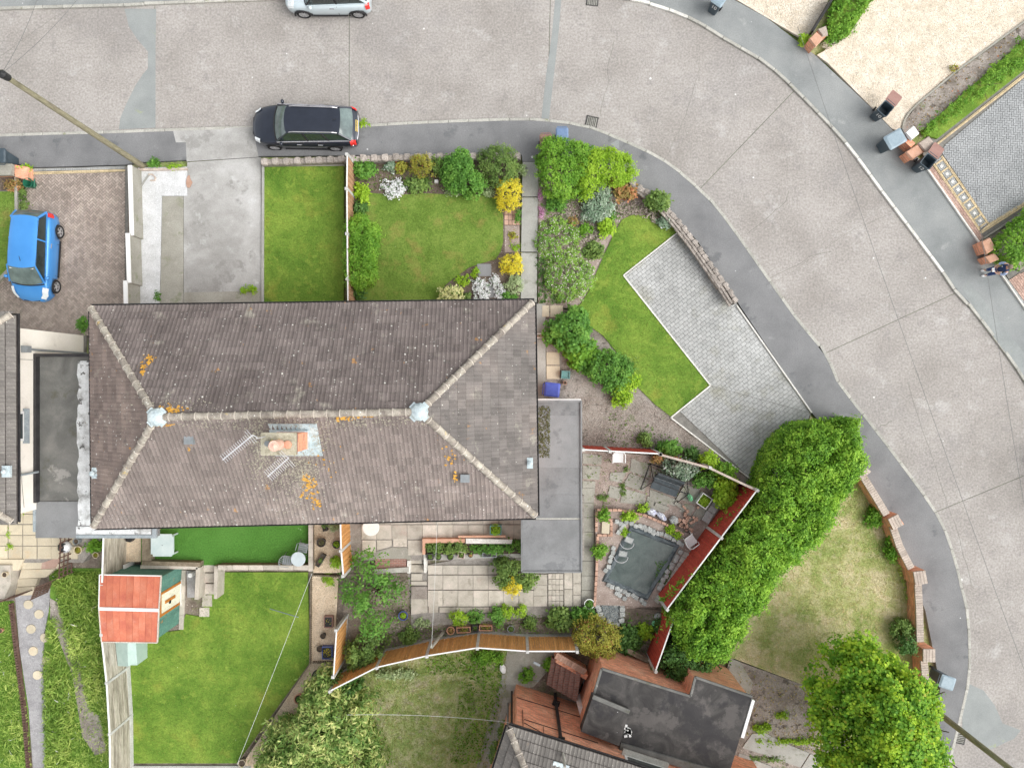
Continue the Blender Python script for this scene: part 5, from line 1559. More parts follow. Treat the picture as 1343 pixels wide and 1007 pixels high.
lap_fence('lap_fence','weathered grey lap fence with white edge left of the red-roofed shed',[P2(136,703,2.2),P2(134,768,2.2),P2(133,832,2.2)],0,2.2,out=1)
lap_fence('lap_fence','weathered grey lap fence below the shed down to the bottom edge',[P2(133,832,1.8),P2(140,895,1.8),P2(144,962,1.8),P2(145,1040,1.8)],0,1.8,out=1)
struct('edging_strip',MB().prism(PL([(162,880),(166,880),(172,1003),(330,1003),(330,1009),(164,1009),(166,940)]),-.02,.07),'conc2')
# three stepped white boundary wall tops
for k,(x0,y0,x1,y1,ht) in enumerate([(170.5,217,173,309,.95),(167.5,306,169.5,371,1.1),(164.5,368,165.5,410,1.2)]):
 a = P(x0,y0,ht); b = P(x1,y1,ht)
 t = thing('boundary_wall',((a.x + b.x) / 2,(a.y + b.y) / 2,.08),['white capped low wall beside the brown block drive, section nearest the road','white capped low wall section half way down the brown block drive','white capped low wall section nearest the tiled house roof'][k],'wall','stepped sections of the white capped wall')
 part('wall',MB().beam(Vector((a.x,a.y,ht / 2)),Vector((b.x,b.y,ht / 2)),.14,ht - .06),'conc3',t)
 part('coping',MB().beam(a,b,.17,.06),'white',t)
def stone_wall(name,label,px,zt,w,slen,seed=0,cap=True,top='stone'):
 pts = PL(px,zt) if len(px[0]) == 2 else px
 t = thing(name,(pts[0][0],pts[0][1],.1),label,'wall')
 mb = MB(); ribbon(mb,pts,-w / 2,w / 2,.05,zt - .14); part('wall',mb,'mortar',t)
 for i,(x,y,a) in enumerate(along(pts,slen)):
  big = i % 2 == 0
  piece('stone',STONES[(i + seed) % 6],t,(x,y,zt - (.08 if big else .12)),a + rnd.uniform(-.1,.1) + (math.pi if i % 3 else 0),scale=(slen * 1.12,w * (1.12 if big else .9),.24 if big else .16))
 return t
stone_wall('stone_wall','low rough stone wall with toothed top between pavement and left front lawn',[(343,212),(380,211),(420,209.5),(454,208.5)],.55,.26,.24)
stone_wall('stone_wall','low rough stone wall behind the shrubs along the front flower bed',[(458,208),(520,206),(580,205),(640,204.5),(683,204)],.55,.26,.24,3)
t = stone_wall('stone_wall','curved rough stone wall beside the pavement round the grey block driveway',[(827,238),(845,249),(868,266),(890,290),(912,318),(933,348),(951,372),(967,397)],.7,.19,.19,1)
pts = PL([(826,242),(843,253),(865,271),(886,295),(907,322),(928,352),(945,376),(960,400)],.65)
for k,o in enumerate((.0,.11)):
 for x,y,a in along(offset(pts,-.02 - o + .06),.30):
  piece('coping_stone',STONES[rnd.randint(0,5)],t,(x,y,.6 - .06 * k),a,scale=(.31,.11,.15))
mb = MB().prism(PL([(933,361),(943,357),(953,372),(944,378)],.7),.1,.66); part('pier',mb,'stone',t)
# kerb edgings round the left lawn
mb = MB().beam(P(345.5,215,.14),P(345,410,.14),.11,.14); solo('lawn_edging',mb,'conc2','long concrete edging strip between the driveway and the left front lawn','edging')
mb = MB().beam(P(346,217.5,.13),P(452,216.5,.13),.12,.14); solo('lawn_edging',mb,'conc3','concrete edging between stone wall and the left front lawn','edging')
# brick wall with pale block coping on the right-hand corner
def corner_wall(pts_top,zt,label,pier=None,pierz=None):
 pts = PL(pts_top,zt)
 t = thing('brick_wall',(pts[0][0],pts[0][1],0.05),label,'wall','stepped brick wall sections round the corner garden')
 mb = MB(); ribbon(mb,pts,-.115,.115,0.02,zt - .07); part('wall',mb,'brick',t)
 mb = MB()
 for x,y,a in along(pts,.105): mb.box((x,y,zt - .03),(.095,.3,.09),a)
 part('coping',mb,'coping',t,kind='stuff')
 if pier:
  q = PL(pier,pierz)
  pr = part('pier',MB().prism(q,.02,pierz - .08),'brick',t)
  a = Vector((q[0][0],q[0][1],0)); b = Vector((q[1][0],q[1][1],0)); c = Vector((q[3][0],q[3][1],0))
  n = max(2,int((b - a).length / .11)); mb = MB()
  for k in range(n):
   s0,s1 = k / n + .004,(k + 1) / n - .02
   e = [a + (b - a) * s0,a + (b - a) * s1,c + (b - a) * s1,c + (b - a) * s0]
   mb.prism([(v.x,v.y) for v in e],pierz - .08,pierz)
  part('pier_cap',mb,'coping',pr,kind='stuff')
 return t
corner_wall([(1133,626),(1148,650),(1163,675)],.9,'brick wall section with pale coping just below the big hedge',[(1123,622),(1135,612),(1142,619),(1131,628)],1.1)
corner_wall([(1171,690),(1180,716),(1195,745)],.9,'brick wall section with square pier next to the dry lawn, middle of the bend',[(1165,681),(1178,674),(1187,688),(1172,695)],1.1)
corner_wall([(1204,762),(1206,800),(1207,842)],.9,'long straight brick wall section above the dark wheelie bin',[(1198,750),(1214,748),(1218,764),(1201,767)],1.1)
corner_wall([(1212,866),(1214,890),(1212,912)],.9,'brick wall section with the lowest pier, beside the dark wheelie bin',[(1211,851),(1227,851),(1227,868),(1211,868)],1.1)
# brick gate piers on the far side of the road
def pier(name,q,zt,capm,label,capt=.09,wallm='brickterra'):
 t = thing(name,P(sum(p[0] for p in q) / 4,sum(p[1] for p in q) / 4,.1),label,'gate pier','square gate piers across the road')
 qq = PL(q,zt)
 c = (sum(p[0] for p in qq) / 4,sum(p[1] for p in qq) / 4)
 inn = [(p[0] + (c[0] - p[0]) * .16,p[1] + (c[1] - p[1]) * .16) for p in qq]
 part('shaft',MB().prism(inn,.05,zt - capt),'brick',t)
 part('cap',MB().prism(qq,zt - capt,zt,.05),capm,t)
 return t
pier('gate_pier',[(1061,51),(1071,41),(1081,50),(1070,62)],.85,'brickterra','orange capped pier beside the strip of lawn at the top')
pier('gate_pier',[(1072,38),(1084,33),(1087,46),(1079,48)],.7,'coping','low grey-brown pier behind the orange capped one at the top')
pier('gate_pier',[(1187,174),(1199,164),(1207,175),(1196,184)],.9,'white','white capped gate pier between the two gravel gardens across the road',.12)
pier('gate_pier',[(1204,188),(1219,178),(1228,190),(1215,200)],.85,'coping','brown-grey capped gate pier next to the small open bin')
pier('gate_pier',[(1188,199),(1204,189),(1212,200),(1197,210)],.8,'brickterra','orange capped gate pier nearest the pavement by the grey bin')
pier('gate_pier',[(1287,317),(1299,311),(1307,326),(1294,334)],.8,'brickterra','orange capped square pier at the corner of the grey block drive')
pier('gate_pier',[(1291,337),(1305,331),(1312,340),(1298,346)],.7,'brickterra','orange capped low pier right behind the standing man')
solo('brick_wall',MB().prism(PL([(1183,182),(1190,179),(1201,188),(1195,194)],.7),.05,.7),'brick','short low brick wall joining the orange and white capped piers','wall')
mb = MB().beam(P(1062,46,.35),P(1090,0,.35),.08,.7); solo('low_fence',mb,'blackiron','black low fence edging the strip of lawn at the top','fence')
# far left front wall pieces
t = thing('brick_wall',P(20,215,.1),'short brick wall with stone slab top at the far left pavement','wall')
part('wall',MB().prism(PL([(17,216),(36,219),(36,236),(20,232)],.5),.05,.5),'brick',t)
part('coping',MB().prism(PL([(-10,214),(15.5,215),(15,229.5),(-10,230)],.8),.62,.8),'conc3',t)
part('wall_end',MB().prism(PL([(-10,216),(14,216),(14,228),(-10,228)],.6),.05,.6),'brick',t)
mb = MB(); ribbon(mb,PL([(26.5,234),(27,280),(26,345)]),-.06,.06,.05,.3); ribbon(mb,PL([(25,346),(8,364),(-30,398)]),-.07,.07,.05,.28)
solo('lawn_edging',mb,'conc3','raised concrete edging round the far left lawn beside the blue car','edging')
# ================================================================== PATIOS, STEPS, RETAINING WALLS behind the houses
pt = bpy.data.objects.new('upper_patio',None); COL.objects.link(pt); pt['kind'] = 'structure'
gridslabs(pt,492,669.5,694,687.2,10,1,TERR,'slab',zref=TERR)
gridslabs(pt,474,688,694,707,11,1,TERR,'slab',zref=TERR)
slabs(pt,[[(475,708),(493,708),(493,725),(475,722)],[(494,708),(514,708),(514,716),(494,722)],[(515.5,706.5),(534,706.5),(534,717),(515.5,717)],[(535,708),(554,708),(554,728),(535,728)],
  [(487,712),(514,717.5),(534,718.5),(534,732),(489,731)]][0:4],TERR,'slab',zref=TERR)
sheet('rubble_floor',PL([(474,716),(494,723),(514,718),(534,718),(540,734),(474,734)],TERR),TERR - .015,'conc3',.05)
lp = bpy.data.objects.new('lower_patio',None); COL.objects.link(lp); lp['kind'] = 'structure'
zp = .1
gridslabs(lp,561,741,660,753,5,1,zp,'slab')
gridslabs(lp,561,754,700,773,7,1,zp,'slab')
gridslabs(lp,561,774,700,795,7,1,zp,'slab')
slabs(lp,[[(539,752),(554,752),(554,761),(539,761)],[(539,762),(560,762),(560,767),(539,767)],[(539,785),(561,785),(561,803),(539,806)],[(562,775),(575,775),(575,803),(562,804)]],zp + .006,'slab')
gridslabs(lp,576,796,664,803,4,1,zp,'slab')
gridslabs(lp,700,753,718,795,1,3,zp,'slab')
gridslabs(lp,719,752,739,795,4,6,zp + .004,'slab')
gridslabs(lp,740,750,751,795,1,2,zp,'slab')
gridslabs(lp,751.5,750,762,795,1,3,zp + .003,'slab')
gridslabs(lp,762.5,640,779,793,1,8,zp,'conc3')
part('manhole_cover',MB().prism(PL([(540,768),(560.5,768),(560.5,784),(540,784)]),0,.125),'manhole',lp)
# steps from the upper to the lower patio
st = thing('garden_steps',P(545,738,0),'two pale concrete garden steps between the upper and lower slab patios','steps')
part('step',MB().prism(PL([(538,728),(554,728),(554,739),(538,739)],.35),0,.36),'slab',st)
part('step',MB().prism(PL([(538,740.5),(555,740.5),(555,750),(538,750)],.2),0,.21),'slab',st)
part('cheek_wall',MB().prism(PL([(534,735),(538,735),(538,751.5),(534,751.5)],.55),0,.55),'kerbw',st)
part('cheek_wall',MB().prism(PL([(555.5,727),(559,727),(559,751),(556,751)],.55),0,.55),'kerbw',st)
t = thing('retaining_wall',P(510,740,0),'low brick retaining wall with concrete coping left of the patio steps','wall')
part('wall',MB().prism(PL([(492,733),(533,733),(533,743),(492,746)],.5),-.02,.5),'brickdark',t)
part('coping',MB().prism(PL([(491,746.5),(536,743.5),(536,750),(491,752.5)],.6),-.02,.6),'kerb',t)
# planting trough behind the lower patio
t = thing('raised_planter',P(620,716,.3),'long raised bed with pierced brick edge and white coping on the patio','planter')
part('soil',MB().prism(PL([(557,712),(684,711),(684,726),(557,727)],.6),0,.6),'compost',t)
part('brick_edge',MB().prism(PL([(554,706.5),(610,706.5),(610,711.5),(557.5,712),(557.5,727),(554,727)],.78),0,.78),'brickterra',t)
part('coping',MB().prism(PL([(611,706),(672,707.5),(671,713),(611,712.5)],.85),0,.85),'kerbw',t)
part('front_wall',MB().prism(PL([(557,727),(684,724.5),(684,731),(557,734)],.5),0,.5),'kerb',t)
solo('plank',MB().beam(P(601,703.5,.8),P(663,703,.8),.09,.05),'brickterra','long pinkish plank lying above the raised patio bed','plank')
# left: artificial lawn walls, steps
t = thing('retaining_wall',P(330,744,0),'long sandstone coloured wall below the bright artificial lawn','wall')
part('wall',MB().prism(PL([(286,741),(404,741),(404,747.5),(286,747)],.95),-.02,.86),'sleeper',t)
for i in range(6):
 a = 286 + 19.8 * i; part('coping',MB().prism(PL([(a,741),(a + 19.4,741.1),(a + 19.4,747.6),(a,747.2)],.95),.86,.95),'slab',t)
t = thing('retaining_wall',P(408,712,0),'pale wall between artificial lawn and the golden gravel strip','wall')
for i in range(4):
 a = 672 + 19.3 * i; part('coping',MB().prism(PL([(404.5,a),(410,a),(410,a + 19),(404.5,a + 19)],.9),.8,.9),'slab',t)
part('wall',MB().prism(PL([(405,672),(409.5,672),(409.5,748),(405,748)],.8),-.02,.8),'sleeper',t)
t = thing('retaining_wall',P(220,742,0),'timber faced wall behind the green shed','wall')
part('wall',MB().prism(PL([(186,735.5),(262,737.5),(262,743),(186,741)],.9),-.02,.9),'sleeper',t)
part('coping',MB().prism(PL([(184,741),(259,742.5),(259,746.5),(184,745.5)],.8),-.02,.8),'slab',t)
part('side_wall',MB().prism(PL([(186,697),(198,697),(198,736),(186,737)],.85),-.02,.85),'sleeper',t)
st = thing('garden_steps',P(272,775,0),'narrow stone steps with side walls going down beside the shed','steps')
for i,(y0,y1,z) in enumerate(((737,750,.42),(751.5,764,.28),(765.5,779,.14),(780,795,.05))):
 part('step',MB().prism(PL([(268 - i * .8,y0),(281 + (0 if i < 3 else -3),y0),(281 + (0 if i < 3 else -3),y1),(267 - i * .8,y1)],z),-.02,z),'slab',st)
part('step',MB().prism(PL([(262,796),(275,796),(275,808),(262,808)]),-.02,.045),'slab',st)
part('side_wall',MB().prism(PL([(257,744),(262.5,744),(260,786),(255,786)],.8),-.02,.8),'slab',st)
part('side_wall',MB().prism(PL([(281,742),(286,742),(284.5,785),(280.5,785)],.8),-.02,.8),'slab',st)
sheet('gravel_patch',PL([(245,748),(257,748),(255,783),(246,783)]),.03,'greygravel')
t = thing('lawn_edging',P(240,790,0),'line of flat paving slabs along the right side of the shed','edging')
for i in range(4):
 a = 747 + 19.5 * i; part('slab',MB().prism(PL([(238.5 - i * .8,a),(244.5 - i * .8,a),(243.7 - i * .8,a + 19),(237.7 - i * .8,a + 19)]),-.02,.08),'slab',t)
# neighbour's cream terrace and steps
tp = bpy.data.objects.new('terrace_paving',None); COL.objects.link(tp); tp['kind'] = 'structure'
slabs(tp,[[(x,y),(x + 18,y),(x + 18,y + h),(x,y + h)] for x in (-8,11,30,49,67,84) for y,h in ((688,13.5),(702,13.5),(716,17)) if not (x > 40 and y < 700)],TERR,'slabcream',zref=TERR)
slabs(tp,[[(22,660),(30,660),(30,687),(22,687)],[(30.5,660),(43,660),(43,673.5),(30.5,673.5)],[(30.5,674),(43,674),(43,687),(30.5,687)]],TERR,'slabcream',zref=TERR)
st = thing('garden_steps',P(50,755,0),'wide sandstone steps from cream terrace down to the grey gravel path','steps')
for i,q in enumerate(([(30,735),(80,732),(80,745),(29,746.5)],[(28,747),(72,746),(60,757),(25,758.5)],[(24,759),(50,758),(46,768),(22,769.5)],[(21,770),(44,769),(43,780),(20,781)])):
 z = .44 - .11 * i
 part('step',MB().prism(PL(q,z),-.02,z),'slabcream',st)
part('pink_slab',MB().prism(PL([(55,738),(72,732),(80,732.5),(72,745),(54,746)],.47),.3,.475),'block_red',st)
t = thing('retaining_wall',P(12,745,0),'sandstone wall and pillar left of the wide garden steps','wall')
part('wall',MB().prism(PL([(-150,733),(31,733.5),(24,748),(-150,740)],.56),-.02,.56),'slabcream',t)
part('pillar',MB().prism(PL([(-10,741),(14,741),(14,765),(6,785),(-10,785)],.7),-.02,.7),'slab',t)
# stepping stones
for i,(x,y) in enumerate(((37,792.5),(51,805.3),(40.5,824.7),(58.5,836),(43.5,853.5),(61,866),(49,885))):
 c = P(x,y,.05)
 mb = MB(); n = 14; r = .2
 vs = [(c.x + r * math.cos(k * 6.2832 / n) * rnd.uniform(.96,1.03),c.y + r * math.sin(k * 6.2832 / n) * rnd.uniform(.96,1.03)) for k in range(n)]
 mb.prism(vs,0,.06)
 solo('stepping_stone',mb,'slabcream',['topmost round cream stepping stone, at the foot of the trellis','second round cream stepping stone down the gravel path, on the right','third round cream stepping stone down the gravel path, on the left','fourth round cream stepping stone, half covered by grass on the right','fifth round cream stepping stone, left side of the gravel path','sixth round cream stepping stone, cut off by the long grass','lowest round cream stepping stone in the grey gravel'][i],'stepping stone','round stepping stones on the gravel path')
# trellis panels with visible slats
def trellis(label,p0,p1,z0,zt,n=7,rows=3):
 a = P(*p0,zt); b = P(*p1,zt); a.z = b.z = 0
 t = thing('trellis',(a.x,a.y,z0),label,'trellis')
 d = b - a
 for i in range(n):
  p = a + d * (i / (n - 1)); part('slat',MB().box((p.x,p.y,(z0 + zt) / 2),(.05,.025,zt - z0),math.atan2(d.y,d.x)),'wood_dark',t)
 for k in range(rows):
  z = z0 + .12 + (zt - z0 - .2) * k / (rows - 1); part('rail',MB().beam(a + Vector((0,0,z)),b + Vector((0,0,z)),.03,.05),'wood_dark',t)
 return t
trellis('upright brown trellis panel between the terrace pots and the steps',(78,706),(76,758),.3,1.35,9,4)
trellis('brown trellis panel running diagonally above the steps',(76,758),(46,771),.2,1.3,7,4)
trellis('brown trellis panel beside the topmost stepping stone',(46,771),(40,786),.0,1.2,7,5)
trellis('brown slatted trellis by the stone pillar at the left edge',(-8,792),(20,783),.0,1.2,7,4)
mb = MB(); ribbon(mb,PL([(17,790),(24,850),(34,930),(43,1040)]),-.05,.05,0,.16)
for x,y,a in along(PL([(17,790),(24,850),(34,930),(43,1040)]),.12): mb.box((x,y,.12),(.09,.09,.24),a)
solo('log_roll_edging',mb,'wood_dark','dark log roll edging along the left side of the gravel path','edging')
t = thing('log_roll_edging',P(409,815,0),'dark log roll edging between the lower lawn and the golden gravel','edging')
mb = MB()
for x,y,a in along(PL([(409,755),(408,868)]),.09): mb.lathe([(.045,0),(.045,.2),(.02,.22)],(x,y,0),6)
for x,y,a in along(PL([(408,868),(312,1000)]),.11): mb.box((x,y,.09),(.1,.05,.18),a)
part('log',mb,'sleeper',t,kind='stuff')
mb = MB()
for x,y,a in along(PL([(411,752.5),(446,754.5)],.3),.1): mb.lathe([(.05,0),(.05,.5),(.02,.53)],(x,y,0),6)
for x,y,a in along(PL([(410,868),(437,868)],.1),.1): mb.lathe([(.05,0),(.05,.16),(.02,.18)],(x,y,0),6)
solo('log_roll_edging',mb,'sleeper','short dark log roll crossing the golden gravel strip','edging')
# ================================================================== GARDEN SHED AND STORES
SZ = 2.0
shed = thing('garden_shed',P(180,800,0),'small shed with red boarded roof, green walls and flaking cream door','shed')
q = [P(131.5,753,2.1),P(212,754.5,2.1),P(207,842,2.1),P(134,841,2.1)]
rA = P(130.5,797.5,2.45); rB = P(209,799.5,2.45)
wl_ = [(p.x,p.y) for p in (q[0] + Vector((.15,-.1,0)),q[1] + Vector((-.12,-.1,0)),q[2] + Vector((-.12,.1,0)),q[3] + Vector((.12,.1,0)))]
part('wall',MB().prism(wl_,0,2.02),'shedgreen',shed)
for (A0,A1,B0,B1) in ((q[0],q[1],rA,rB),(q[3],q[2],rA,rB)):
 nB = 9
 for k in range(nB):
  a0 = A0.lerp(A1,k / nB); a1 = A0.lerp(A1,(k + .97) / nB); b0 = B0.lerp(B1,k / nB); b1 = B0.lerp(B1,(k + .97) / nB)
  dz = Vector((0,0,.02 if k % 2 else .028)); u = Vector((0,0,.03))
  vs = [p for p in (a0,a1,b1,b0)] + [p + dz + u * .3 for p in (a0,a1,b1,b0)]
  part('roof_board',MB().add(vs,[(4,5,6,7),(0,1,5,4),(1,2,6,5),(2,3,7,6),(3,0,4,7)]),'shedroof',shed)
part('ridge_strip',MB().beam(rA + Vector((0,0,.04)),rB + Vector((0,0,.04)),.13,.04),'white',shed)
for a,b in ((q[0],q[1]),(q[3],q[2]),(q[1],rB),(rB,q[2]),(q[0],rA),(rA,q[3])):
 part('verge_trim',MB().beam(a + Vector((0,0,.03)),b + Vector((0,0,.03)),.04,.07),'mortarw' if a is not q[0] else 'white',shed)
# boards of the gable facing the garden
fx0 = Vector((wl_[1][0] + .015,wl_[1][1],0)); fx1 = Vector((wl_[2][0] + .015,wl_[2][1],0))
n = 14
for k in range(n):
 a = fx0.lerp(fx1,k / n); b = fx0.lerp(fx1,(k + .94) / n)
 c = (a + b) / 2; t01 = (k + .5) / n
 isdoor = 4 <= k <= 8
 part('board',MB().box((c.x + .012,c.y,1.02),(.02,(a - b).length,2.0)),'shedcream' if isdoor else 'shedgreen',shed,label='flaking cream door board' if isdoor else None)
for k in (3.9,9.05):
 c = fx0.lerp(fx1,k / n); part('door_frame',MB().box((c.x + .035,c.y,1.0),(.03,.1,1.96)),'shedorange',shed)
c = fx0.lerp(fx1,6.5 / n)
part('door_rail',MB().box((c.x + .04,c.y,1.9),(.03,1.0,.1)),'shedorange',shed)
part('door_rail',MB().box((c.x + .04,c.y,1.05),(.03,.12,.9)),'shedorange',shed)
part('door_latch',MB().box((c.x + .06,c.y - .1,1.1),(.04,.12,.1)),'blackiron',shed)
part('threshold',MB().box((c.x + .06,c.y,.08),(.06,1.15,.1)),'kerbw',shed)
# teal garden store below the shed
t = thing('storage_box',P(166,860,0),'pale teal plastic storage box with faceted lid below the shed','storage box')
part('body',MB().prism(PL([(152,842),(180,842),(180,872),(154,872)],.9),0,.9),'teal',t)
L_ = [P(*p,z) for p,z in (((151,840),1.0),((167,840),1.25),((178,840),1.1),((181,860),.95),((168,873.5),1.2),((154.5,873),1.0),((180,868),.9))]
part('lid',MB().add([L_[0],L_[1],L_[2],L_[6],L_[4],L_[5]] + [p - Vector((0,0,.12)) for p in (L_[0],L_[1],L_[2],L_[6],L_[4],L_[5])],
  [(0,1,4,5),(1,2,3,4),(0,5,11,6),(5,4,10,11),(4,3,9,10),(3,2,8,9),(2,1,7,8),(1,0,6,7)]),'teal',t)
t = thing('square_table',P(212,714,TERR),'square pale blue-grey plastic table with rounded corners on the artificial lawn','table')
bm = bmesh.new(); bmesh.ops.create_cube(bm,size=1)
for v in bm.verts: v.co = Vector((v.co.x * .98,v.co.y * .96,v.co.z * .06))
bmesh.ops.bevel(bm,geom=[e for e in bm.edges if abs(e.verts[0].co.z - e.verts[1].co.z) > .01],offset=.09,segments=4,affect='EDGES')
me2 = bpy.data.meshes.new('table_top'); bm.to_mesh(me2); bm.free(); me2.materials.append(M['paleteal'])
piece('table_top',me2,t,P(213.2,714.6,1.05))
c = P(213.2,714.6,1.05)
for sx in (-1,1):
 for sy in (-1,1): part('leg',MB().box((c.x + sx * .4,c.y + sy * .4,.78),(.06,.06,.52)),'paleteal',t)
part('centre_hole',MB().lathe([(.025,0),(.025,.004)],(c.x,c.y,1.081),10),'greymetal',t)
# ================================================================== POND YARD
yd = bpy.data.objects.new('yard_paving',None); COL.objects.link(yd); yd['kind'] = 'structure'
slabs(yd,[[(764,594),(790,597),(789,609),(764,608)],[(764,610),(788,611),(786,629),(764,628)],[(764,630),(781,631),(780,650),(764,650)],
  [(828,600),(851,611),(852,627),(826,618)],[(826,620),(851,629),(845,645),(817,636)],[(800,620),(822,618),(815,633),(799,630)],[(817,640),(847,648),(846,662),(813,659)],
  [(800,636),(816,640),(812,655),(796,651)],[(849,650),(876,659),(872,672),(846,666)],[(852,641),(888,655),(886,664),(852,652)],[(854,613),(895,632),(890,641),(853,626)],
  [(896,634),(918,642),(912,662),(893,655)],[(899,660),(912,664),(905,676),(890,670)],[(926,650),(944,655),(910,690),(905,700),(898,690)],[(832,612),(852,612),(852,608),(835,604)]],.065,'conc3',zref=.05)
pond = thing('garden_pond',P(842,737,.3),'murky green rectangular garden pond with rumpled dark liner edge','pond')
base = PL([(781,668),(800,667),(850,676),(903,700),(917,712),(870,796),(781,793)],.28)
part('surround',MB().prism(base,-.02,.27),'pinkgravel',pond)
wat = PL([(828,696),(884,717),(847,778),(797,757)],.2)
def shrinkp(p,k):
 cx = sum(a[0] for a in p) / len(p); cy = sum(a[1] for a in p) / len(p)
 return [(a[0] + (cx - a[0]) * k,a[1] + (cy - a[1]) * k) for a in p]
ring_o = shrinkp(wat,-.2); n4 = len(wat)
mb = MB(); rng = random.Random(5)
def edge_pts(p,k=7):
 out = []
 for i in range(len(p)):
  for j in range(k): out.append(lerp(p[i],p[(i + 1) % len(p)],j / k))
 return out
eo,ei_ = edge_pts(ring_o),edge_pts(wat)
rows = []
for f,zb_ in ((0,.285),(.3,.36),(.65,.37),(1.0,.3),(1.15,.12)):
 rows.append([(a[0] + (b[0] - a[0]) * f + rng.uniform(-.025,.025),a[1] + (b[1] - a[1]) * f + rng.uniform(-.025,.025),zb_ + rng.uniform(-.035,.035)) for a,b in zip(eo,ei_)])
vs = [v for r_ in rows for v in r_]; m = len(eo)
fs = [(i * m + j,i * m + (j + 1) % m,(i + 1) * m + (j + 1) % m,(i + 1) * m + j) for i in range(4) for j in range(m)]
part('liner',MB().add(vs,fs),'liner',pond)
part('water',MB().prism(shrinkp(wat,-.01),.272,.302),'pondwater',pond)
for seq,out_ in ((((808,700),(822,685),(850,693),(885,708),(896,716)),0),(((795,764),(812,772),(834,783),(846,790)),0),(((893,722),(878,746),(862,774)),0),(((806,716),(800,735),(793,752)),0),(((805,684),(815,686)),0),(((838,690),(858,698)),0),(((806,776),(822,786)),0)):
 for x,y,a in along(PL(seq,.3),.2):
  piece('sett',SETTS[rnd.randint(0,3)],pond,(x + rnd.uniform(-.04,.04),y + rnd.uniform(-.04,.04),.33 + rnd.uniform(-.02,.02)),a + rnd.uniform(-.4,.4),scale=(.2,.19,.14))
for x,y,a in along(PL([(901,724),(885,752),(868,781),(858,791)],.3),.26):
 part('edge_slab',MB().box((x,y,.3),(.24,.24,.08),a + rnd.uniform(-.03,.03)),'kerb',pond)
# brick edge of the raised surround
mb_pts = PL([(783,669),(812,669),(846,676),(872,687),(900,703)],.42)
brk = box_mesh('brick',(.2,.11,.1),'brickpiece',.008)
for x,y,a in along(mb_pts,.225): piece('brick',brk,pond,(x,y,.36),a)
for seq in (((783,671),(782,700)),((790,681),(802,682),(802,702)),((783,702),(800,702)),((783,742),(780,795)),((784,703),(783,742))):
 for x,y,a in along(PL(seq,.4),.225): piece('brick',brk,pond,(x,y,.34),a)
part('pale_slab',MB().prism(PL([(790,684),(800,684.5),(799,700),(789,699)],.4),.2,.4),'slabcream',pond)
part('weed',np_mesh('weed',leaf_quads(np.column_stack([*(lambda k: (nr.uniform(-.35,.35,k) + P(868,748).x,nr.uniform(-.5,.5,k) + P(868,748).y,np.full(k,.31)))(260)]) - np.array(wloc(pond)),nr.normal(size=(260,3)) * .3 + np.array([0,0,1]),.09,.5,.2),4,M['lf_dark']),None,pond)
# small second pond
p2 = thing('small_pond',P(801,802,.05),'small dark rockery pool ringed by grey square stones','pond')
part('pool',MB().prism(PL([(788,792),(812,791),(815,815),(806,817),(791,806)]),0,.1),'liner',p2)
for x,y in ((785,787),(791,789),(800,790),(808,791),(815.5,792),(816,798.5),(816,805),(815,813),(809,818.5),(805,819),(798,814),(790,810),(785,798),(787,805),(783,793)):
 c = P(x,y,.1); piece('sett',SETTS[rnd.randint(0,3)],p2,(c.x,c.y,.13),rnd.uniform(-.3,.3),scale=(.24,.22,.16))
pb = pebbles('pebble',[PL([(789,793),(811,792),(814,813),(805,815),(792,806)])],.1,500,'sett','pale pebbles and duckweed in the small dark rockery pool',.05,'pebbles')
# submerged plastic pond baskets / handled crates on the near corner
for k,(x,y,lab) in enumerate(((825,708,'upper grey wire-handled basket standing in the pond corner'),(817,726,'lower grey wire-handled basket standing in the pond corner'))):
 c = P(x,y,.4); t = thing('pond_basket',(c.x,c.y,.3),lab,'basket')
 ang_ = -.4 + k * .2
 part('tray',MB().box((c.x,c.y,.36),(.38,.26,.1),ang_),'greymetal',t)
 part('compost',MB().box((c.x,c.y,.415),(.32,.2,.02),ang_),'sett',t)
 pth_ = [(c.x + .3 * math.cos(s) - .1,c.y - .12 + .22 * math.sin(s),.5 + .12 * abs(math.sin(s))) for s in [math.pi * (1 + i / 10) for i in range(11)]]
 part('handle',MB().tube(pth_,.015,n=6),'alu',t)
# rear corner walls of the pond yard
mb = MB(); ribbon(mb,smooth(PL([(822,852),(850,866),(856,862),(862,848),(878,818)],.6),4),-.1,.1,0,.6)
solo('garden_wall',mb,'sleeper','curved low mossy wall in the corner by the short red fence','wall')
# ================================================================== POLES AND WIRES
def pole(label,base,top,H,r0,r1,dark=False):
 b = P(*base,.1); tt = P(*top,H)
 t = thing('telegraph_pole',(b.x,b.y,.1),label,'telegraph pole')
 part('shaft',MB().tube([(b.x,b.y,0),b.lerp(tt,.5),tt],r0,r1,14),'pole',t)
 return t,tt
t,topL = pole('tall wooden telegraph pole leaning out over the road at upper left',(187,218),(2,97),8.9,.135,.085)
part('insulator',MB().lathe([(.12,-.3),(.14,0),(.06,.1)],topL,10),'blackiron',t)
t,topR = pole('wooden telegraph pole rising beside the round tree at lower right',(1221,927),(1419,1081),8.6,.135,.085)
part('insulator',MB().lathe([(.12,-.3),(.14,0),(.06,.1)],topR,10),'blackiron',t)
def wire(label,a,b,sag=.35,r=.007,mat='wire',nm='overhead_wire',cat='wire',g=None):
 a = Vector(a); b = Vector(b); pts = [a.lerp(b,i / 14) - Vector((0,0,sag * 4 * (i / 14) * (1 - i / 14))) for i in range(15)]
 return solo(nm,MB().tube(pts,r,n=4),mat,label,cat,g)
wr = 'telephone wires over the road'
wire('thin overhead wire crossing the pavement by the gravel garden to the lower right pole',topR,P(1046,35,5.3),.25,g=wr)
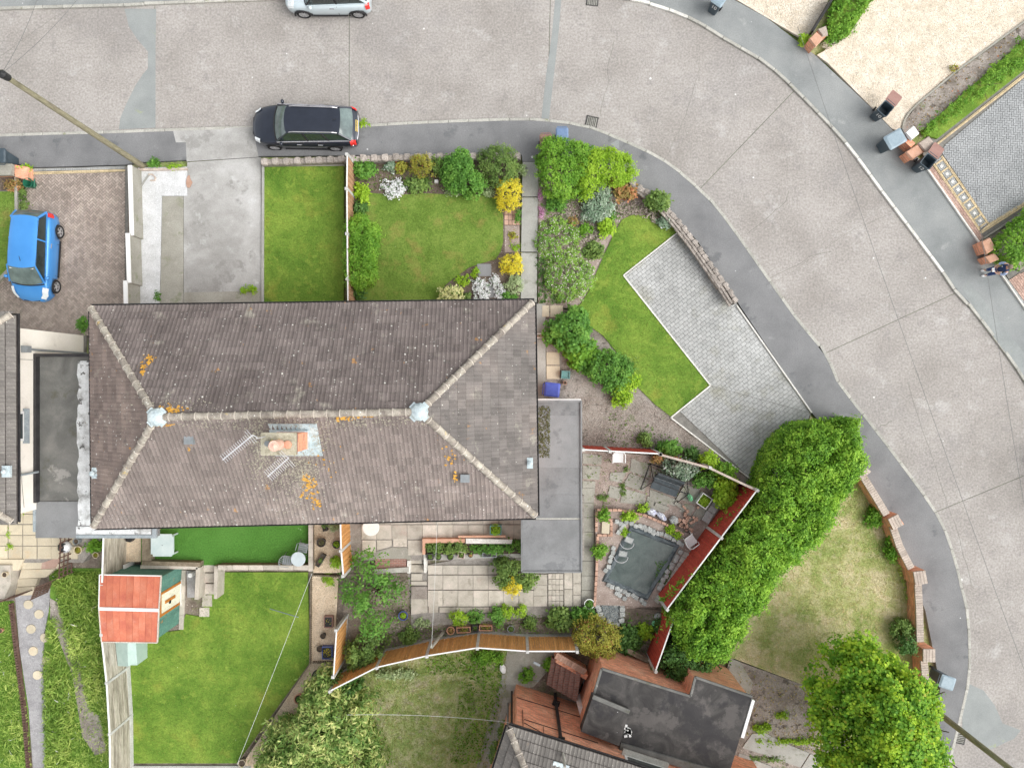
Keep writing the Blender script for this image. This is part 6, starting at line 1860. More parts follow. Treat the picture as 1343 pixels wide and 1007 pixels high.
wire('thin overhead wire passing over the standing man to the lower right pole',topR,P(1279,250,5.6),.2,g=wr)
wire('thin overhead wire running up and right from the upper left pole top',topL,P(120,-25,6.2),.2,g=wr)
wire('thin overhead wire running steeply up from the upper left pole top',topL,P(60,-40,6.0),.2,g=wr)
# washing lines and posts
def post(label,base,top,H,r=.04,mat='guttergrey'):
 b = P(*base,0); tt = P(*top,H)
 return solo('washing_line_post',MB().tube([b,tt],r,n=8),mat,label,'post'),tt
o,t1 = post('grey washing line post standing against the curved fence',(582,828),(566,848),2.3,.07,'conc3')
wire('thin washing line hanging straight above the slab patio',t1,P(574,668,2.2),.15,.008,'line','washing_line','washing line')
o,t2 = post('short grey post in the rough bottom garden among the leafy shrub',(448,936),(443,942),2.0,.08,'concpost')
wire('long washing line across the rough bottom garden',P(455,937,2.0),P(668,947,2.3),.25,.009,'line','washing_line','washing line')
wire('washing line hanging diagonally over the shed lawn',P(409,752,2.1),P(311,1002,2.1),.1,.009,'line','washing_line','washing line')
solo('line_prop',MB().tube([P(354,798,.6),P(391,809,1.9)],.018,n=6),'bingrey','pale blue prop leaning on the washing line over the lawn','line prop')
# satellite post, small aerial by the outhouse
t = thing('wall_lamp_post',P(699,898,0),'thin grey pole with a small bracket beside the brick outhouse','pole')
part('shaft',MB().tube([P(699,892,.1),P(704,873,.1) + Vector((0,0,1.6))],.025,n=6),'greymetal',t)
part('bracket',MB().box(P(704,870,1.75),(.3,.1,.06),-.5),'greymetal',t)
t = thing('satellite_bracket',P(670,950,3.0),'grey folded metal hood at the corner of the brick house','hood')
part('hood',MB().add([P(665,947,4.2),P(680,955,4.4),P(681,962,4.1),P(671,952,3.9)],[(0,1,2),(0,2,3),(0,3,1),(1,3,2)]),'greymetal',t)
part('arm',MB().beam(P(671,951,4.0),P(684,958,4.3),.05,.05),'greymetal',t)
# ================================================================== VEHICLES
def car(name,label,cat,S):
 """local frame: +x forwards, origin on the ground under the middle"""
 L,W,H = S['L'],S['W'],S['H']
 t = thing(name,(0,0,0),label,cat)
 body_m = S['paint']
 ks = S['plan']; ds = S['deck']
 def interp(tab,s):
  for i in range(len(tab) - 1):
   if s <= tab[i + 1][0]:
    a,b = tab[i],tab[i + 1]; f = (s - a[0]) / (b[0] - a[0]); f = f * f * (3 - 2 * f) if S.get('soft',True) else f
    return a[1] + (b[1] - a[1]) * f
  return tab[-1][1]
 st = [0,.004,.015,.035,.07,.11,.16,.22,.28,.33,.38,.45,.52,.6,.68,.76,.82,.88,.93,.965,.985,.996,1.0]
 prof = [(.90,0),(.965,.12),(.995,.4),(1.0,.62),(.985,.82),(.94,.94),(.84,1.0),(.6,1.035),(.3,1.055),(0,1.06)]
 vs = []; fs = []
 full = prof + [(-a,b) for a,b in reversed(prof[:-1])]
 m = len(full)
 for s in st:
  x = L / 2 - L * s; w = W / 2 * interp(ks,s); d = interp(ds,s)
  e = min(s,1 - s)
  zb = .2 + .12 * max(0,1 - e / .03)
  for a,b in full:
   vs.append((x,w * a,zb + (d - zb) * b if b <= 1 else d + (b - 1) * W * .5))
 for i in range(len(st) - 1):
  for j in range(m - 1):
   fs.append((i * m + j,i * m + j + 1,(i + 1) * m + j + 1,(i + 1) * m + j))
  fs.append((i * m + m - 1,i * m,(i + 1) * m,(i + 1) * m + m - 1))
 fs.append(tuple(range(m))); fs.append(tuple(reversed(range((len(st) - 1) * m,len(st) * m))))
 me = MB().add(vs,fs).mesh('body',M[body_m])
 bm = bmesh.new(); bm.from_mesh(me); bmesh.ops.recalc_face_normals(bm,faces=bm.faces); bm.to_mesh(me); bm.free()
 # wheel arches cut with a boolean, then the cutter is removed
 body = bpy.data.objects.new('body',me); COL.objects.link(body)
 wr_ = S['wheel']; wx = [L / 2 - L * a for a in S['axles']]
 cb = MB()
 for x in wx:
  for sy in (-1,1):
   cb.lathe([(wr_ * 1.16,-.17),(wr_ * 1.16,.2)],(x,sy * (W / 2 - .06),wr_),24,mat=Matrix.Rotation(math.pi / 2 * -sy,3,'X'))
 cm = cb.mesh('cut',M['plastic_black'])
 bm = bmesh.new(); bm.from_mesh(cm); bmesh.ops.recalc_face_normals(bm,faces=bm.faces); bm.to_mesh(cm); bm.free()
 co = bpy.data.objects.new('cut',cm); COL.objects.link(co)
 md = body.modifiers.new('b','BOOLEAN'); md.object = co; md.operation = 'DIFFERENCE'; md.solver = 'EXACT'
 bpy.context.view_layer.update()
 dg = bpy.context.evaluated_depsgraph_get()
 nm = bpy.data.meshes.new_from_object(body.evaluated_get(dg))
 body.modifiers.clear(); body.data = nm; nm.name = 'body'
 bpy.data.objects.remove(co); bpy.data.meshes.remove(cm)
 nm.polygons.foreach_set('use_smooth',[abs(p.normal.x) < .995 for p in nm.polygons])
 body.parent = t
 # wheels
 for x in wx:
  for sy in (-1,1):
   rot = Matrix.Rotation(math.pi / 2 * -sy,3,'X')
   c = (x,sy * (W / 2 - .115),wr_)
   w_ = part('wheel',MB().lathe([(wr_ * .62,-.1),(wr_ * .9,-.1),(wr_,-.06),(wr_,.07),(wr_ * .93,.105),(wr_ * .7,.1),(wr_ * .66,.05)],c,24,mat=rot),'rubber',t,sm=True)
   q = MB(); q.lathe([(wr_ * .7,.02),(wr_ * .7,.088),(wr_ * .62,.088),(wr_ * .6,.02)],c,24,mat=rot,cap=False)
   q.lathe([(wr_ * .16,.03),(wr_ * .16,.1),(wr_ * .1,.11)],c,12,mat=rot)
   ns = S.get('spokes',5)
   for k in range(ns):
    a = 2 * math.pi * k / ns + .3
    p = Vector((math.cos(a) * wr_ * .38,math.sin(a) * wr_ * .38,.075))
    q.box(rot @ p + Vector(c),(wr_ * .56,wr_ * .16,.03),mat=rot @ Matrix.Rotation(a,3,'Z'))
   part('rim',q,'rim',w_)
   part('brake_disc',MB().lathe([(wr_ * .6,0),(wr_ * .6,.02)],c,16,mat=rot),'plastic_black',w_)
   part('arch_lining',MB().lathe([(wr_ * 1.14,-.02),(wr_ * 1.15,.0)],(x,sy * (W / 2 - .3),wr_),20,mat=rot),'plastic_black',t)
   if S.get('dark_arch'):
    ar = [(x + math.cos(a) * wr_ * 1.2,sy * (W / 2 * .985 + .01),wr_ + math.sin(a) * wr_ * 1.2) for a in [math.pi * k / 12 for k in range(13)]]
    part('arch_trim',MB().tube(ar,.045,n=6),'plastic_black',t)
 # greenhouse: windscreen, roof, rear and side windows
 g = S['green']; bz = S['belt']
 def ring(s,hw,z): return L / 2 - L * s,hw,z
 xf0,xf1,xr1,xr0 = (L / 2 - L * s for s in g['s'])       # cowl, roof front, roof rear, tail base
 hb,hr = W / 2 * g['hb'],W / 2 * g['hr']
 zf,zr = bz + g.get('zf',0.02),bz + g.get('zr',0.02)
 Hr = H - .03
 def patch(c,n=7,bow=0.0,bx=0.0):
  """4 corners c[0..3] (bottom right, bottom left, top left, top right) bowed outwards"""
  vs = []; fs = []
  for i in range(n + 1):
   v = i / n
   for j in range(n + 1):
    u = j / n
    p = c[0].lerp(c[1],u).lerp(c[3].lerp(c[2],u),v)
    k = 4 * u * (1 - u)
    p = p + Vector((bx * k,0,bow * 4 * v * (1 - v)))
    vs.append(p)
  for i in range(n):
   for j in range(n):
    a = i * (n + 1) + j
    fs.append((a,a + 1,a + n + 2,a + n + 1))
  return MB().add(vs,fs)
 F = [Vector((xf0,-hb * .9,zf)),Vector((xf0,hb * .9,zf)),Vector((xf1,hr,Hr)),Vector((xf1,-hr,Hr))]
 Rr = [Vector((xr0,hb * g.get('hbr',.88),zr)),Vector((xr0,-hb * g.get('hbr',.88),zr)),Vector((xr1,-hr * .96,Hr - g.get('dr',.02))),Vector((xr1,hr * .96,Hr - g.get('dr',.02)))]
 part('windscreen',patch(F,7,.03,.12),S.get('ws','glasslight'),t,sm=True)
 part('rear_window',patch(Rr,7,.03,-.07),'glasslight',t,sm=True)
 for sy in (1,-1):
  a0 = Vector((xf0,sy * hb,zf)); a1 = Vector((xf1,sy * hr,Hr)); b1 = Vector((xr1,sy * hr * .96,Hr - g.get('dr',.02))); b0 = Vector((xr0,sy * hb * g.get('hbr',.88),zr))
  mid0 = Vector(((xf0 + xr0) / 2,sy * hb * 1.02,bz)); mid1 = Vector(((xf1 + xr1) / 2,sy * hr * 1.02,Hr))
  def atop(s): return a1.lerp(b1,s)
  def abot(s): return a0.lerp(b0,s)
  cuts_ = g['cuts']
  for i in range(len(cuts_) - 1):
   s0,s1 = cuts_[i] ,cuts_[i + 1]
   q0,q1 = abot(s0[0] + .006),abot(s1[0] - .006); q2,q3 = atop(s1[1] - .006),atop(s0[1] + .006)
   off = Vector((0,sy * .0,0))
   part('side_window',MB().add([q0 + off,q1 + off,q2 + off,q3 + off],[(0,1,2,3)]),'glass',t)
   if i: part('pillar',MB().beam(abot(s0[0]) + Vector((0,sy * .012,0)),atop(s0[1]) + Vector((0,sy * .012,0)),.06,.03,up=Vector((0,sy,0))),S.get('pillar',body_m),t)
  part('pillar',MB().tube([a0 * 1.0,a1],.035,n=6),S.get('apillar',body_m),t)
  part('pillar',MB().tube([b0,b1],.05,n=6),body_m,t)
  part('window_trim',MB().beam(abot(0) + Vector((0,sy * .03,0)),abot(.985) + Vector((0,sy * .03,0)),.04,.035),S.get('trim',body_m),t)
  if S.get('rails'):
   p = [atop(.04) + Vector((0,-sy * .03,.02)),atop(.12) + Vector((0,-sy * .03,.075)),atop(.88) + Vector((0,-sy * .03,.075)),atop(.97) + Vector((0,-sy * .03,.02))]
   part('roof_rail',MB().tube(p,.022,n=6),'chrome',t)
  # mirrors
  mx = abot(.06)
  mr_ = part('wing_mirror',MB().lathe([(.02,-.09),(.085,-.06),(.1,0),(.085,.06),(.02,.09)],(mx.x - .02,sy * (W / 2 + .03),mx.z + .04),10,mat=Matrix.Rotation(math.pi / 2,3,'X') @ Matrix.Scale(.8,3,Vector((1,0,0)))),S.get('mirror',body_m),t,sm=True)
  for hx in S['handles']:
   part('door_handle',MB().box((L / 2 - L * hx,sy * (W / 2 * .985),bz - .12),(.2,.04,.035)),'chrome',t)
  for hx in S['seams']:
   part('door_seam',MB().beam(Vector((L / 2 - L * hx,sy * (W / 2 * 1.0),.35)),Vector((L / 2 - L * hx,sy * (W / 2 * .945),bz - .02)),.012,.012),'plastic_black',t)
  part('sill',MB().box((0,sy * (W / 2 * .93),.23),(L * .42,.08,.1)),'plastic_black',t)
  # lamps
  lf = S['front_lamp']; w0 = W / 2 * interp(ks,lf[0]); zl = interp(ds,lf[0])
  hl = MB(); ww = W / 2
  n = 6
  pts = []
  for k in range(n + 1):
   s = lf[0] + (lf[1] - lf[0]) * k / n; x = L / 2 - L * s; w = ww * interp(ks,s); d = interp(ds,s)
   pts.append(((x + .03,sy * (w * .965 + .02),d - .07),(x + .01,sy * w * .92,d + .03),(x,sy * w * lf[2],d + .055)))
  vsx = [v for p in pts for v in p]
  hl.add(vsx,[(i * 3 + j,i * 3 + j + 1,i * 3 + j + 4,i * 3 + j + 3) for i in range(n) for j in (0,1)])
  part('headlight',hl,'clearlamp',t)
  rl = S['rear_lamp']
  hl = MB(); pts = []
  for k in range(n + 1):
   s = rl[0] + (rl[1] - rl[0]) * k / n; x = L / 2 - L * s; w = ww * interp(ks,s); d = interp(ds,s)
   x -= .02; pts.append(((x,sy * (w + .02),d * .72),(x,sy * (w + .015),d * .86),(x,sy * (w * .96 + .01),d * .965 + .03),(x,sy * w * rl[2],d + .045)))
  vsx = [v for p in pts for v in p]
  hl.add(vsx,[(i * 4 + j,i * 4 + j + 1,i * 4 + j + 5,i * 4 + j + 4) for i in range(n) for j in (0,1,2)])
  part('tail_light',hl,'redlamp',t)
 # roof skin with a crown
 vs = []; fs = []; n = 10
 for i in range(n + 1):
  u = i / n
  x = xf1 + .02 + (xr1 - xf1 - .04) * u
  zc = Hr - g.get('dr',.02) * u + .03 * 4 * u * (1 - u)
  for j in range(n + 1):
   v = -1 + 2 * j / n
   vs.append((x + .10 * (1 - v * v) * (1 - u) - .06 * (1 - v * v) * u,v * (hr * (1.03 - .04 * u)),zc + .045 * (1 - v * v) - (.03 if abs(v) == 1 else 0)))
 for i in range(n):
  for j in range(n):
   a = i * (n + 1) + j; fs.append((a,a + 1,a + n + 2,a + n + 1))
 rf_ = part('roof',MB().add(vs,fs),body_m,t,sm=True)
 part('aerial',MB().tube([(xf1 - .15 if S.get('aer') != 'rear' else xr1 + .25,0,H + .01),(xf1 - .35 if S.get('aer') != 'rear' else xr1 + .05,0,H + .12)],.01,n=5),'plastic_black',t)
 # interior: dash, seats
 part('dashboard',MB().box((xf0 - .12,0,bz - .02),(.3,W * .68,.04)),'plastic_black',t)
 # bumper strip, plates
 part('front_plate',MB().box((L / 2 - .005,0,.42),(.02,.5,.11)),'plastic_white',t)
 part('rear_plate',MB().box((-L / 2 + S.get('rpx',.02),0,S.get('rpz',.75)),(.03,.5,.13),mat=Matrix.Rotation(.5,3,'Y')),'plate_y',t)
 part('grille',MB().box((L / 2 - .02,0,.55),(.04,W * .4,.16)),'plastic_black',t)
 # bonnet shut lines
 for s in (g['s'][0] - .012,):
  x = L / 2 - L * s; w = W / 2 * interp(ks,s) * .84; d = interp(ds,s)
  pts = [(x + .09 * (1 - (v * v)),w * v,d + W * .5 * .06 * (1 - abs(v)) + .006) for v in [-1 + k / 5 for k in range(11)]]
  part('scuttle',MB().tube(pts,.028,n=5),'plastic_black',t)
 part('wiper',MB().tube([(xf0 - .02,-.45,zf + .05),(xf0 - .12,.12,zf + .12)],.012,n=4),'plastic_black',t)
 part('wiper',MB().tube([(xf0 - .02,.12,zf + .06),(xf0 - .14,.55,zf + .13)],.012,n=4),'plastic_black',t)
 if S.get('bumper'):
  pts = []
  for k in range(-8,9):
   v = k / 8; s = 1 - .03 * v * v * v * v - .0; pts.append((-L / 2 - .02 + .22 * v ** 4,v * W * .455,.62))
  part('bumper_strip',MB().tube(pts,.03,n=6),'chrome',t)
 return t
plan = [(0,.46),(.015,.62),(.04,.77),(.09,.9),(.18,.98),(.35,1),(.7,1),(.85,.97),(.93,.93),(.98,.86),(1,.76)]
estate = dict(L=4.56,W=1.78,H=1.43,paint='carnavy',plan=plan,deck=[(0,.60),(.03,.68),(.12,.80),(.25,.91),(.5,.95),(.9,.99),(.96,.93),(1,.78)],wheel=.315,axles=(.19,.775),
  spokes=7,belt=.93,green=dict(s=(.255,.375,.855,.955),hb=.90,hr=.66,cuts=[(0,0),(.42,.30),(.70,.66),(1,.99)],zf=.03,zr=.05,dr=.05),trim='chrome',rails=True,
  pillar='plastic_black',handles=(.46,.66),seams=(.34,.53,.71),front_lamp=(.03,.085,.8),rear_lamp=(.94,.99,.87),bumper=True,aer='rear',rpz=.8)
c_ = car('parked_car','dark navy estate car with roof rails, parked half on the pavement','car',estate)
c_.location = (-9.0,11.2,.02); c_.rotation_euler = (R(1.0),0,R(180 - 1))
planh = [(0,.5),(.03,.72),(.08,.90),(.16,.965),(.3,1),(.75,1),(.88,.96),(.95,.9),(.99,.8),(1,.74)]
hatch = dict(L=3.85,W=1.70,H=1.50,paint='carblue',plan=planh,deck=[(0,.58),(.04,.72),(.12,.86),(.24,.98),(.5,1.02),(.9,1.04),(.97,.95),(1,.8)],wheel=.30,axles=(.185,.81),
  spokes=5,belt=.99,green=dict(s=(.2,.37,.9,.985),hb=.88,hr=.70,cuts=[(0.04,0.02),(.58,.56),(.97,.95)],zf=.03,zr=.05,dr=.04),handles=(.62,),seams=(.3,.66),
  front_lamp=(.03,.15,.76),rear_lamp=(.93,.985,.8),mirror='carblue',rpz=.7)
c_ = car('parked_car','bright sky blue three-door hatchback on the brown block paved drive','car',hatch)
part('sun_strip',MB().beam((3.85 * (.5 - .352),-.5,1.42),(3.85 * (.5 - .352),.5,1.42),.16,.02),'white',c_)
c_.location = (-20.72,5.52,.12); c_.rotation_euler = (0,0,R(-93.5))
mini = dict(L=3.68,W=1.68,H=1.41,paint='carsilver',plan=[(0,.66),(.02,.8),(.06,.92),(.14,.98),(.3,1),(.8,1),(.93,.96),(.98,.88),(1,.8)],deck=[(0,.66),(.03,.78),(.1,.88),(.24,.95),(.5,.97),(.93,.98),(.985,.93),(1,.82)],wheel=.305,axles=(.19,.84),
   spokes=8,belt=.96,green=dict(s=(.27,.36,.88,.975),hb=.88,hr=.74,cuts=[(0,0),(.5,.46),(1,1)],zf=.02,zr=.02,dr=.03),handles=(.56,),seams=(.3,.62),dark_arch=True,
   pillar='plastic_black',apillar='plastic_black',front_lamp=(.04,.12,.62),rear_lamp=(.95,.995,.84),mirror='carsilver')
c_ = car('parked_car','pale silver-blue small hatchback cut off by the top edge, on the road','car',mini)
c_.location = (-8.02,17.05,0); c_.rotation_euler = (0,0,R(180))
est2 = dict(estate); est2['rails'] = False; est2['trim'] = 'plastic_black'
c_ = car('parked_car','dark car just showing its nose at the right edge of the road','car',est2)
c_.location = (24.75,-4.75,0); c_.rotation_euler = (0,0,R(119))
# ================================================================== WHEELIE BINS
def bin_(label,px,py,rz,bodym,lidm,openlid=0,num=None,h=1.0,w=.5,d=.56,zr=1.0):
 t = thing('wheelie_bin',(0,0,0),label,'wheelie bin')
 def rr(w_,d_,z,r=.06,n=3):
  out = []
  for cx,cy,a0 in ((1,1,0),(-1,1,90),(-1,-1,180),(1,-1,270)):
   for k in range(n + 1):
    a = R(a0 + 90 * k / n)
    out.append((cx * (w_ / 2 - r) + r * math.cos(a),cy * (d_ / 2 - r) + r * math.sin(a),z))
  return out
 levels = [rr(w * .78,d * .72,.06),rr(w * .8,d * .75,.2),rr(w * .96,d * .95,h * .9),rr(w * 1.03,d * 1.03,h * .91),rr(w * 1.03,d * 1.03,h * .95)]
 m = len(levels[0]); vs = [v for l in levels for v in l]
 fs = [(i * m + j,i * m + (j + 1) % m,(i + 1) * m + (j + 1) % m,(i + 1) * m + j) for i in range(4) for j in range(m)] + [tuple(reversed(range(m)))]
 if openlid:
  vs += rr(w * .9,d * .88,h * .93) ; vs += rr(w * .8,d * .76,h * .5)
  for i in (4,5): fs += [(i * m + j,i * m + (j + 1) % m,(i + 1) * m + (j + 1) % m,(i + 1) * m + j) for j in range(m)]
  fs.append(tuple(range(6 * m,7 * m)))
 else: fs.append(tuple(range(4 * m,5 * m)))
 part('body',MB().add(vs,fs),bodym,t)
 lid = MB()
 l0 = rr(w * 1.08,d * 1.12,0); l1 = rr(w * 1.08,d * 1.12,.035); l2 = rr(w * .86,d * .86,.075)
 vs = l0 + l1 + l2
 fs = [(i * m + j,i * m + (j + 1) % m,(i + 1) * m + (j + 1) % m,(i + 1) * m + j) for i in range(2) for j in range(m)] + [tuple(reversed(range(m))),tuple(range(2 * m,3 * m))]
 hinge = Vector((0,d * .52,h * .96))
 if openlid:   # folded right back behind the bin
  rot = Matrix.Rotation(R(openlid),3,'X')
  vs = [rot @ (Vector(v) + Vector((0,-d * .56,0))) + hinge for v in vs]
 else:
  vs = [Vector(v) + Vector((0,0,h * .955)) for v in vs]
 part('lid',lid.add(vs,fs),lidm,t)
 part('handle',MB().tube([(-w * .42,d * .5,h * .9),(-w * .42,d * .66,h * .94),(w * .42,d * .66,h * .94),(w * .42,d * .5,h * .9)],.018,n=6),bodym,t)
 for sx in (-1,1):
  part('wheel',MB().lathe([(.1,-.03),(.1,.03)],(sx * w * .48,d * .36,.1),14,mat=Matrix.Rotation(math.pi / 2,3,'Y')),'rubber',t)
 if num:
  cu = bpy.data.curves.new('number','FONT'); cu.body = num; cu.size = .26; cu.extrude = .002; cu.align_x = 'CENTER'; cu.align_y = 'CENTER'
  cu.materials.append(M['white'])
  o0 = bpy.data.objects.new('number',cu); COL.objects.link(o0); bpy.context.view_layer.update()
  nme = bpy.data.meshes.new_from_object(o0.evaluated_get(bpy.context.evaluated_depsgraph_get())); bpy.data.objects.remove(o0)
  o = bpy.data.objects.new('number',nme); COL.objects.link(o); o.parent = t
  o.location = (0,-d * .49,h * .68); o.rotation_euler = (R(84),0,0)
 p = P(px,py,zr)
 t.location = (p.x,p.y,.1); t.rotation_euler = (0,0,rz)
 return t
bin_('dark wheelie bin with pale blue-grey lid and white 10, cut off at the top edge',943,0,R(-35),'binblack','bingrey',0,'10')
bin_('wheelie bin folded open with brown lid, standing on the cream gravel',1161,143,R(-40),'binblack','binbrown',168,'10')
bin_('large grey wheelie bin with sky grey lid beside the white capped pier',1172,184,R(-60),'binblack','bingrey',0,None,1.05,.6,.75)
bin_('wheelie bin folded open with brown lid, next to the patterned block border',1217,212,R(-38),'binblack','binbrown',168,'12')
bin_('slate blue wheelie bin on the pavement above the big green hedge',737,178,R(0),'binslate','binslate',0,'10')
bin_('brown wheelie bin half hidden by the top of the big green hedge',716,186,R(2),'binbrown','binbrown',0,None,.95)
bin_('bright blue wheelie bin between the tiled roof and the flower bed',724,511,R(84),'binblue','binblue',0,None,1.0,.56,.6)
bin_('dark wheelie bin with slate lid on the pavement by the lowest wall pier',1240,893,R(-18 + 90),'binblack','bingrey',0,None,1.05,.52,.58)
bin_('dark grey wheelie bin on the pavement at the left edge',1,205,R(180),'binblack','binblack',0,None)
c = P(44,243,.1)
t = thing('caddy_bin',(c.x,c.y,.1),'small open dark green bucket beside the brown block drive','bucket')
part('body',MB().lathe([(.15,0),(.2,.38),(.215,.4),(.19,.4),(.14,.05)],(c.x,c.y,.1),14),'greenplastic',t)
part('lid',MB().box((c.x + .18,c.y,.3),(.04,.36,.38),mat=Matrix.Rotation(.5,3,'Y')),'greenplastic',t)
# ================================================================== THE MAN ON THE FAR PAVEMENT
def skin_mesh(name,verts,edges,radii,mat,root=0,sub=1):
 me = bpy.data.meshes.new(name); me.from_pydata(verts,edges,[])
 o = bpy.data.objects.new(name,me); COL.objects.link(o)
 sk = o.modifiers.new('s','SKIN'); sk.use_smooth_shade = True
 for i,r in enumerate(radii):
  r = r if isinstance(r,tuple) else (r,r)
  me.skin_vertices[0].data[i].radius = r
 me.skin_vertices[0].data[root].use_root = True
 ss = o.modifiers.new('u','SUBSURF'); ss.levels = sub; ss.render_levels = sub
 bpy.context.view_layer.update()
 dg = bpy.context.evaluated_depsgraph_get()
 nm = bpy.data.meshes.new_from_object(o.evaluated_get(dg)); nm.name = name
 bpy.data.objects.remove(o)
 nm.materials.clear(); nm.materials.append(M[mat])
 nm.polygons.foreach_set('use_smooth',[True] * len(nm.polygons))
 return nm
man = thing('person',(0,0,0),'man in navy top, blue trousers and white shoes with hands together on the far pavement','person')
# local frame: faces +x, z up
V_ = [(0,0,.95),(0,0,1.1),(0.0,0,1.28),(0,0,1.42),(.02,0,1.5),(.03,0,1.56),(.045,0,1.66),(.03,0,1.745),
  (0,.09,.9),(.01,.1,.5),(-.02,.11,.09),(.13,.12,.035),(0,-.09,.9),(.01,-.1,.5),(-.02,-.11,.09),(.13,-.12,.035),
  (0,.17,1.41),(-.03,.25,1.14),(.2,.16,1.05),(.27,.07,1.06),(0,-.17,1.41),(-.03,-.25,1.14),(.2,-.16,1.05),(.27,-.07,1.06)]
E_ = [(0,1),(1,2),(2,3),(3,4),(4,5),(5,6),(6,7),(0,8),(8,9),(9,10),(10,11),(0,12),(12,13),(13,14),(14,15),(3,16),(16,17),(17,18),(18,19),(3,20),(20,21),(21,22),(22,23)]
Rr_ = [(.13,.1),(.13,.1),(.15,.11),(.1,.08),.06,.06,.098,.07,.09,.062,.045,.035,.09,.062,.045,.035,.06,.045,.032,.03,.06,.045,.032,.03]
part('body',skin_mesh('body',V_,E_,Rr_,'skin',0,2),None,man)
k = 1.13
part('top',skin_mesh('top',[V_[i] for i in (0,1,2,3,4)] + [V_[16],V_[20]],[(0,1),(1,2),(2,3),(3,4),(3,5),(3,6)],[(.17,.125),(.16,.125),(.185,.135),(.135,.105),(.075,.075),(.09,.09),(.09,.09)],'navy',0,2),None,man)
for a,b,c in ((16,17,18),(20,21,22)):
 el = Vector(V_[b]); fo = el.lerp(Vector(V_[c]),.55)
 part('sleeve',skin_mesh('sleeve',[V_[a],tuple(el),tuple(fo)],[(0,1),(1,2)],[.082,.066,.056],'shirt',0,1),None,man)
part('trousers',skin_mesh('trousers',[V_[0],(0,0,1.0),V_[8],V_[9],(-.02,.11,.12),V_[12],V_[13],(-.02,-.11,.12)],[(0,1),(0,2),(2,3),(3,4),(0,5),(5,6),(6,7)],[(.165,.13),(.16,.12),.115,.085,.07,.115,.085,.07],'denim',0,2),None,man)
for sy in (1,-1):
 part('shoe',MB().lathe([(.02,0),(.055,.01),(.055,.05),(.035,.085),(.01,.09)],(0,0,0),10,mat=Matrix(((2.6,0,0),(0,1,0),(0,0,1)))).mesh('shoe',M['plastic_white'],Vector((-.05,-sy * .115,0)),True),None,man)
 hand = MB(); hx,hy,hz = .29,sy * .05,1.065
 hand.box((hx,hy,hz),(.09,.05,.03),sy * -.5)
 for f in range(4):
  hand.tube([(hx + .035,hy + (f - 1.5) * .017,hz),(hx + .08,hy + (f - 1.5) * .015 - sy * .012,hz - .006),(hx + .1 - .005 * f,hy + (f - 1.5) * .012 - sy * .03,hz - .03)],.009,.007,6)
 hand.tube([(hx - .01,hy - sy * .02,hz + .01),(hx + .02,hy - sy * .045,hz + .03),(hx + .05,hy - sy * .05,hz + .03)],.011,.008,6)
 part('hand',hand,'skin',man,sm=True)
 part('ear',MB().lathe([(.005,-.03),(.018,0),(.005,.03)],(.04,sy * .088,1.655),6),'skin',man)
 part('eye',MB().lathe([(.003,-.01),(.012,0),(.003,.01)],(.13,sy * .032,1.675),6),'hair',man)
part('nose',MB().tube([(.125,0,1.68),(.16,0,1.645)],.01,.016,6),'skin',man)
part('mouth',MB().box((.135,0,1.61),(.02,.05,.01)),'redlamp',man)
part('hair',MB().lathe([(.1,-.05),(.106,.0),(.095,.05),(.05,.085),(.0,.095)],(.02,0,1.69),14,mat=Matrix.Rotation(-.35,3,'Y'),cap=False),'hair',man,sm=True)
part('controller',MB().box((.33,0,1.08),(.1,.17,.03)).tube([(.36,.06,1.09),(.43,.08,1.13)],.006,n=5).tube([(.36,-.06,1.09),(.43,-.08,1.13)],.006,n=5),'plastic_white',man)
part('badge',MB().box((.13,-.08,1.36),(.02,.05,.035)),'white',man)
pm_ = P(1289,358,.1)
man.location = (pm_.x + .08,pm_.y,.095); man.rotation_euler = (0,0,R(187))
# ================================================================== GARDEN FURNITURE
def plastic_chair(label,px,py,rz,z,arms=True,tilt=0):
 t = thing('plastic_chair',(0,0,0),label,'garden chair')
 part('seat',MB().box((0,0,.42),(.42,.42,.025)),'plastic_white',t)
 for sx in (-1,1):
  for sy,lx in ((-1,.03),(1,.05)):
   part('leg',MB().beam((sx * .19,sy * .18,.42),(sx * .25,sy * .25,0),.045,.045),'plastic_white',t)
  part('arm',MB().tube([(sx * .24,-.24,.4),(sx * .27,-.2,.62),(sx * .27,.15,.64),(sx * .21,.23,.68)],.025,n=6),'plastic_white',t)
 pts = [(.23 * math.cos(a),.24 + .05 * math.sin(a) ** 2,.62 + .24 * math.sin(a)) for a in [math.pi * k / 10 for k in range(11)]]
 part('back_frame',MB().tube([(.21,.2,.42)] + pts + [(-.21,.2,.42)],.025,n=6),'plastic_white',t)
 for k in range(4):
  x = -.13 + k * .087; part('back_slat',MB().beam((x,.215,.43),(x,.285,.83),.045,.015),'plastic_white',t)
 p = P(px,py,z + .4); t.location = (p.x,p.y,z); t.rotation_euler = (tilt,0,rz)
 return t
plastic_chair('white plastic armchair facing down the picture beside the red fence',811,600,R(0),.05)
plastic_chair('white plastic armchair between the pond and the tall red fence',906,709,R(-235),.06)
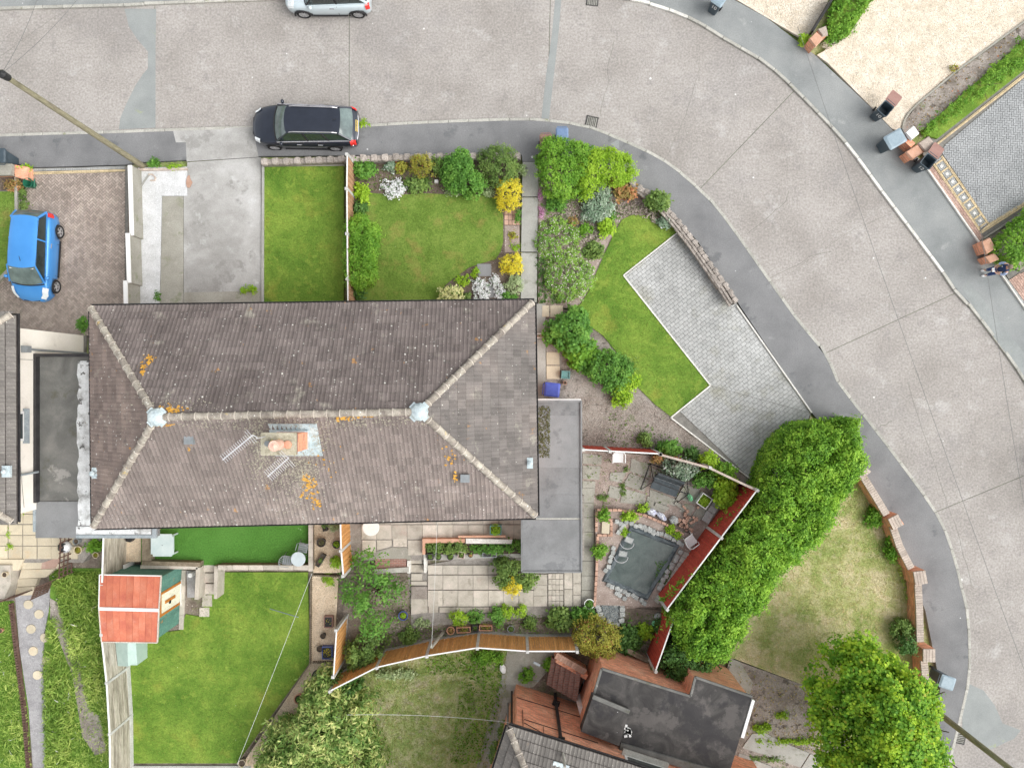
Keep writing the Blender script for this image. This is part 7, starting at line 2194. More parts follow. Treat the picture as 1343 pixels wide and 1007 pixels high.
# swing seat
sw = thing('swing_seat',(0,0,0),'two seat garden swing with dark grey cushions and no canopy','swing seat')
def sb(a,b,nm='frame_tube',r=.02): part(nm,MB().tube([a,b],r,n=6),'blackiron',sw)
for sx in (-1,1):
 sb((sx * .85,-.62,0),(sx * .78,0,1.5),'frame_leg'); sb((sx * .85,.62,0),(sx * .78,0,1.5),'frame_leg'); sb((sx * .86,-.62,.03),(sx * .86,.62,.03))
 sb((sx * .78,0,1.5),(sx * .6,-.1,.5),'hanger',.01); sb((sx * .78,0,1.5),(sx * .6,.3,.6),'hanger',.01)
sb((-.78,0,1.5),(.78,0,1.5)); sb((-.85,.6,.03),(.85,.6,.03)); sb((-.78,.42,1.45),(.78,.42,1.45))
part('seat',MB().box((0,-.12,.5),(1.2,.5,.09)),'swingfab',sw)
part('backrest',MB().box((0,.27,.78),(1.2,.1,.55),mat=Matrix.Rotation(-.35,3,'X')),'swingfab',sw)
for k in (-.2,.2): part('seat_seam',MB().box((k,-.12,.548),(.012,.48,.006)),'blackiron',sw)
part('pipe_edge',MB().tube([(-.6,.14,.56),(.6,.14,.56)],.008,n=5),'alu',sw)
p = P(873,635,.5); sw.location = (p.x,p.y,.065); sw.rotation_euler = (0,0,R(-20))
# bistro table, two chairs on the artificial lawn
def round_table(label,px,py,z,h,r,mat,top='table_top'):
 c = P(px,py,z + h); t = thing('round_table',(c.x,c.y,z),label,'table')
 part(top,MB().lathe([(r - .02,-.03),(r,-.02),(r,.01),(r - .02,.018)],(c.x,c.y,z + h),28),mat,t)
 for k in range(3):
  a = k * 2.094 + .3; part('leg',MB().tube([(c.x + math.cos(a) * r * .5,c.y + math.sin(a) * r * .5,z + h - .02),(c.x + math.cos(a) * r * .8,c.y + math.sin(a) * r * .8,z)],.015,n=6),'greymetal',t)
round_table('small round pale metal table with two grey chairs on the artificial lawn',391,733,TERR,.7,.31,'metaltable')
round_table('round white topped table on the slab patio right below the roof edge',486.5,691.5,TERR,.7,.36,'whitetop')
def metal_chair(label,px,py,rz):
 t = thing('metal_chair',(0,0,0),label,'garden chair')
 for k in range(5): part('seat_slat',MB().box((0,-.17 + k * .085,.43),(.38,.065,.015)),'greymetal',t)
 pts = [(.24 * math.cos(a),.12 + .14 * math.sin(a),.62 + .2 * math.sin(a)) for a in [math.pi * k / 12 for k in range(13)]]
 part('back_frame',MB().tube([(.24,-.15,.6)] + pts + [(-.24,-.15,.6)],.014,n=6),'greymetal',t)
 for k in range(4): part('back_slat',MB().beam((-.12 + .08 * k,.2,.44),(-.12 + .08 * k,.25,.8),.03,.01),'greymetal',t)
 for sx in (-1,1):
  for sy in (-1,1): part('leg',MB().tube([(sx * .19,sy * .18,.43),(sx * .22,sy * .22,0)],.013,n=6),'greymetal',t)
 p = P(px,py,TERR + .45); t.location = (p.x,p.y,TERR); t.rotation_euler = (0,0,rz)
metal_chair('grey slatted metal chair above the round table on the artificial lawn',397,718,R(-15))
metal_chair('grey slatted metal chair left of the round table on the artificial lawn',377,735,R(80))
# ================================================================== POTS, PLANTERS, CLUTTER
def pot(label,px,py,r,h,mat,z=.02,plant=None,pr=None,ph=.25,cat='plant pot',leaf=.07,fill='compost',square=None,rz=0,n=260,aspect=.5):
 c = P(px,py,z + h); t = thing('plant_pot',(c.x,c.y,z),label,cat)
 if square:
  w,d = square; mb = MB(); wt = .035
  ca_,sa_ = math.cos(rz),math.sin(rz)
  for dx,dy,bw_,bd_ in ((0,d / 2 - wt / 2,w,wt),(0,-d / 2 + wt / 2,w,wt),(w / 2 - wt / 2,0,wt,d - 2 * wt - .002),(-w / 2 + wt / 2,0,wt,d - 2 * wt - .002)):
   mb.box((c.x + dx * ca_ - dy * sa_,c.y + dx * sa_ + dy * ca_,z + h / 2),(bw_,bd_,h),rz)
  part('pot',mb,mat,t)
  part('soil',MB().box((c.x,c.y,z + h * .42),(w - wt * 1.5,d - wt * 1.5,h * .78),rz),fill,t)
 else:
  part('pot',MB().lathe([(r * .68,0),(r * .95,h * .85),(r * 1.04,h * .86),(r * 1.04,h),(r * .9,h),(r * .86,h * .8)],(c.x,c.y,z),18),mat,t)
  part('soil',MB().lathe([(r * .7,h * .6),(r * .88,h * .84)],(c.x,c.y,z),14),fill,t)
 if plant:
  pr = pr or r
  k = n
  a = nr.uniform(0,6.28,k); rr_ = pr * np.sqrt(nr.rand(k))
  zz = z + h * .85 + ph * np.clip(1 - (rr_ / pr) ** 2,.1,1) * nr.uniform(.3,1,k)
  pp = np.column_stack([c.x + rr_ * np.cos(a),c.y + rr_ * np.sin(a),zz]) - np.array([c.x,c.y,z])
  N_ = np.column_stack([np.cos(a) * rr_ / pr,np.sin(a) * rr_ / pr,np.full(k,1.0)]) + nr.normal(0,.4,(k,3))
  part('plant',np_mesh('plant',leaf_quads(pp,N_,leaf * nr.uniform(.6,1.3,k),aspect),4,M[plant]),None,t)
 return t
pot('empty round dark pot with greenish water on the golden gravel',421,711.5,.19,.35,'darkpot',.45,'moss',.13,.02,n=60)
pot('round dark pot with bright green plant beside the orange fence',441,714,.17,.3,'darkpot',.45,'lf_lime',.15,.15,n=160)
pot('narrow dark trough lying diagonally on the golden gravel strip',420,735,0,.25,'darkpot',.45,'lf_mid',.12,.08,square=(.58,.2),rz=R(58),n=90,cat='trough')
pot('narrow dark trough with thin plants at the top of the golden gravel',425,689,0,.3,'darkpot',.45,'lf_mid',.14,.1,square=(.18,.5),rz=R(8),n=90,cat='trough')
pot('square maroon edged tray of seedlings on the golden gravel',430.5,815.5,0,.22,'binbrown',.05,'lf_yellow',.15,.02,square=(.38,.5),n=16,leaf=.05,fill='darkpot',cat='seed tray')
pot('small round dark pot below the seedling tray',423.5,834,.12,.25,'darkpot',.05)
pot('second small round dark pot, left of the blue edged tray',419,851,.13,.25,'darkpot',.05)
pot('blue edged tray of yellow-green seedlings in front of the orange fence',429,856,0,.25,'blueglaze',.05,'lf_yellow',.19,.04,square=(.46,.55),n=60,leaf=.06,fill='darkpot',cat='seed tray')
pot('large dark round pot with pale leafy plant on the gravel near the fence corner',418,887,.3,.4,'darkpot',.05,'lf_palegreen',.28,.3,n=260)
pot('terracotta bowl with little plant on the golden gravel',392,917,.22,.3,'terracotta',.05,'lf_green',.12,.15,n=90)
pot('dark pot with glossy green bush near the long lawn edge',376,944,.22,.35,'darkpot',.05,'lf_green',.36,.35,n=420)
pot('dark pot with small bush nearest the bottom of the gravel strip',357,963,.2,.35,'darkpot',.05,'lf_green',.32,.3,n=350)
pot('rounded sand coloured stone pot at the bottom end of the gravel',317,1001,.16,.25,'slabcream',.05)
pot('terracotta pot under the tree beyond the curved fence corner',466,902,.22,.35,'terracotta',.0,'lf_green',.2,.2,n=160)
pot('cream rimmed pot with moss beside the dark trellis',101.5,721.5,.175,.3,'creampot',.45,'lf_olive',.13,.05,n=150)
pot('smaller cream rimmed pot on the slate gravel by the lap fence',125,728,.13,.25,'creampot',.45,'lf_olive',.1,.05,n=100)
pot('small cream pot standing on the stone pillar at the left edge',5.5,753.5,.12,.2,'creampot',.7)
pot('grey metal dustbin top beside the trellis under the flat roof',99,710,.13,.5,'greymetal',.3,cat='dustbin')
pot('round terracotta pot in the long grass at the left edge',0,827,.1,.2,'terracotta',.0)
pot('round blue glazed pot with leafy plant on the bare soil',528.5,807.5,.2,.3,'blueglaze',.02,'lf_lime',.13,.12,n=110)
pot('green and white edged square planter full of leaves on the upper patio',650,695,0,.4,'tealbox',TERR,'lf_lime',.26,.2,square=(.5,.4),n=420,cat='planter')
pot('white framed square planter of yellow-green plants by the tall red fence',924,657,0,.35,'plastic_white',.06,'lf_lime',.27,.25,square=(.52,.55),rz=R(-35),n=420,cat='planter')
for k,(x,lab) in enumerate(((564,'first dark square pot of herbs on the patio wall, at the left'),(574.5,'round green-rimmed pot second from left on the patio wall'),(590.5,'round dark pot third from left on the patio wall'))):
 pot(lab,x,730,.14,.25,'darkpot',.5,'lf_mid',.12,.08,n=130,square=(.27,.27) if k == 0 else None)
pot('tilted square wooden box pot on the patio wall',605,728,0,.25,'coping',.5,'lf_mid',.1,.03,square=(.3,.3),rz=R(-12),n=60)
pot('small dark pot of purple leaves on the patio wall',617,728,.1,.2,'darkpot',.5,'lf_rust',.1,.08,n=90)
pot('long empty dark trough at the right end of the patio wall',642,727.5,0,.2,'greymetal',.5,None,square=(.62,.22),cat='trough',fill='darkpot')
pot('round terracotta pot against the curved orange fence',591,827,.17,.28,'terracotta',.02,'lf_rust',.13,.04,n=110)
pot('long pink edged trough against the curved fence, left one',608,826,0,.22,'terracotta',.02,'lf_olive',.2,.04,square=(.62,.26),n=90,cat='trough',rz=R(3))
pot('dark square pot between the two long troughs by the curved fence',623,824,0,.24,'darkpot',.02,'lf_mid',.1,.04,square=(.26,.28),n=70)
pot('long pink edged trough against the curved fence, right one',637,823.5,0,.22,'terracotta',.02,'lf_olive',.2,.04,square=(.58,.24),n=90,cat='trough')
pot('round grey pot with wire hoop by the curved fence',670,825,.16,.28,'greymetal',.02,'lf_mid',.12,.04,n=90)
pot('white rimmed round pot of bright leaves next to the small pool',773,792,.22,.35,'plastic_white',.02,'lf_green',.22,.2,n=240)
pot('dark round pot on the soil beyond the small pool',757,821,.12,.25,'plastic_white',.02)
pot('small teal square box by the flower bed near the blue bin',742,491.5,0,.35,'tealbox',.12,None,square=(.38,.34),fill='tealbox',cat='box',rz=R(-4))
t = pot('small terracotta pot on its side next to the teal box',741,502,.08,.22,'terracotta',.12)
# grinning sacks, rubble, boards in the yard
def sack(label,px,py,sx,sy,h,mat,rz=0,seed=0,z=.07):
 r_ = random.Random(seed); c = P(px,py,z + h * .5)
 bm = bmesh.new(); bmesh.ops.create_icosphere(bm,subdivisions=3,radius=1)
 for v in bm.verts:
  n_ = 1 + .13 * math.sin(v.co.x * 5 + seed) * math.cos(v.co.y * 6 + seed * 2) + r_.uniform(-.05,.05)
  v.co = Vector((v.co.x * sx * n_,v.co.y * sy * n_,max(v.co.z,-.75) * h * .55 * n_))
 me = bpy.data.meshes.new('sack'); bm.to_mesh(me); bm.free(); me.materials.append(M[mat])
 o = bpy.data.objects.new('sack',me); COL.objects.link(o); o.location = (c.x,c.y,z + h * .42); o.rotation_euler = (0,0,rz)
 tagit(o,label,'sack')
sack('blue and white printed sack slumped against the pond bricks',855,671,.24,.17,.35,'sack',R(-25),1)
sack('crumpled white sack in the middle of the rubbish by the pond',868,677,.26,.13,.3,'sack',R(-40),5)
sack('bulging grey-white sack nearest the rubble heap',884,682,.2,.19,.35,'dirtysack',R(-30),9)
sack('white and green plastic bag hanging by the swing seat',905,652,.1,.2,.45,'sackgreen',R(25),3)
sack('white and green plastic bag in the corner bed by the short fence',860,818,.17,.15,.3,'sackgreen',R(10),4,.02)
sack('clear grey plastic bag above the green one by the short fence',863,808,.18,.14,.25,'dirtysack',R(20),6,.02)
sack('crumpled white plastic bag lying in the rough bottom garden path',659.5,877,.14,.22,.15,'white',R(15),8,.02)
for k,(x,y,rz_,lab) in enumerate(((893,664,-35,'grey plank lying below the swing seat'),(868,664,-20,'short grey plank beside the swing seat leg'),(893,648,60,'pale board propped near the white framed planter'))):
 c = P(x,y,.12); solo('plank',MB().box((c.x,c.y,.12),(.62,.16,.05),R(rz_)),'conc3',lab,'plank')
rb_ = thing('rubble_heap',P(902,686,.07),'heap of broken bricks and rubble beside the pond yard chair','rubble')
for k in range(34):
 c = P(899 + rnd.gauss(0,7),682 + rnd.gauss(0,8),.12 + rnd.random() * .12)
 piece('brick',brk,rb_,c,rnd.uniform(0,3),scale=(rnd.uniform(.4,1.1),rnd.uniform(.6,1.2),rnd.uniform(.5,.9)))
for k,(x,y) in enumerate(((939,661),(934,668),(929,675),(926,680))):
 c = P(x,y,.12); solo('stacked_slab',MB().box((c.x,c.y,.12 + .02 * k),(.34,.27,.1),R(-33)),'block_grey',['grey slab leaning beside the tall red fence, topmost of four','second grey slab of the row beside the tall red fence','third grey slab of the row beside the tall red fence','lowest grey slab of the row beside the tall red fence'][k],'slab','row of grey slabs by the red fence')
c = P(86,717,.9); t = thing('kettle_grill',(c.x,c.y,TERR),'round dark barbecue with crumpled silver cover beside the trellis','barbecue')
part('bowl',MB().lathe([(.05,-.25),(.2,-.12),(.26,0),(.24,.1),(.12,.2),(0,.23)],c,16),'alu',t,sm=True)
part('lid_cover',MB().lathe([(.27,-.02),(.22,.13),(.1,.21)],c + Vector((-.05,0,.02)),7),'blackiron',t)
for k in range(3):
 a = k * 2.1; part('leg',MB().tube([(c.x + .12 * math.cos(a),c.y + .12 * math.sin(a),.75),(c.x + .24 * math.cos(a),c.y + .24 * math.sin(a),TERR)],.015,n=6),'greymetal',t)
c = P(250,754,.3); solo('garden_lantern',MB().lathe([(.09,0),(.09,.06),(.04,.1),(.04,.22),(.12,.25),(.1,.33),(.0,.35)],(c.x,c.y,.03),14),'white','small round white solar lantern on slate gravel beside the shed','lantern')
c = P(168,703,.6); solo('drain_hopper',MB().prism(ell(172,706,6,4,.55,5,.2),.45,.75),'blackiron','dark drain hopper on the golden gravel under the flat roof','drain')
solo('shed_post',MB().box(P(169,742,.4) ,(.08,.3,.8)),'white','short white post behind the green shed wall','post')
solo('chalk_box',MB().box(P(572.5,238.5,.2),(.16,.13,.18)),'white','tiny white marker box in the front flower bed','box')
t = thing('seed_frame',P(194,237,.12),'small square rusty frame and two sticks lying on the pale gravel','frame')
for a,b in (((195,229),(200,229)),((200,229),(204,233)),((204,233),(203,237)),((203,237),(197,237))): part('side',MB().beam(P(*a,.15),P(*b,.15),.05,.06),'coping',t)
t = thing('stick',P(190,237,.13),'pale timber batten lying diagonally on the pale gravel','batten'); part('batten',MB().beam(P(196,228,.15),P(184,246,.15),.06,.05),'conc2',t)
solo('edging_timber',MB().beam(P(182,223,.16),P(246,222,.16),.09,.12),'coping','thin timber edging between pavement and the pale gravel','edging')
solo('brick_rubble',MB().prism(ell(248,239,3.5,8,.12,9,.2),.05,.17),'brickpiece','patch of broken red brick at the drive edge','rubble')
for k,q in enumerate(([(711,401),(720,401),(720,416),(711,416)],[(721.5,401),(738,401),(738,416.5),(721.5,416.5)],[(716.5,462),(733.5,462),(733.5,478.5),(716.5,478.5)],[(716.5,480),(734,480),(734,497),(716.5,497)])):
 solo('paving_slab',MB().prism(PL(q),.05,.16),'slabcream',['narrow pinkish slab under the white flowering mat','square cream slab below the big white flowering mat','upper cream slab of the pair above the blue bin','lower cream slab of the pair above the blue bin'][k],'slab')
solo('paving_slab',MB().prism(PL([(626,347),(644.5,347),(644.5,363),(628,363)]),.05,.17),'felt','dark grey square slab in the front bed corner','slab')
solo('paving_slab',MB().prism(PL([(639,374),(652,374),(652.5,391),(639,391)]),.05,.17),'felt','dark slab with rounded end between the white flowers','slab')
t = thing('brick_path',P(671,300,.13),'short brick stepping path between lawn and long concrete path','path')
for i in range(4):
 for j in range(3): c = P(664 + i * 5.2,279 + j * 6.5,.14); piece('brick',brk,t,(c.x,c.y,.1),math.pi / 2 if False else 0,scale=(.8,1.8,.9))
for k,q in enumerate(([(662,297),(681,297),(681,330),(662,332)],)): part('gravel',MB().prism(PL(q),.05,.135),'pinkgravel',t)
t = thing('cut_branches',P(1080,940,.15),'bare pale cut branches lying on the ground beside the round tree','branches')
for k in range(9):
 a = P(1070 + rnd.uniform(-2,6),935 + rnd.uniform(-6,22),.18); b = a + Vector((rnd.uniform(-.9,-.1),rnd.uniform(-.45,.4),.1)); part('branch',MB().tube([a,a.lerp(b,.5) + Vector((0,0,.08)),b],.016,.007,5),'twig',t)
# ================================================================== HEDGES, TREES, SHRUBS, FLOWERS
# (name, label, category, outline or ellipse in photo pixels, z of outline, ground z, height, material, options)
def veg(name,label,cat,shape,z0,h,mat,zr=None,**k):
 zr = z0 + h * .6 if zr is None else zr
 poly = ell(*shape,z=zr,wob=k.pop('wob',.08)) if not isinstance(shape,list) else PL(smooth(shape + [shape[0]],2)[:-1] if k.pop('sm',True) else shape,zr)
 return shrub(name,poly,z0,h,mat,label,cat,**k)
# the big clipped conifer hedge
veg('conifer_hedge','huge bright green conifer hedge running diagonally beside the tall red fence','hedge',
 [(1058,556),(1085,553),(1110,556),(1132,549),(1130,575),(1137,598),(1131,622),(1115,645),(1104,668),(1086,700),(1060,728),(1036,748),(1012,775),(1003,800),(985,812),(972,838),(955,862),(935,872),(910,866),(893,850),(884,828),(880,800),(893,775),(915,752),(938,735),(952,712),(960,690),(985,668),(1000,640),(1015,600),(1035,572)],
 .05,3.0,'lf_conifer',zr=2.2,dens=1500,leaf=.12,lump=.3,amp=.25,edge=.7,aspect=.42,up=.5,deep=.16,side=.3)
veg('laurel_bush','dark green bush squeezed between the short red fence and the brick extension','shrub',[(868,868),(885,850),(905,862),(940,872),(958,866),(952,880),(915,885),(905,905),(880,896)],.05,2.2,'lf_dark',zr=1.9,dens=500,leaf=.12,lump=.4)
# round tree lower right
tp_ = PL(smooth([(1068,905),(1075,882),(1090,872),(1092,850),(1108,848),(1118,834),(1140,836),(1158,832),(1168,850),(1180,853),(1192,862),(1205,868),(1210,890),(1228,895),(1240,908),(1232,922),(1233,945),(1240,962),(1247,990),(1235,1020),(1190,1050),(1120,1050),(1085,1020),(1078,985),(1082,955),(1072,940),(1076,925)] + [(1068,905)],2)[:-1],3.6)
tp_ = [(a - .2,b - .1) for a,b in tp_]
t = thing('round_tree',P(1152,930,0) * .94,'bright yellow-green leafy round tree at lower right, beside the dark wheelie bin','tree')
tp_ = shrinkp(tp_,.13)
V_ = canopy(tp_,1.9,4.3,60000,leaf=.12,lump=.36,amp=.55,edge=1.4,spray=.75,aspect=.75,up=.8,deep=.16,side=.06,power=.6,fold=.5)
V_ -= np.array(t.location)
part('crown',np_mesh('crown',V_,4,M['lf_tree']),None,t)
tl = t.location; mb = MB(); mb.tube([(tl.x,tl.y,0),(tl.x + .05,tl.y,1.2),(tl.x,tl.y + .1,2.6)],.2,.13,10)
for k in range(9):
 a = k * 2.4; r_ = rnd.uniform(1.0,2.3)
 mb.tube([(tl.x,tl.y,1.5 + .12 * k),(tl.x + r_ * .4 * math.cos(a),tl.y + r_ * .4 * math.sin(a),2.8 + .1 * k),(tl.x + r_ * math.cos(a),tl.y + r_ * math.sin(a),4.0 + .1 * k)],.07,.02,7)
part('trunk',mb,'bark',t)
# front garden shrubs
Z1 = .13
veg('hedge','long bright green clipped hedge growing along the brown front fence','hedge',[(456,285),(470,280),(482,285),(492,297),(495,318),(491,335),(493,352),(489,370),(478,378),(465,378),(455,370),(453,330)],Z1,1.35,'lf_hedge',dens=1100,leaf=.09,lump=.22,amp=.2,edge=.3,aspect=.4)
veg('hedge','large bright green clipped hedge at the pavement corner, left half','hedge',[(708,192),(716,184),(740,184),(765,190),(784,197),(778,215),(768,232),(762,252),(745,260),(722,256),(709,240),(706,215)],Z1,1.5,'lf_hedge',dens=1000,leaf=.085,lump=.25,amp=.12,edge=.3,aspect=.45)
veg('hedge','lime green clipped hedge at the pavement corner, rounded right half','hedge',[(762,206),(780,196),(800,197),(820,203),(831,215),(829,232),(815,243),(800,240),(782,248),(768,262),(759,250),(757,225)],Z1,1.4,'lf_lime',dens=1000,leaf=.08,lump=.25,amp=.12,edge=.3,aspect=.5)
veg('grey_shrub','silvery blue-green shrub just below the big front hedge','shrub',[(765,262),(778,245),(797,247),(803,262),(798,280),(782,288),(768,282)],Z1,.6,'lf_grey',dens=750,leaf=.1,lump=.2)
veg('shrub','small olive conifer at the top wall left of the yellow-green bush','shrub',(551,215,15,16),Z1,1.1,'lf_olive',dens=750,leaf=.07,lump=.18,aspect=.35)
veg('shrub','narrow green shrub between the olive conifer and the large glossy bush','shrub',(574,219,7,14),Z1,.8,'lf_mid',dens=520,leaf=.09,lump=.16)
veg('shrub','large glossy bright green bush behind the front wall','shrub',[(583,208),(603,199),(617,204),(625,220),(634,240),(632,252),(612,254),(594,248),(584,232)],Z1,1.2,'lf_green',dens=850,leaf=.1,lump=.25)
veg('shrub','feathery pale green shrub overhanging the front wall next to the path','shrub',[(628,202),(645,193),(665,195),(679,205),(677,222),(672,236),(655,243),(640,238),(630,222)],Z1,1.3,'lf_mid',dens=700,leaf=.09,lump=.25,aspect=.35)
veg('yellow_shrub','square clipped golden yellow shrub beside the long concrete path','shrub',[(652,240),(664,236),(680,239),(682,256),(680,270),(664,274),(652,268)],Z1,.85,'lf_yellow',dens=1300,leaf=.055,lump=.16,amp=.08,edge=.2,aspect=.6)
veg('yellow_shrub','rounded golden yellow shrub further down the long concrete path','shrub',(672,345,14,14),Z1,.7,'lf_yellow',dens=1300,leaf=.055,lump=.16,amp=.1,edge=.2)
veg('pale_shrub','pale cream-green dome shrub below the rounded yellow one','shrub',(675,373,11.5,12),Z1,.5,'lf_palegreen',dens=1000,leaf=.06,lump=.14,amp=.1)
veg('white_flowers','mound of white flowers and green leaves in the top front bed','flowers',[(500,240),(510,236),(527,238),(533,248),(525,256),(505,255)],Z1,.35,'lf_whiteflower',dens=800,leaf=.07,lump=.15,up=2.6)
veg('white_flowers','white flower drift left of the dark slab by the roof edge','flowers',[(620,368),(630,364),(637,372),(639,392),(634,400),(618,400),(621,384)],Z1,.25,'lf_whiteflower',dens=1100,leaf=.06,lump=.13,up=2.6)
veg('white_flowers','curved white flower drift right of the dark slab by the roof edge','flowers',[(640,366),(650,362),(656,370),(661,382),(667,395),(656,400),(651,388),(648,373)],Z1,.25,'lf_whiteflower',dens=1100,leaf=.06,lump=.13,sm=False,up=2.6)
veg('cream_shrub','pale cream-yellow bushy plant at the roof edge near the white flowers','shrub',[(576,380),(585,376),(603,378),(608,386),(607,400),(580,400)],Z1,.5,'lf_cream',dens=900,leaf=.08,lump=.16,up=2.6)
veg('rock_plant','wide green mat with tiny white flowers along the concrete path','ground cover',[(706,298),(718,285),(740,287),(755,295),(760,315),(752,335),(728,338),(710,335),(705,318)],Z1,.3,'lf_hebe',dens=800,leaf=.06,lump=.2,amp=.1)
veg('rock_plant','big round white flowering mound beside the curving lawn','ground cover',[(722,338),(748,334),(770,343),(779,358),(774,378),(757,392),(735,392),(718,378),(714,355)],Z1,.5,'lf_hebe',dens=850,leaf=.06,lump=.22,amp=.1)
veg('rock_plant','dark green creeping mat between the path and the round white mound','ground cover',[(706,340),(716,338),(718,372),(738,394),(725,400),(708,395)],Z1,.15,'lf_dark',dens=450,leaf=.06,lump=.15)
veg('flower_drift','pink and white heather drift in the middle of the rockery','flowers',[(722,270),(745,262),(764,272),(775,290),(790,300),(782,318),(765,325),(755,300),(738,286)],Z1,.12,'lf_pinkheath',dens=420,leaf=.06,lump=.12)
veg('flower_drift','pale pink flower drift at the top edge of the curving lawn','flowers',[(806,268),(830,262),(852,270),(866,288),(858,292),(838,281),(815,282),(802,285)],Z1,.15,'lf_pinkheath',dens=650,leaf=.06,lump=.12)
veg('pink_flowers','small strip of pink flowers at the path beside the big hedge','flowers',[(705,248),(709,250),(711,262),(707,263)],Z1,.2,'lf_pink',dens=1000,leaf=.05,lump=.08,stems=False)
veg('pink_flowers','second small strip of pink flowers lower down the path edge','flowers',[(707,272),(713,273),(713,285),(708,285)],Z1,.2,'lf_pink',dens=1000,leaf=.05,lump=.08,stems=False)
small = [
 ('green shrub with tiny flowers under the left part of the corner hedge',(730,268,13,9),.4,'lf_green',.12),
 ('rust tinged low bush between corner hedge and stone wall',(821,252,15,10),.5,'lf_rust',.13),
 ('dark reddish little bush under the lime hedge',(808,241,7,6),.6,'lf_rust',.1),
 ('loose grey-green shrub hanging over the curved stone wall',(863,266,13,11),.9,'lf_mid',.15),
 ('small pale bush at the lawn tip below the stone wall',(873,291,9,7),.4,'lf_grey',.12),
 ('bright round green tuft in the middle of the rockery',(768,302,8,7),.3,'lf_hedge',.1),
 ('yellow-green bush beside the top of the curving lawn',(796,299,10,10),.45,'lf_lime',.12),
 ('small green clump right of the rockery heather',(802,283,5,5),.25,'lf_green',.1),
 ('dark leafy clump next to the round white mound',(778,328,12,10),.25,'lf_mid',.12),
 ('brown low plant in the rockery gravel',(751,291,5,5),.2,'lf_rust',.09),
 ('leafy fern at the corner of the fence and front wall',(477,223,13,10),.4,'lf_green',.13),
 ('low blue-green clump in the top front bed',(512,218,8,7),.3,'lf_grey',.1),
 ('peach flowering clump at the front wall',(527,219,9,8),.35,'lf_olive',.1),
 ('spiky dark green clump below the olive conifer',(548,242,14,9),.35,'lf_mid',.13),
 ('bright leafy plants by the front fence',(475,253,9,11),.4,'lf_lime',.12),
 ('grassy dark tuft above the long fence hedge',(471,273,8,8),.4,'lf_dark',.12),
 ('yellow-green edging plants under the glossy bush',(598,252,15,4),.2,'lf_palegreen',.09),
 ('small variegated plant between glossy bush and yellow cube',(640,252,9,5),.25,'lf_palegreen',.09),
 ('tall thin cream plant on the path side of the yellow cube',(686,222,4,8),.4,'lf_palegreen',.09),
 ('little green plants below the yellow cube shrub',(679,283,3.5,7),.3,'lf_green',.08),
 ('small moss clump on the gravel path bed',(672,309,6,5),.15,'lf_olive',.07),
 ('small yellow-green seedling clump by the lower yellow shrub',(675,324,6,4),.2,'lf_lime',.07),
 ('bright seedlings in the curved corner of the front bed',(607,368,9,6),.2,'lf_lime',.08),
 ('seedling clump beside the dark slab',(624,358,5,8),.2,'lf_lime',.08),
 ('green plant under the pale cream dome at the roof edge',(668,390,10,6),.3,'lf_green',.1),
 ('dark leafy corner plant at the lower end of the long hedge',(468,387,9,8),.4,'lf_dark',.1),
 ('green plant under the cream bush at the roof edge',(611,390,5,7),.3,'lf_mid',.09),
 ('round weed at the base of the telegraph pole',(202,214,6,6),.35,'lf_green',.1),
 ('weed line on the timber edging by the pavement',(228,218,14,2),.15,'lf_lime',.07),
 ('clump of weeds at the corner of the concrete drive by the roof',(325,380,13,4),.2,'lf_lime',.08),
 ('small weed on the pale gravel near the roof',(207,389,3,6),.2,'lf_green',.08),
 ('green weeds along the far left edging',(30,262,4,24),.2,'lf_mid',.08),
 ('leafy weed by the far left brick wall',(33,221,7,5),.3,'lf_lime',.1),
 ('scruffy plants in the far left front bed',(18,243,12,6),.25,'lf_rust',.09),
 ('small bush in the gap left of the big roof',(108,425,6,8),.5,'lf_green',.1),
 ('yellow-green weed at the top orange pier',(1054,51,6,6),.4,'lf_lime',.1),
 ('tiny weed in the cream gravel by the bed edging',(1251,88,4,4),.2,'lf_olive',.07),
 ('grass tuft at the kerb behind the navy car',(476,161,9,3),.12,'lf_lime',.08),
]
for lab,sh,h,m_,lf in small:
 veg('small_plant',lab,'plant',sh,Z1 if h > .13 else .1,h,m_,dens=620,leaf=lf,lump=max(.08,min(sh[2],sh[3]) / 70),amp=.2,edge=.15,stems=False)
# gable-side beds
veg('leafy_shrub','blue-green lobed shrub beside the cream slabs at the gable','shrub',[(722,425),(740,412),(752,405),(766,412),(771,430),(772,450),(760,462),(742,462),(725,450),(718,440)],Z1,1.1,'lf_green',dens=620,leaf=.12,lump=.22,aspect=.8)
veg('leafy_shrub','pale green broad-leaved plant between the two gable shrubs','shrub',[(745,455),(765,448),(780,455),(782,470),(765,480),(750,478)],Z1,.7,'lf_hedge',dens=420,leaf=.18,lump=.2,aspect=.9)
veg('rose_bush','dense green shrub with small yellow blooms above the bare gravel','shrub',[(760,478),(778,466),(800,462),(820,468),(832,485),(826,500),(815,515),(800,512),(785,500),(768,492)],Z1,1.0,'lf_green',dens=700,leaf=.1,lump=.22)
veg('leafy_shrub','bright yellow-green end of the shrub row over the bare gravel','shrub',[(808,500),(825,492),(838,498),(832,512),(822,528),(808,530),(803,515)],Z1,.8,'lf_lime',dens=600,leaf=.12,lump=.2)
veg('twiggy_shrub','sparse twiggy green plant by the lower lawn edge','shrub',(822,482,14,14),Z1,.5,'lf_mid',dens=260,leaf=.07,lump=.2)
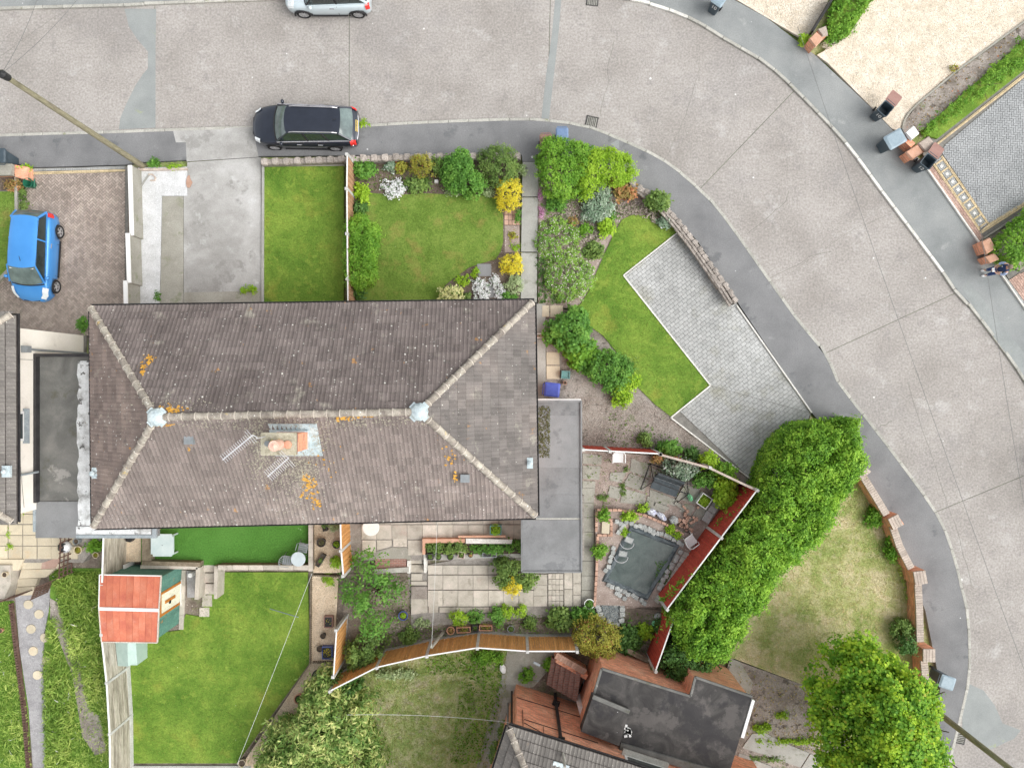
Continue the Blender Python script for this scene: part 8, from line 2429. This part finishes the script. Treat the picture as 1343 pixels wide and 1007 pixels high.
more = [
 ('small leafy weed above the red fence near the gravel',(846,577,7,8),.4,'lf_mid',.1,Z1),
 ('green bush growing against the red fence above the swing seat',(878,588,15,8),.7,'lf_green',.12,Z1),
 ('dark purple-grey shrub beside the driveway edging',(908,596,9,8),.6,'lf_dark',.1,Z1),
 ('yellow-green flowering bush where the red fence meets the driveway',(929,603,11,9),.9,'lf_lime',.11,Z1),
 ('green and lime shrub right of the fence post near the driveway',(948,617,15,9),.9,'lf_hedge',.12,Z1),
 ('silver leaved white flowering bush behind the swing seat',(892,616,22,14),.7,'lf_grey',.1,.07),
 ('low plants in the brick corner bed by the red fence',(862,601,8,6),.4,'lf_rust',.09,.07),
 ('green shrub between the silver bush and the red fence corner',(925,628,16,9),.7,'lf_green',.11,.07),
 ('lime green large-leaved plant in front of the tall red fence',(952,652,13,14),.8,'lf_lime',.16,.07),
 ('lime yellow leafy plant along the fence above the large-leaved one',(950,632,15,5),.9,'lf_lime',.14,.07),
 ('round green dome plant on the left edge of the pond surround',(786,722,9,9),.5,'lf_hedge',.09,.25),
 ('green plant in the top left brick pocket of the pond',(792,676,6,7),.4,'lf_hedge',.1,.3),
 ('lime ferny plant along the top brick edge of the pond',(826,677,9,5),.3,'lf_lime',.1,.28),
 ('small yellow flowered plant at the pond basket',(820,699,4,4),.2,'lf_lime',.08,.3),
 ('yellow-green weed beside the sacks',(843,667,6,5),.3,'lf_lime',.09,.07),
 ('lime tuft on the pond surround near the white chair',(879,695,6,5),.25,'lf_lime',.09,.28),
 ('small lime tuft between pond and rubble',(889,702,4,4),.25,'lf_lime',.09,.28),
 ('weed clump in the gravel left of the pond yard slabs',(792,652,7,4),.15,'lf_mid',.08,.05),
 ('weeds between the yard slabs under the swing',(817,643,3,9),.1,'lf_mid',.07,.05),
 ('small weed in the yard slab joint near the chair',(821,616,3,3),.1,'lf_mid',.07,.05),
 ('strappy green plants in the soil left of the round olive bush',(733,812,14,12),.5,'lf_mid',.16,.02),
 ('broad green plants beside the small pool',(765,806,14,9),.5,'lf_green',.14,.02),
 ('dark strappy leaves right of the round olive bush',(822,838,14,16),.5,'lf_dark',.16,.02),
 ('light green weeds in the corner bed',(846,828,12,10),.35,'lf_lime',.09,.02),
 ('dark leafy weeds against the short red fence',(868,822,9,12),.5,'lf_dark',.1,.02),
 ('lime green heart shaped dwarf shrub, left half',(666,802,9,9),.5,'lf_lime',.06,.02),
 ('lime green heart shaped dwarf shrub, right half',(683,801,8,8),.5,'lf_lime',.06,.02),
 ('lime green dome shrub by the washing line post',(602,809,12,9.5),.6,'lf_lime',.06,.02),
 ('mid green mound right of the lime dome shrub',(623,807,10,8),.5,'lf_green',.08,.02),
 ('yellow flowering dark green plant left of the heart shaped shrub',(652,808,9,12),.5,'lf_green',.09,.02),
 ('leafy plant on the soil near the garage corner',(695,818,8,8),.3,'lf_mid',.1,.02),
 ('pale flowering weed on the bare soil',(553,817,10,5),.2,'lf_palegreen',.08,.02),
 ('weeds on the soil below the blue pot',(537,834,12,9),.3,'lf_mid',.1,.02),
 ('green plant on golden gravel near the middle log edging',(430,757,6,10),.3,'lf_lime',.08,.05),
 ('bright round plant beside the orange fence',(441,738,6,6),.35,'lf_lime',.1,.45),
 ('pale plant at the very top of the golden gravel',(437,690,5,6),.3,'lf_palegreen',.08,.45),
 ('fern in the slate gravel corner by the lap fence',(124,716,9,7),.4,'lf_hedge',.12,.35),
 ('weed on the cream terrace at the left',(11,716,5,3),.08,'lf_lime',.07,.47),
 ('weed in the cream terrace joint near the roof corner',(25,674,3,3),.08,'lf_lime',.07,.47),
 ('weed growing in the terrace slab joints',(11,699,2,6),.06,'lf_lime',.06,.47),
 ('ivy growing over the brick corner wall by the dry lawn',(1184,822,12,12),.7,'lf_mid',.09,.1),
 ('dark shrub at the corner wall above the round tree',(1188,845,11,12),.9,'lf_dark',.09,.1),
 ('leafy weeds along the brick wall of the dry lawn',(1170,715,7,22),.5,'lf_hedge',.1,.1),
 ('weeds at the foot of the upper brick wall section',(1146,678,9,14),.5,'lf_hedge',.1,.1),
 ('weed strip between the lower slabs and the gravel yard',(1040,972,50,2.5),.15,'lf_lime',.08,.1),
 ('weeds near the white fascia of the black roof',(1000,955,12,6),.2,'lf_lime',.08,.1),
 ('weeds in the joints of the lowest slabs',(1008,995,26,2.5),.12,'lf_mid',.08,.1),
 ('weed patch in the gravel yard',(1026,938,8,4),.15,'lf_lime',.08,.1),
 ('green weeds beside the outhouse',(690,885,8,8),.4,'lf_hedge',.1,.02),
 ('small weed bush near the brick steps',(720,872,7,7),.4,'lf_hedge',.1,.02),
 ('leafy plants along the left brick wall at the bottom',(662,965,8,14),.5,'lf_mid',.1,.02),
 ('tangle of green weeds at the foot of the concrete path',(652,990,9,16),.4,'lf_mid',.1,.02),
 ('pale weeds below the curved fence on the rough lawn',(640,862,20,8),.35,'lf_hedge',.1,.0),
 ('tall weeds against the left part of the curved fence',(520,884,26,6),.4,'lf_palegreen',.1,.0),
]
for lab,sh,h,m_,lf,z0 in more:
 veg('small_plant',lab,'plant',sh,z0,h,m_,dens=680 if 'lime' not in m_ else 900,leaf=lf,lump=max(.08,min(sh[2],sh[3]) / 75),amp=.2,edge=.15,stems=False)
veg('shrub','two-part green shrub at the garage corner above the patio','shrub',[(650,738),(660,731),(675,733),(690,740),(700,750),(700,765),(688,772),(678,765),(662,770),(652,758)],.1,1.1,'lf_mid',dens=650,leaf=.1,lump=.22)
veg('yellow_shrub','golden yellow dome shrub in front of the garage corner bush','shrub',(673,766.5,11.5,12),.1,.9,'lf_yellow',dens=1200,leaf=.06,lump=.16,amp=.1,edge=.2)
veg('round_bush','round olive green bush at the right end of the curved fence','shrub',[(752,830),(765,816),(785,813),(803,822),(812,838),(806,853),(790,860),(770,857),(755,848)],.02,1.8,'lf_olive',dens=800,leaf=.09,lump=.28,aspect=.35)
veg('planter_leaves','green leaves filling the long raised patio bed, left part','plant',[(560,713),(590,711),(605,708),(612,722),(585,725),(560,724)],.6,.25,'lf_mid',dens=700,leaf=.09,lump=.12,stems=False)
veg('planter_leaves','green leaves filling the long raised patio bed, right part','plant',[(618,714),(650,712),(683,709),(684,722),(650,725),(618,724)],.6,.25,'lf_green',dens=560,leaf=.09,lump=.12,stems=False)
veg('airy_shrub','large airy fresh green shrub growing over the orange fence and soil','shrub',[(462,738),(478,722),(492,740),(498,752),(505,772),(520,778),(512,790),(505,812),(512,826),(500,842),(485,838),(468,830),(452,800),(440,782),(455,765)],.02,2.4,'lf_green',zr=1.9,dens=170,leaf=.11,lump=.4,amp=.6,edge=.8,side=.05,spray=1.1)
veg('shrub','dense darker green bush in the corner of the two orange fences','shrub',[(455,850),(470,838),(495,832),(512,842),(505,855),(480,870),(458,880)],.02,1.5,'lf_mid',dens=420,leaf=.1,lump=.3)
veg('variegated_bush','big cream and green variegated pointed-leaf bush at the bottom left of centre','shrub',[(330,1010),(340,985),(352,970),(372,962),(382,945),(388,920),(405,905),(425,895),(436,905),(445,925),(460,930),(472,945),(478,975),(480,1030),(330,1040)],.02,2.6,'lf_varieg',zr=2.1,dens=620,leaf=.21,lump=.4,amp=.5,edge=.8,aspect=.26,up=.4,deep=.2,fold=.8)
veg('dark_shrub','dark leafy shrub behind the fence corner post','shrub',[(438,900),(455,893),(470,900),(468,918),(452,926),(440,915)],.02,1.3,'lf_dark',zr=1.2,dens=420,leaf=.12,lump=.3)
veg('hedge','bright green clipped hedge at the right edge beside the standing man','hedge',[(1305,318),(1318,305),(1343,284),(1420,235),(1420,310),(1343,341),(1328,346),(1312,338)],.1,1.1,'lf_hedge',dens=800,leaf=.09,lump=.3,amp=.1,edge=.3)
veg('hedge','low green ivy-like ground cover strip beside the top orange pier','ground cover',[(1093,-40),(1150,-40),(1144,-5),(1112,46),(1097,54),(1084,50),(1088,25)],.12,.35,'lf_hedge',dens=380,leaf=.09,lump=.22,amp=.15)
veg('hedge','long low green verge planting between bare soil and the blue-grey block drive','ground cover',[(1207,170),(1240,143),(1343,52),(1400,5),(1400,40),(1343,84),(1262,144),(1222,174),(1209,177)],.12,.4,'lf_hedge',dens=300,leaf=.08,lump=.22,amp=.15)
# ---- grass blades over the lawns
FL = lambda q,z=.15: PL(q,z)
grass('grass',[FL([(348,217),(451,217),(451,408),(348,408)])],.17,7000,'lf_grass','short mown grass on the left front lawn',.07)
grass('grass',[FL(LB)],.165,7500,'lf_grass','short patchy grass on the lawn with the curved bed',.06)
grass('grass',[FL(LE)],.165,7500,'lf_grass','lush grass on the lawn beside the grey block driveway',.07)
grass('grass',[FL([(-20,256),(24,253),(24,344),(-5,376),(-20,385)])],.15,900,'lf_grass','grass on the far left lawn beside the blue car',.07)
grass('grass',[PL([(173,837),(240,826),(246,806),(286,752),(403,752),(406,868),(312,998),(174,998)])],.03,16000,'lf_grass','grass of the large lawn below the red-roofed shed',.07)
grass('grass',[PL([(66,748),(133,748),(136,840),(150,1020),(64,1020),(58,940),(56,880),(62,830),(78,790)])],.0,15000,'lf_grasswild','long unmown meadow grass left of the lap fence',.17,1.6,
  clear=[PL([(66,784),(76,790),(88,830),(100,850),(108,880),(118,930),(132,940),(140,985),(125,990),(108,965),(95,885),(78,840),(66,810)])])
grass('grass',[PL([(-20,790),(17,788),(24,850),(36,930),(44,1020),(-20,1020)])],.0,6000,'lf_grasswild','long unmown grass at the bottom left corner',.15,1.5)
grass('grass',[PL([(1062,560),(1128,632),(1142,672),(1166,696),(1184,750),(1196,800),(1201,850),(1200,900),(1150,905),(1075,903),(965,862),(1000,790),(1080,690)])],.12,24000,'lf_grassdry','dry yellowish grass of the corner lawn',.09)
grass('grass',[PL([(444,900),(500,872),(560,855),(630,845),(664,852),(664,900),(638,1010),(470,1010),(478,940)])],.0,14000,'lf_rough','rough weedy grass of the bottom garden',.11,1.2)
pebbles('pebble',[PL([(1075,60),(1160,-20),(1343,-20),(1343,25),(1250,95),(1198,138),(1180,172),(1168,168),(1090,84)]),PL([(950,-10),(1095,-20),(1062,50),(1045,46),(1003,22)])],.112,26000,'peb_cream','loose cream pebbles on the gravel gardens across the road',.06)
pebbles('pebble',[PL([(760,520),(840,520),(980,630),(870,590),(765,585)])],.118,7000,'peb_pink','loose pinkish stones scattered beside the garage',.06)
pebbles('pebble',[PL([(413,690),(446,690),(444,750),(412,750)],.45)],.452,2000,'peb_sand','golden pebbles on the upper gravel strip',.045)
pebbles('pebble',[PL([(410,757),(442,757),(436,868),(430,905),(345,1005),(318,1005),(408,870)])],.052,6000,'peb_sand','golden pebbles on the lower gravel strip',.045)
BF = 'scattered seedlings and leaf litter on the '
for poly,zz,n,m_,lab in ((PL([(462,212),(683,212),(683,250),(650,256),(480,252),(466,300),(462,300)]),.13,2200,'lf_mid','front flower bed'),
 (PL([(712,262),(800,262),(876,285),(800,300),(775,345),(740,400),(710,398)]),.12,2600,'lf_hebe','rockery'),
 (PL([(800,540),(860,560),(960,630),(880,592),(790,585)]),.115,700,'lf_mid','gravel beside the driveway'),
 (PL([(460,755),(546,755),(540,822),(620,812),(790,800),(862,805),(850,860),(700,836),(630,830),(560,840),(500,858)]),.02,4200,'lf_mid','soil above the curved fence'),
 (PL([(768,596),(860,600),(915,640),(880,660),(800,660),(768,700)]),.065,420,'lf_mid','pond yard'),
 (PL([(960,868),(1068,905),(1100,1000),(970,960)]),.115,900,'lf_grassdry','gravel beside the black roof'),
 (PL([(1240,100),(1343,32),(1343,50),(1215,165),(1188,178),(1186,160)]),.13,500,'lf_rust','soil strip across the road')):
 grass('leaf_litter',[poly],zz,n,m_,BF + lab,.075,1,aspect=.6)
pebbles('pebble',[PL([(764,595),(860,600),(900,640),(820,665),(766,700)])],.032,2500,'peb_pink','small stones between the slabs of the pond yard',.05)
tuft = [PL(ell_) for ell_ in ([(80,752),(128,752),(130,800),(110,840),(104,905),(92,850),(84,800)],[(66,850),(90,870),(100,930),(92,1010),(62,1010),(62,930)],[(108,850),(132,840),(136,900),(122,925),(112,900)],[(68,812),(76,806),(80,846),(66,842)])]
grass('tall_grass',tuft,.05,7000,'lf_grasswild','tufts of taller pale green grass in the meadow left of the lap fence',.32,1.3,aspect=.1)
grass('tall_grass',[PL([(0,840),(16,830),(30,900),(38,1000),(0,1000)])],.05,1500,'lf_grasswild','taller grass tufts in the bottom left corner',.28,1.3,aspect=.1)
grass('weed_patch',[PL([(610,865),(660,870),(655,930),(630,1000),(590,1000),(600,930)]),PL([(470,930),(500,950),(520,1005),(475,1005)]),PL([(560,860),(640,850),(630,880),(560,885)])],.02,2600,'lf_hedge','leafy green weeds spread through the rough bottom garden',.1,1.2,aspect=.6)
grass('weed_patch',[PL([(1136,660),(1150,668),(1172,700),(1188,750),(1200,800),(1192,805),(1176,750),(1160,705)])],.12,1800,'lf_grasswild','fresh green fringe round the edges of the dry corner lawn',.12,1.2,aspect=.4)
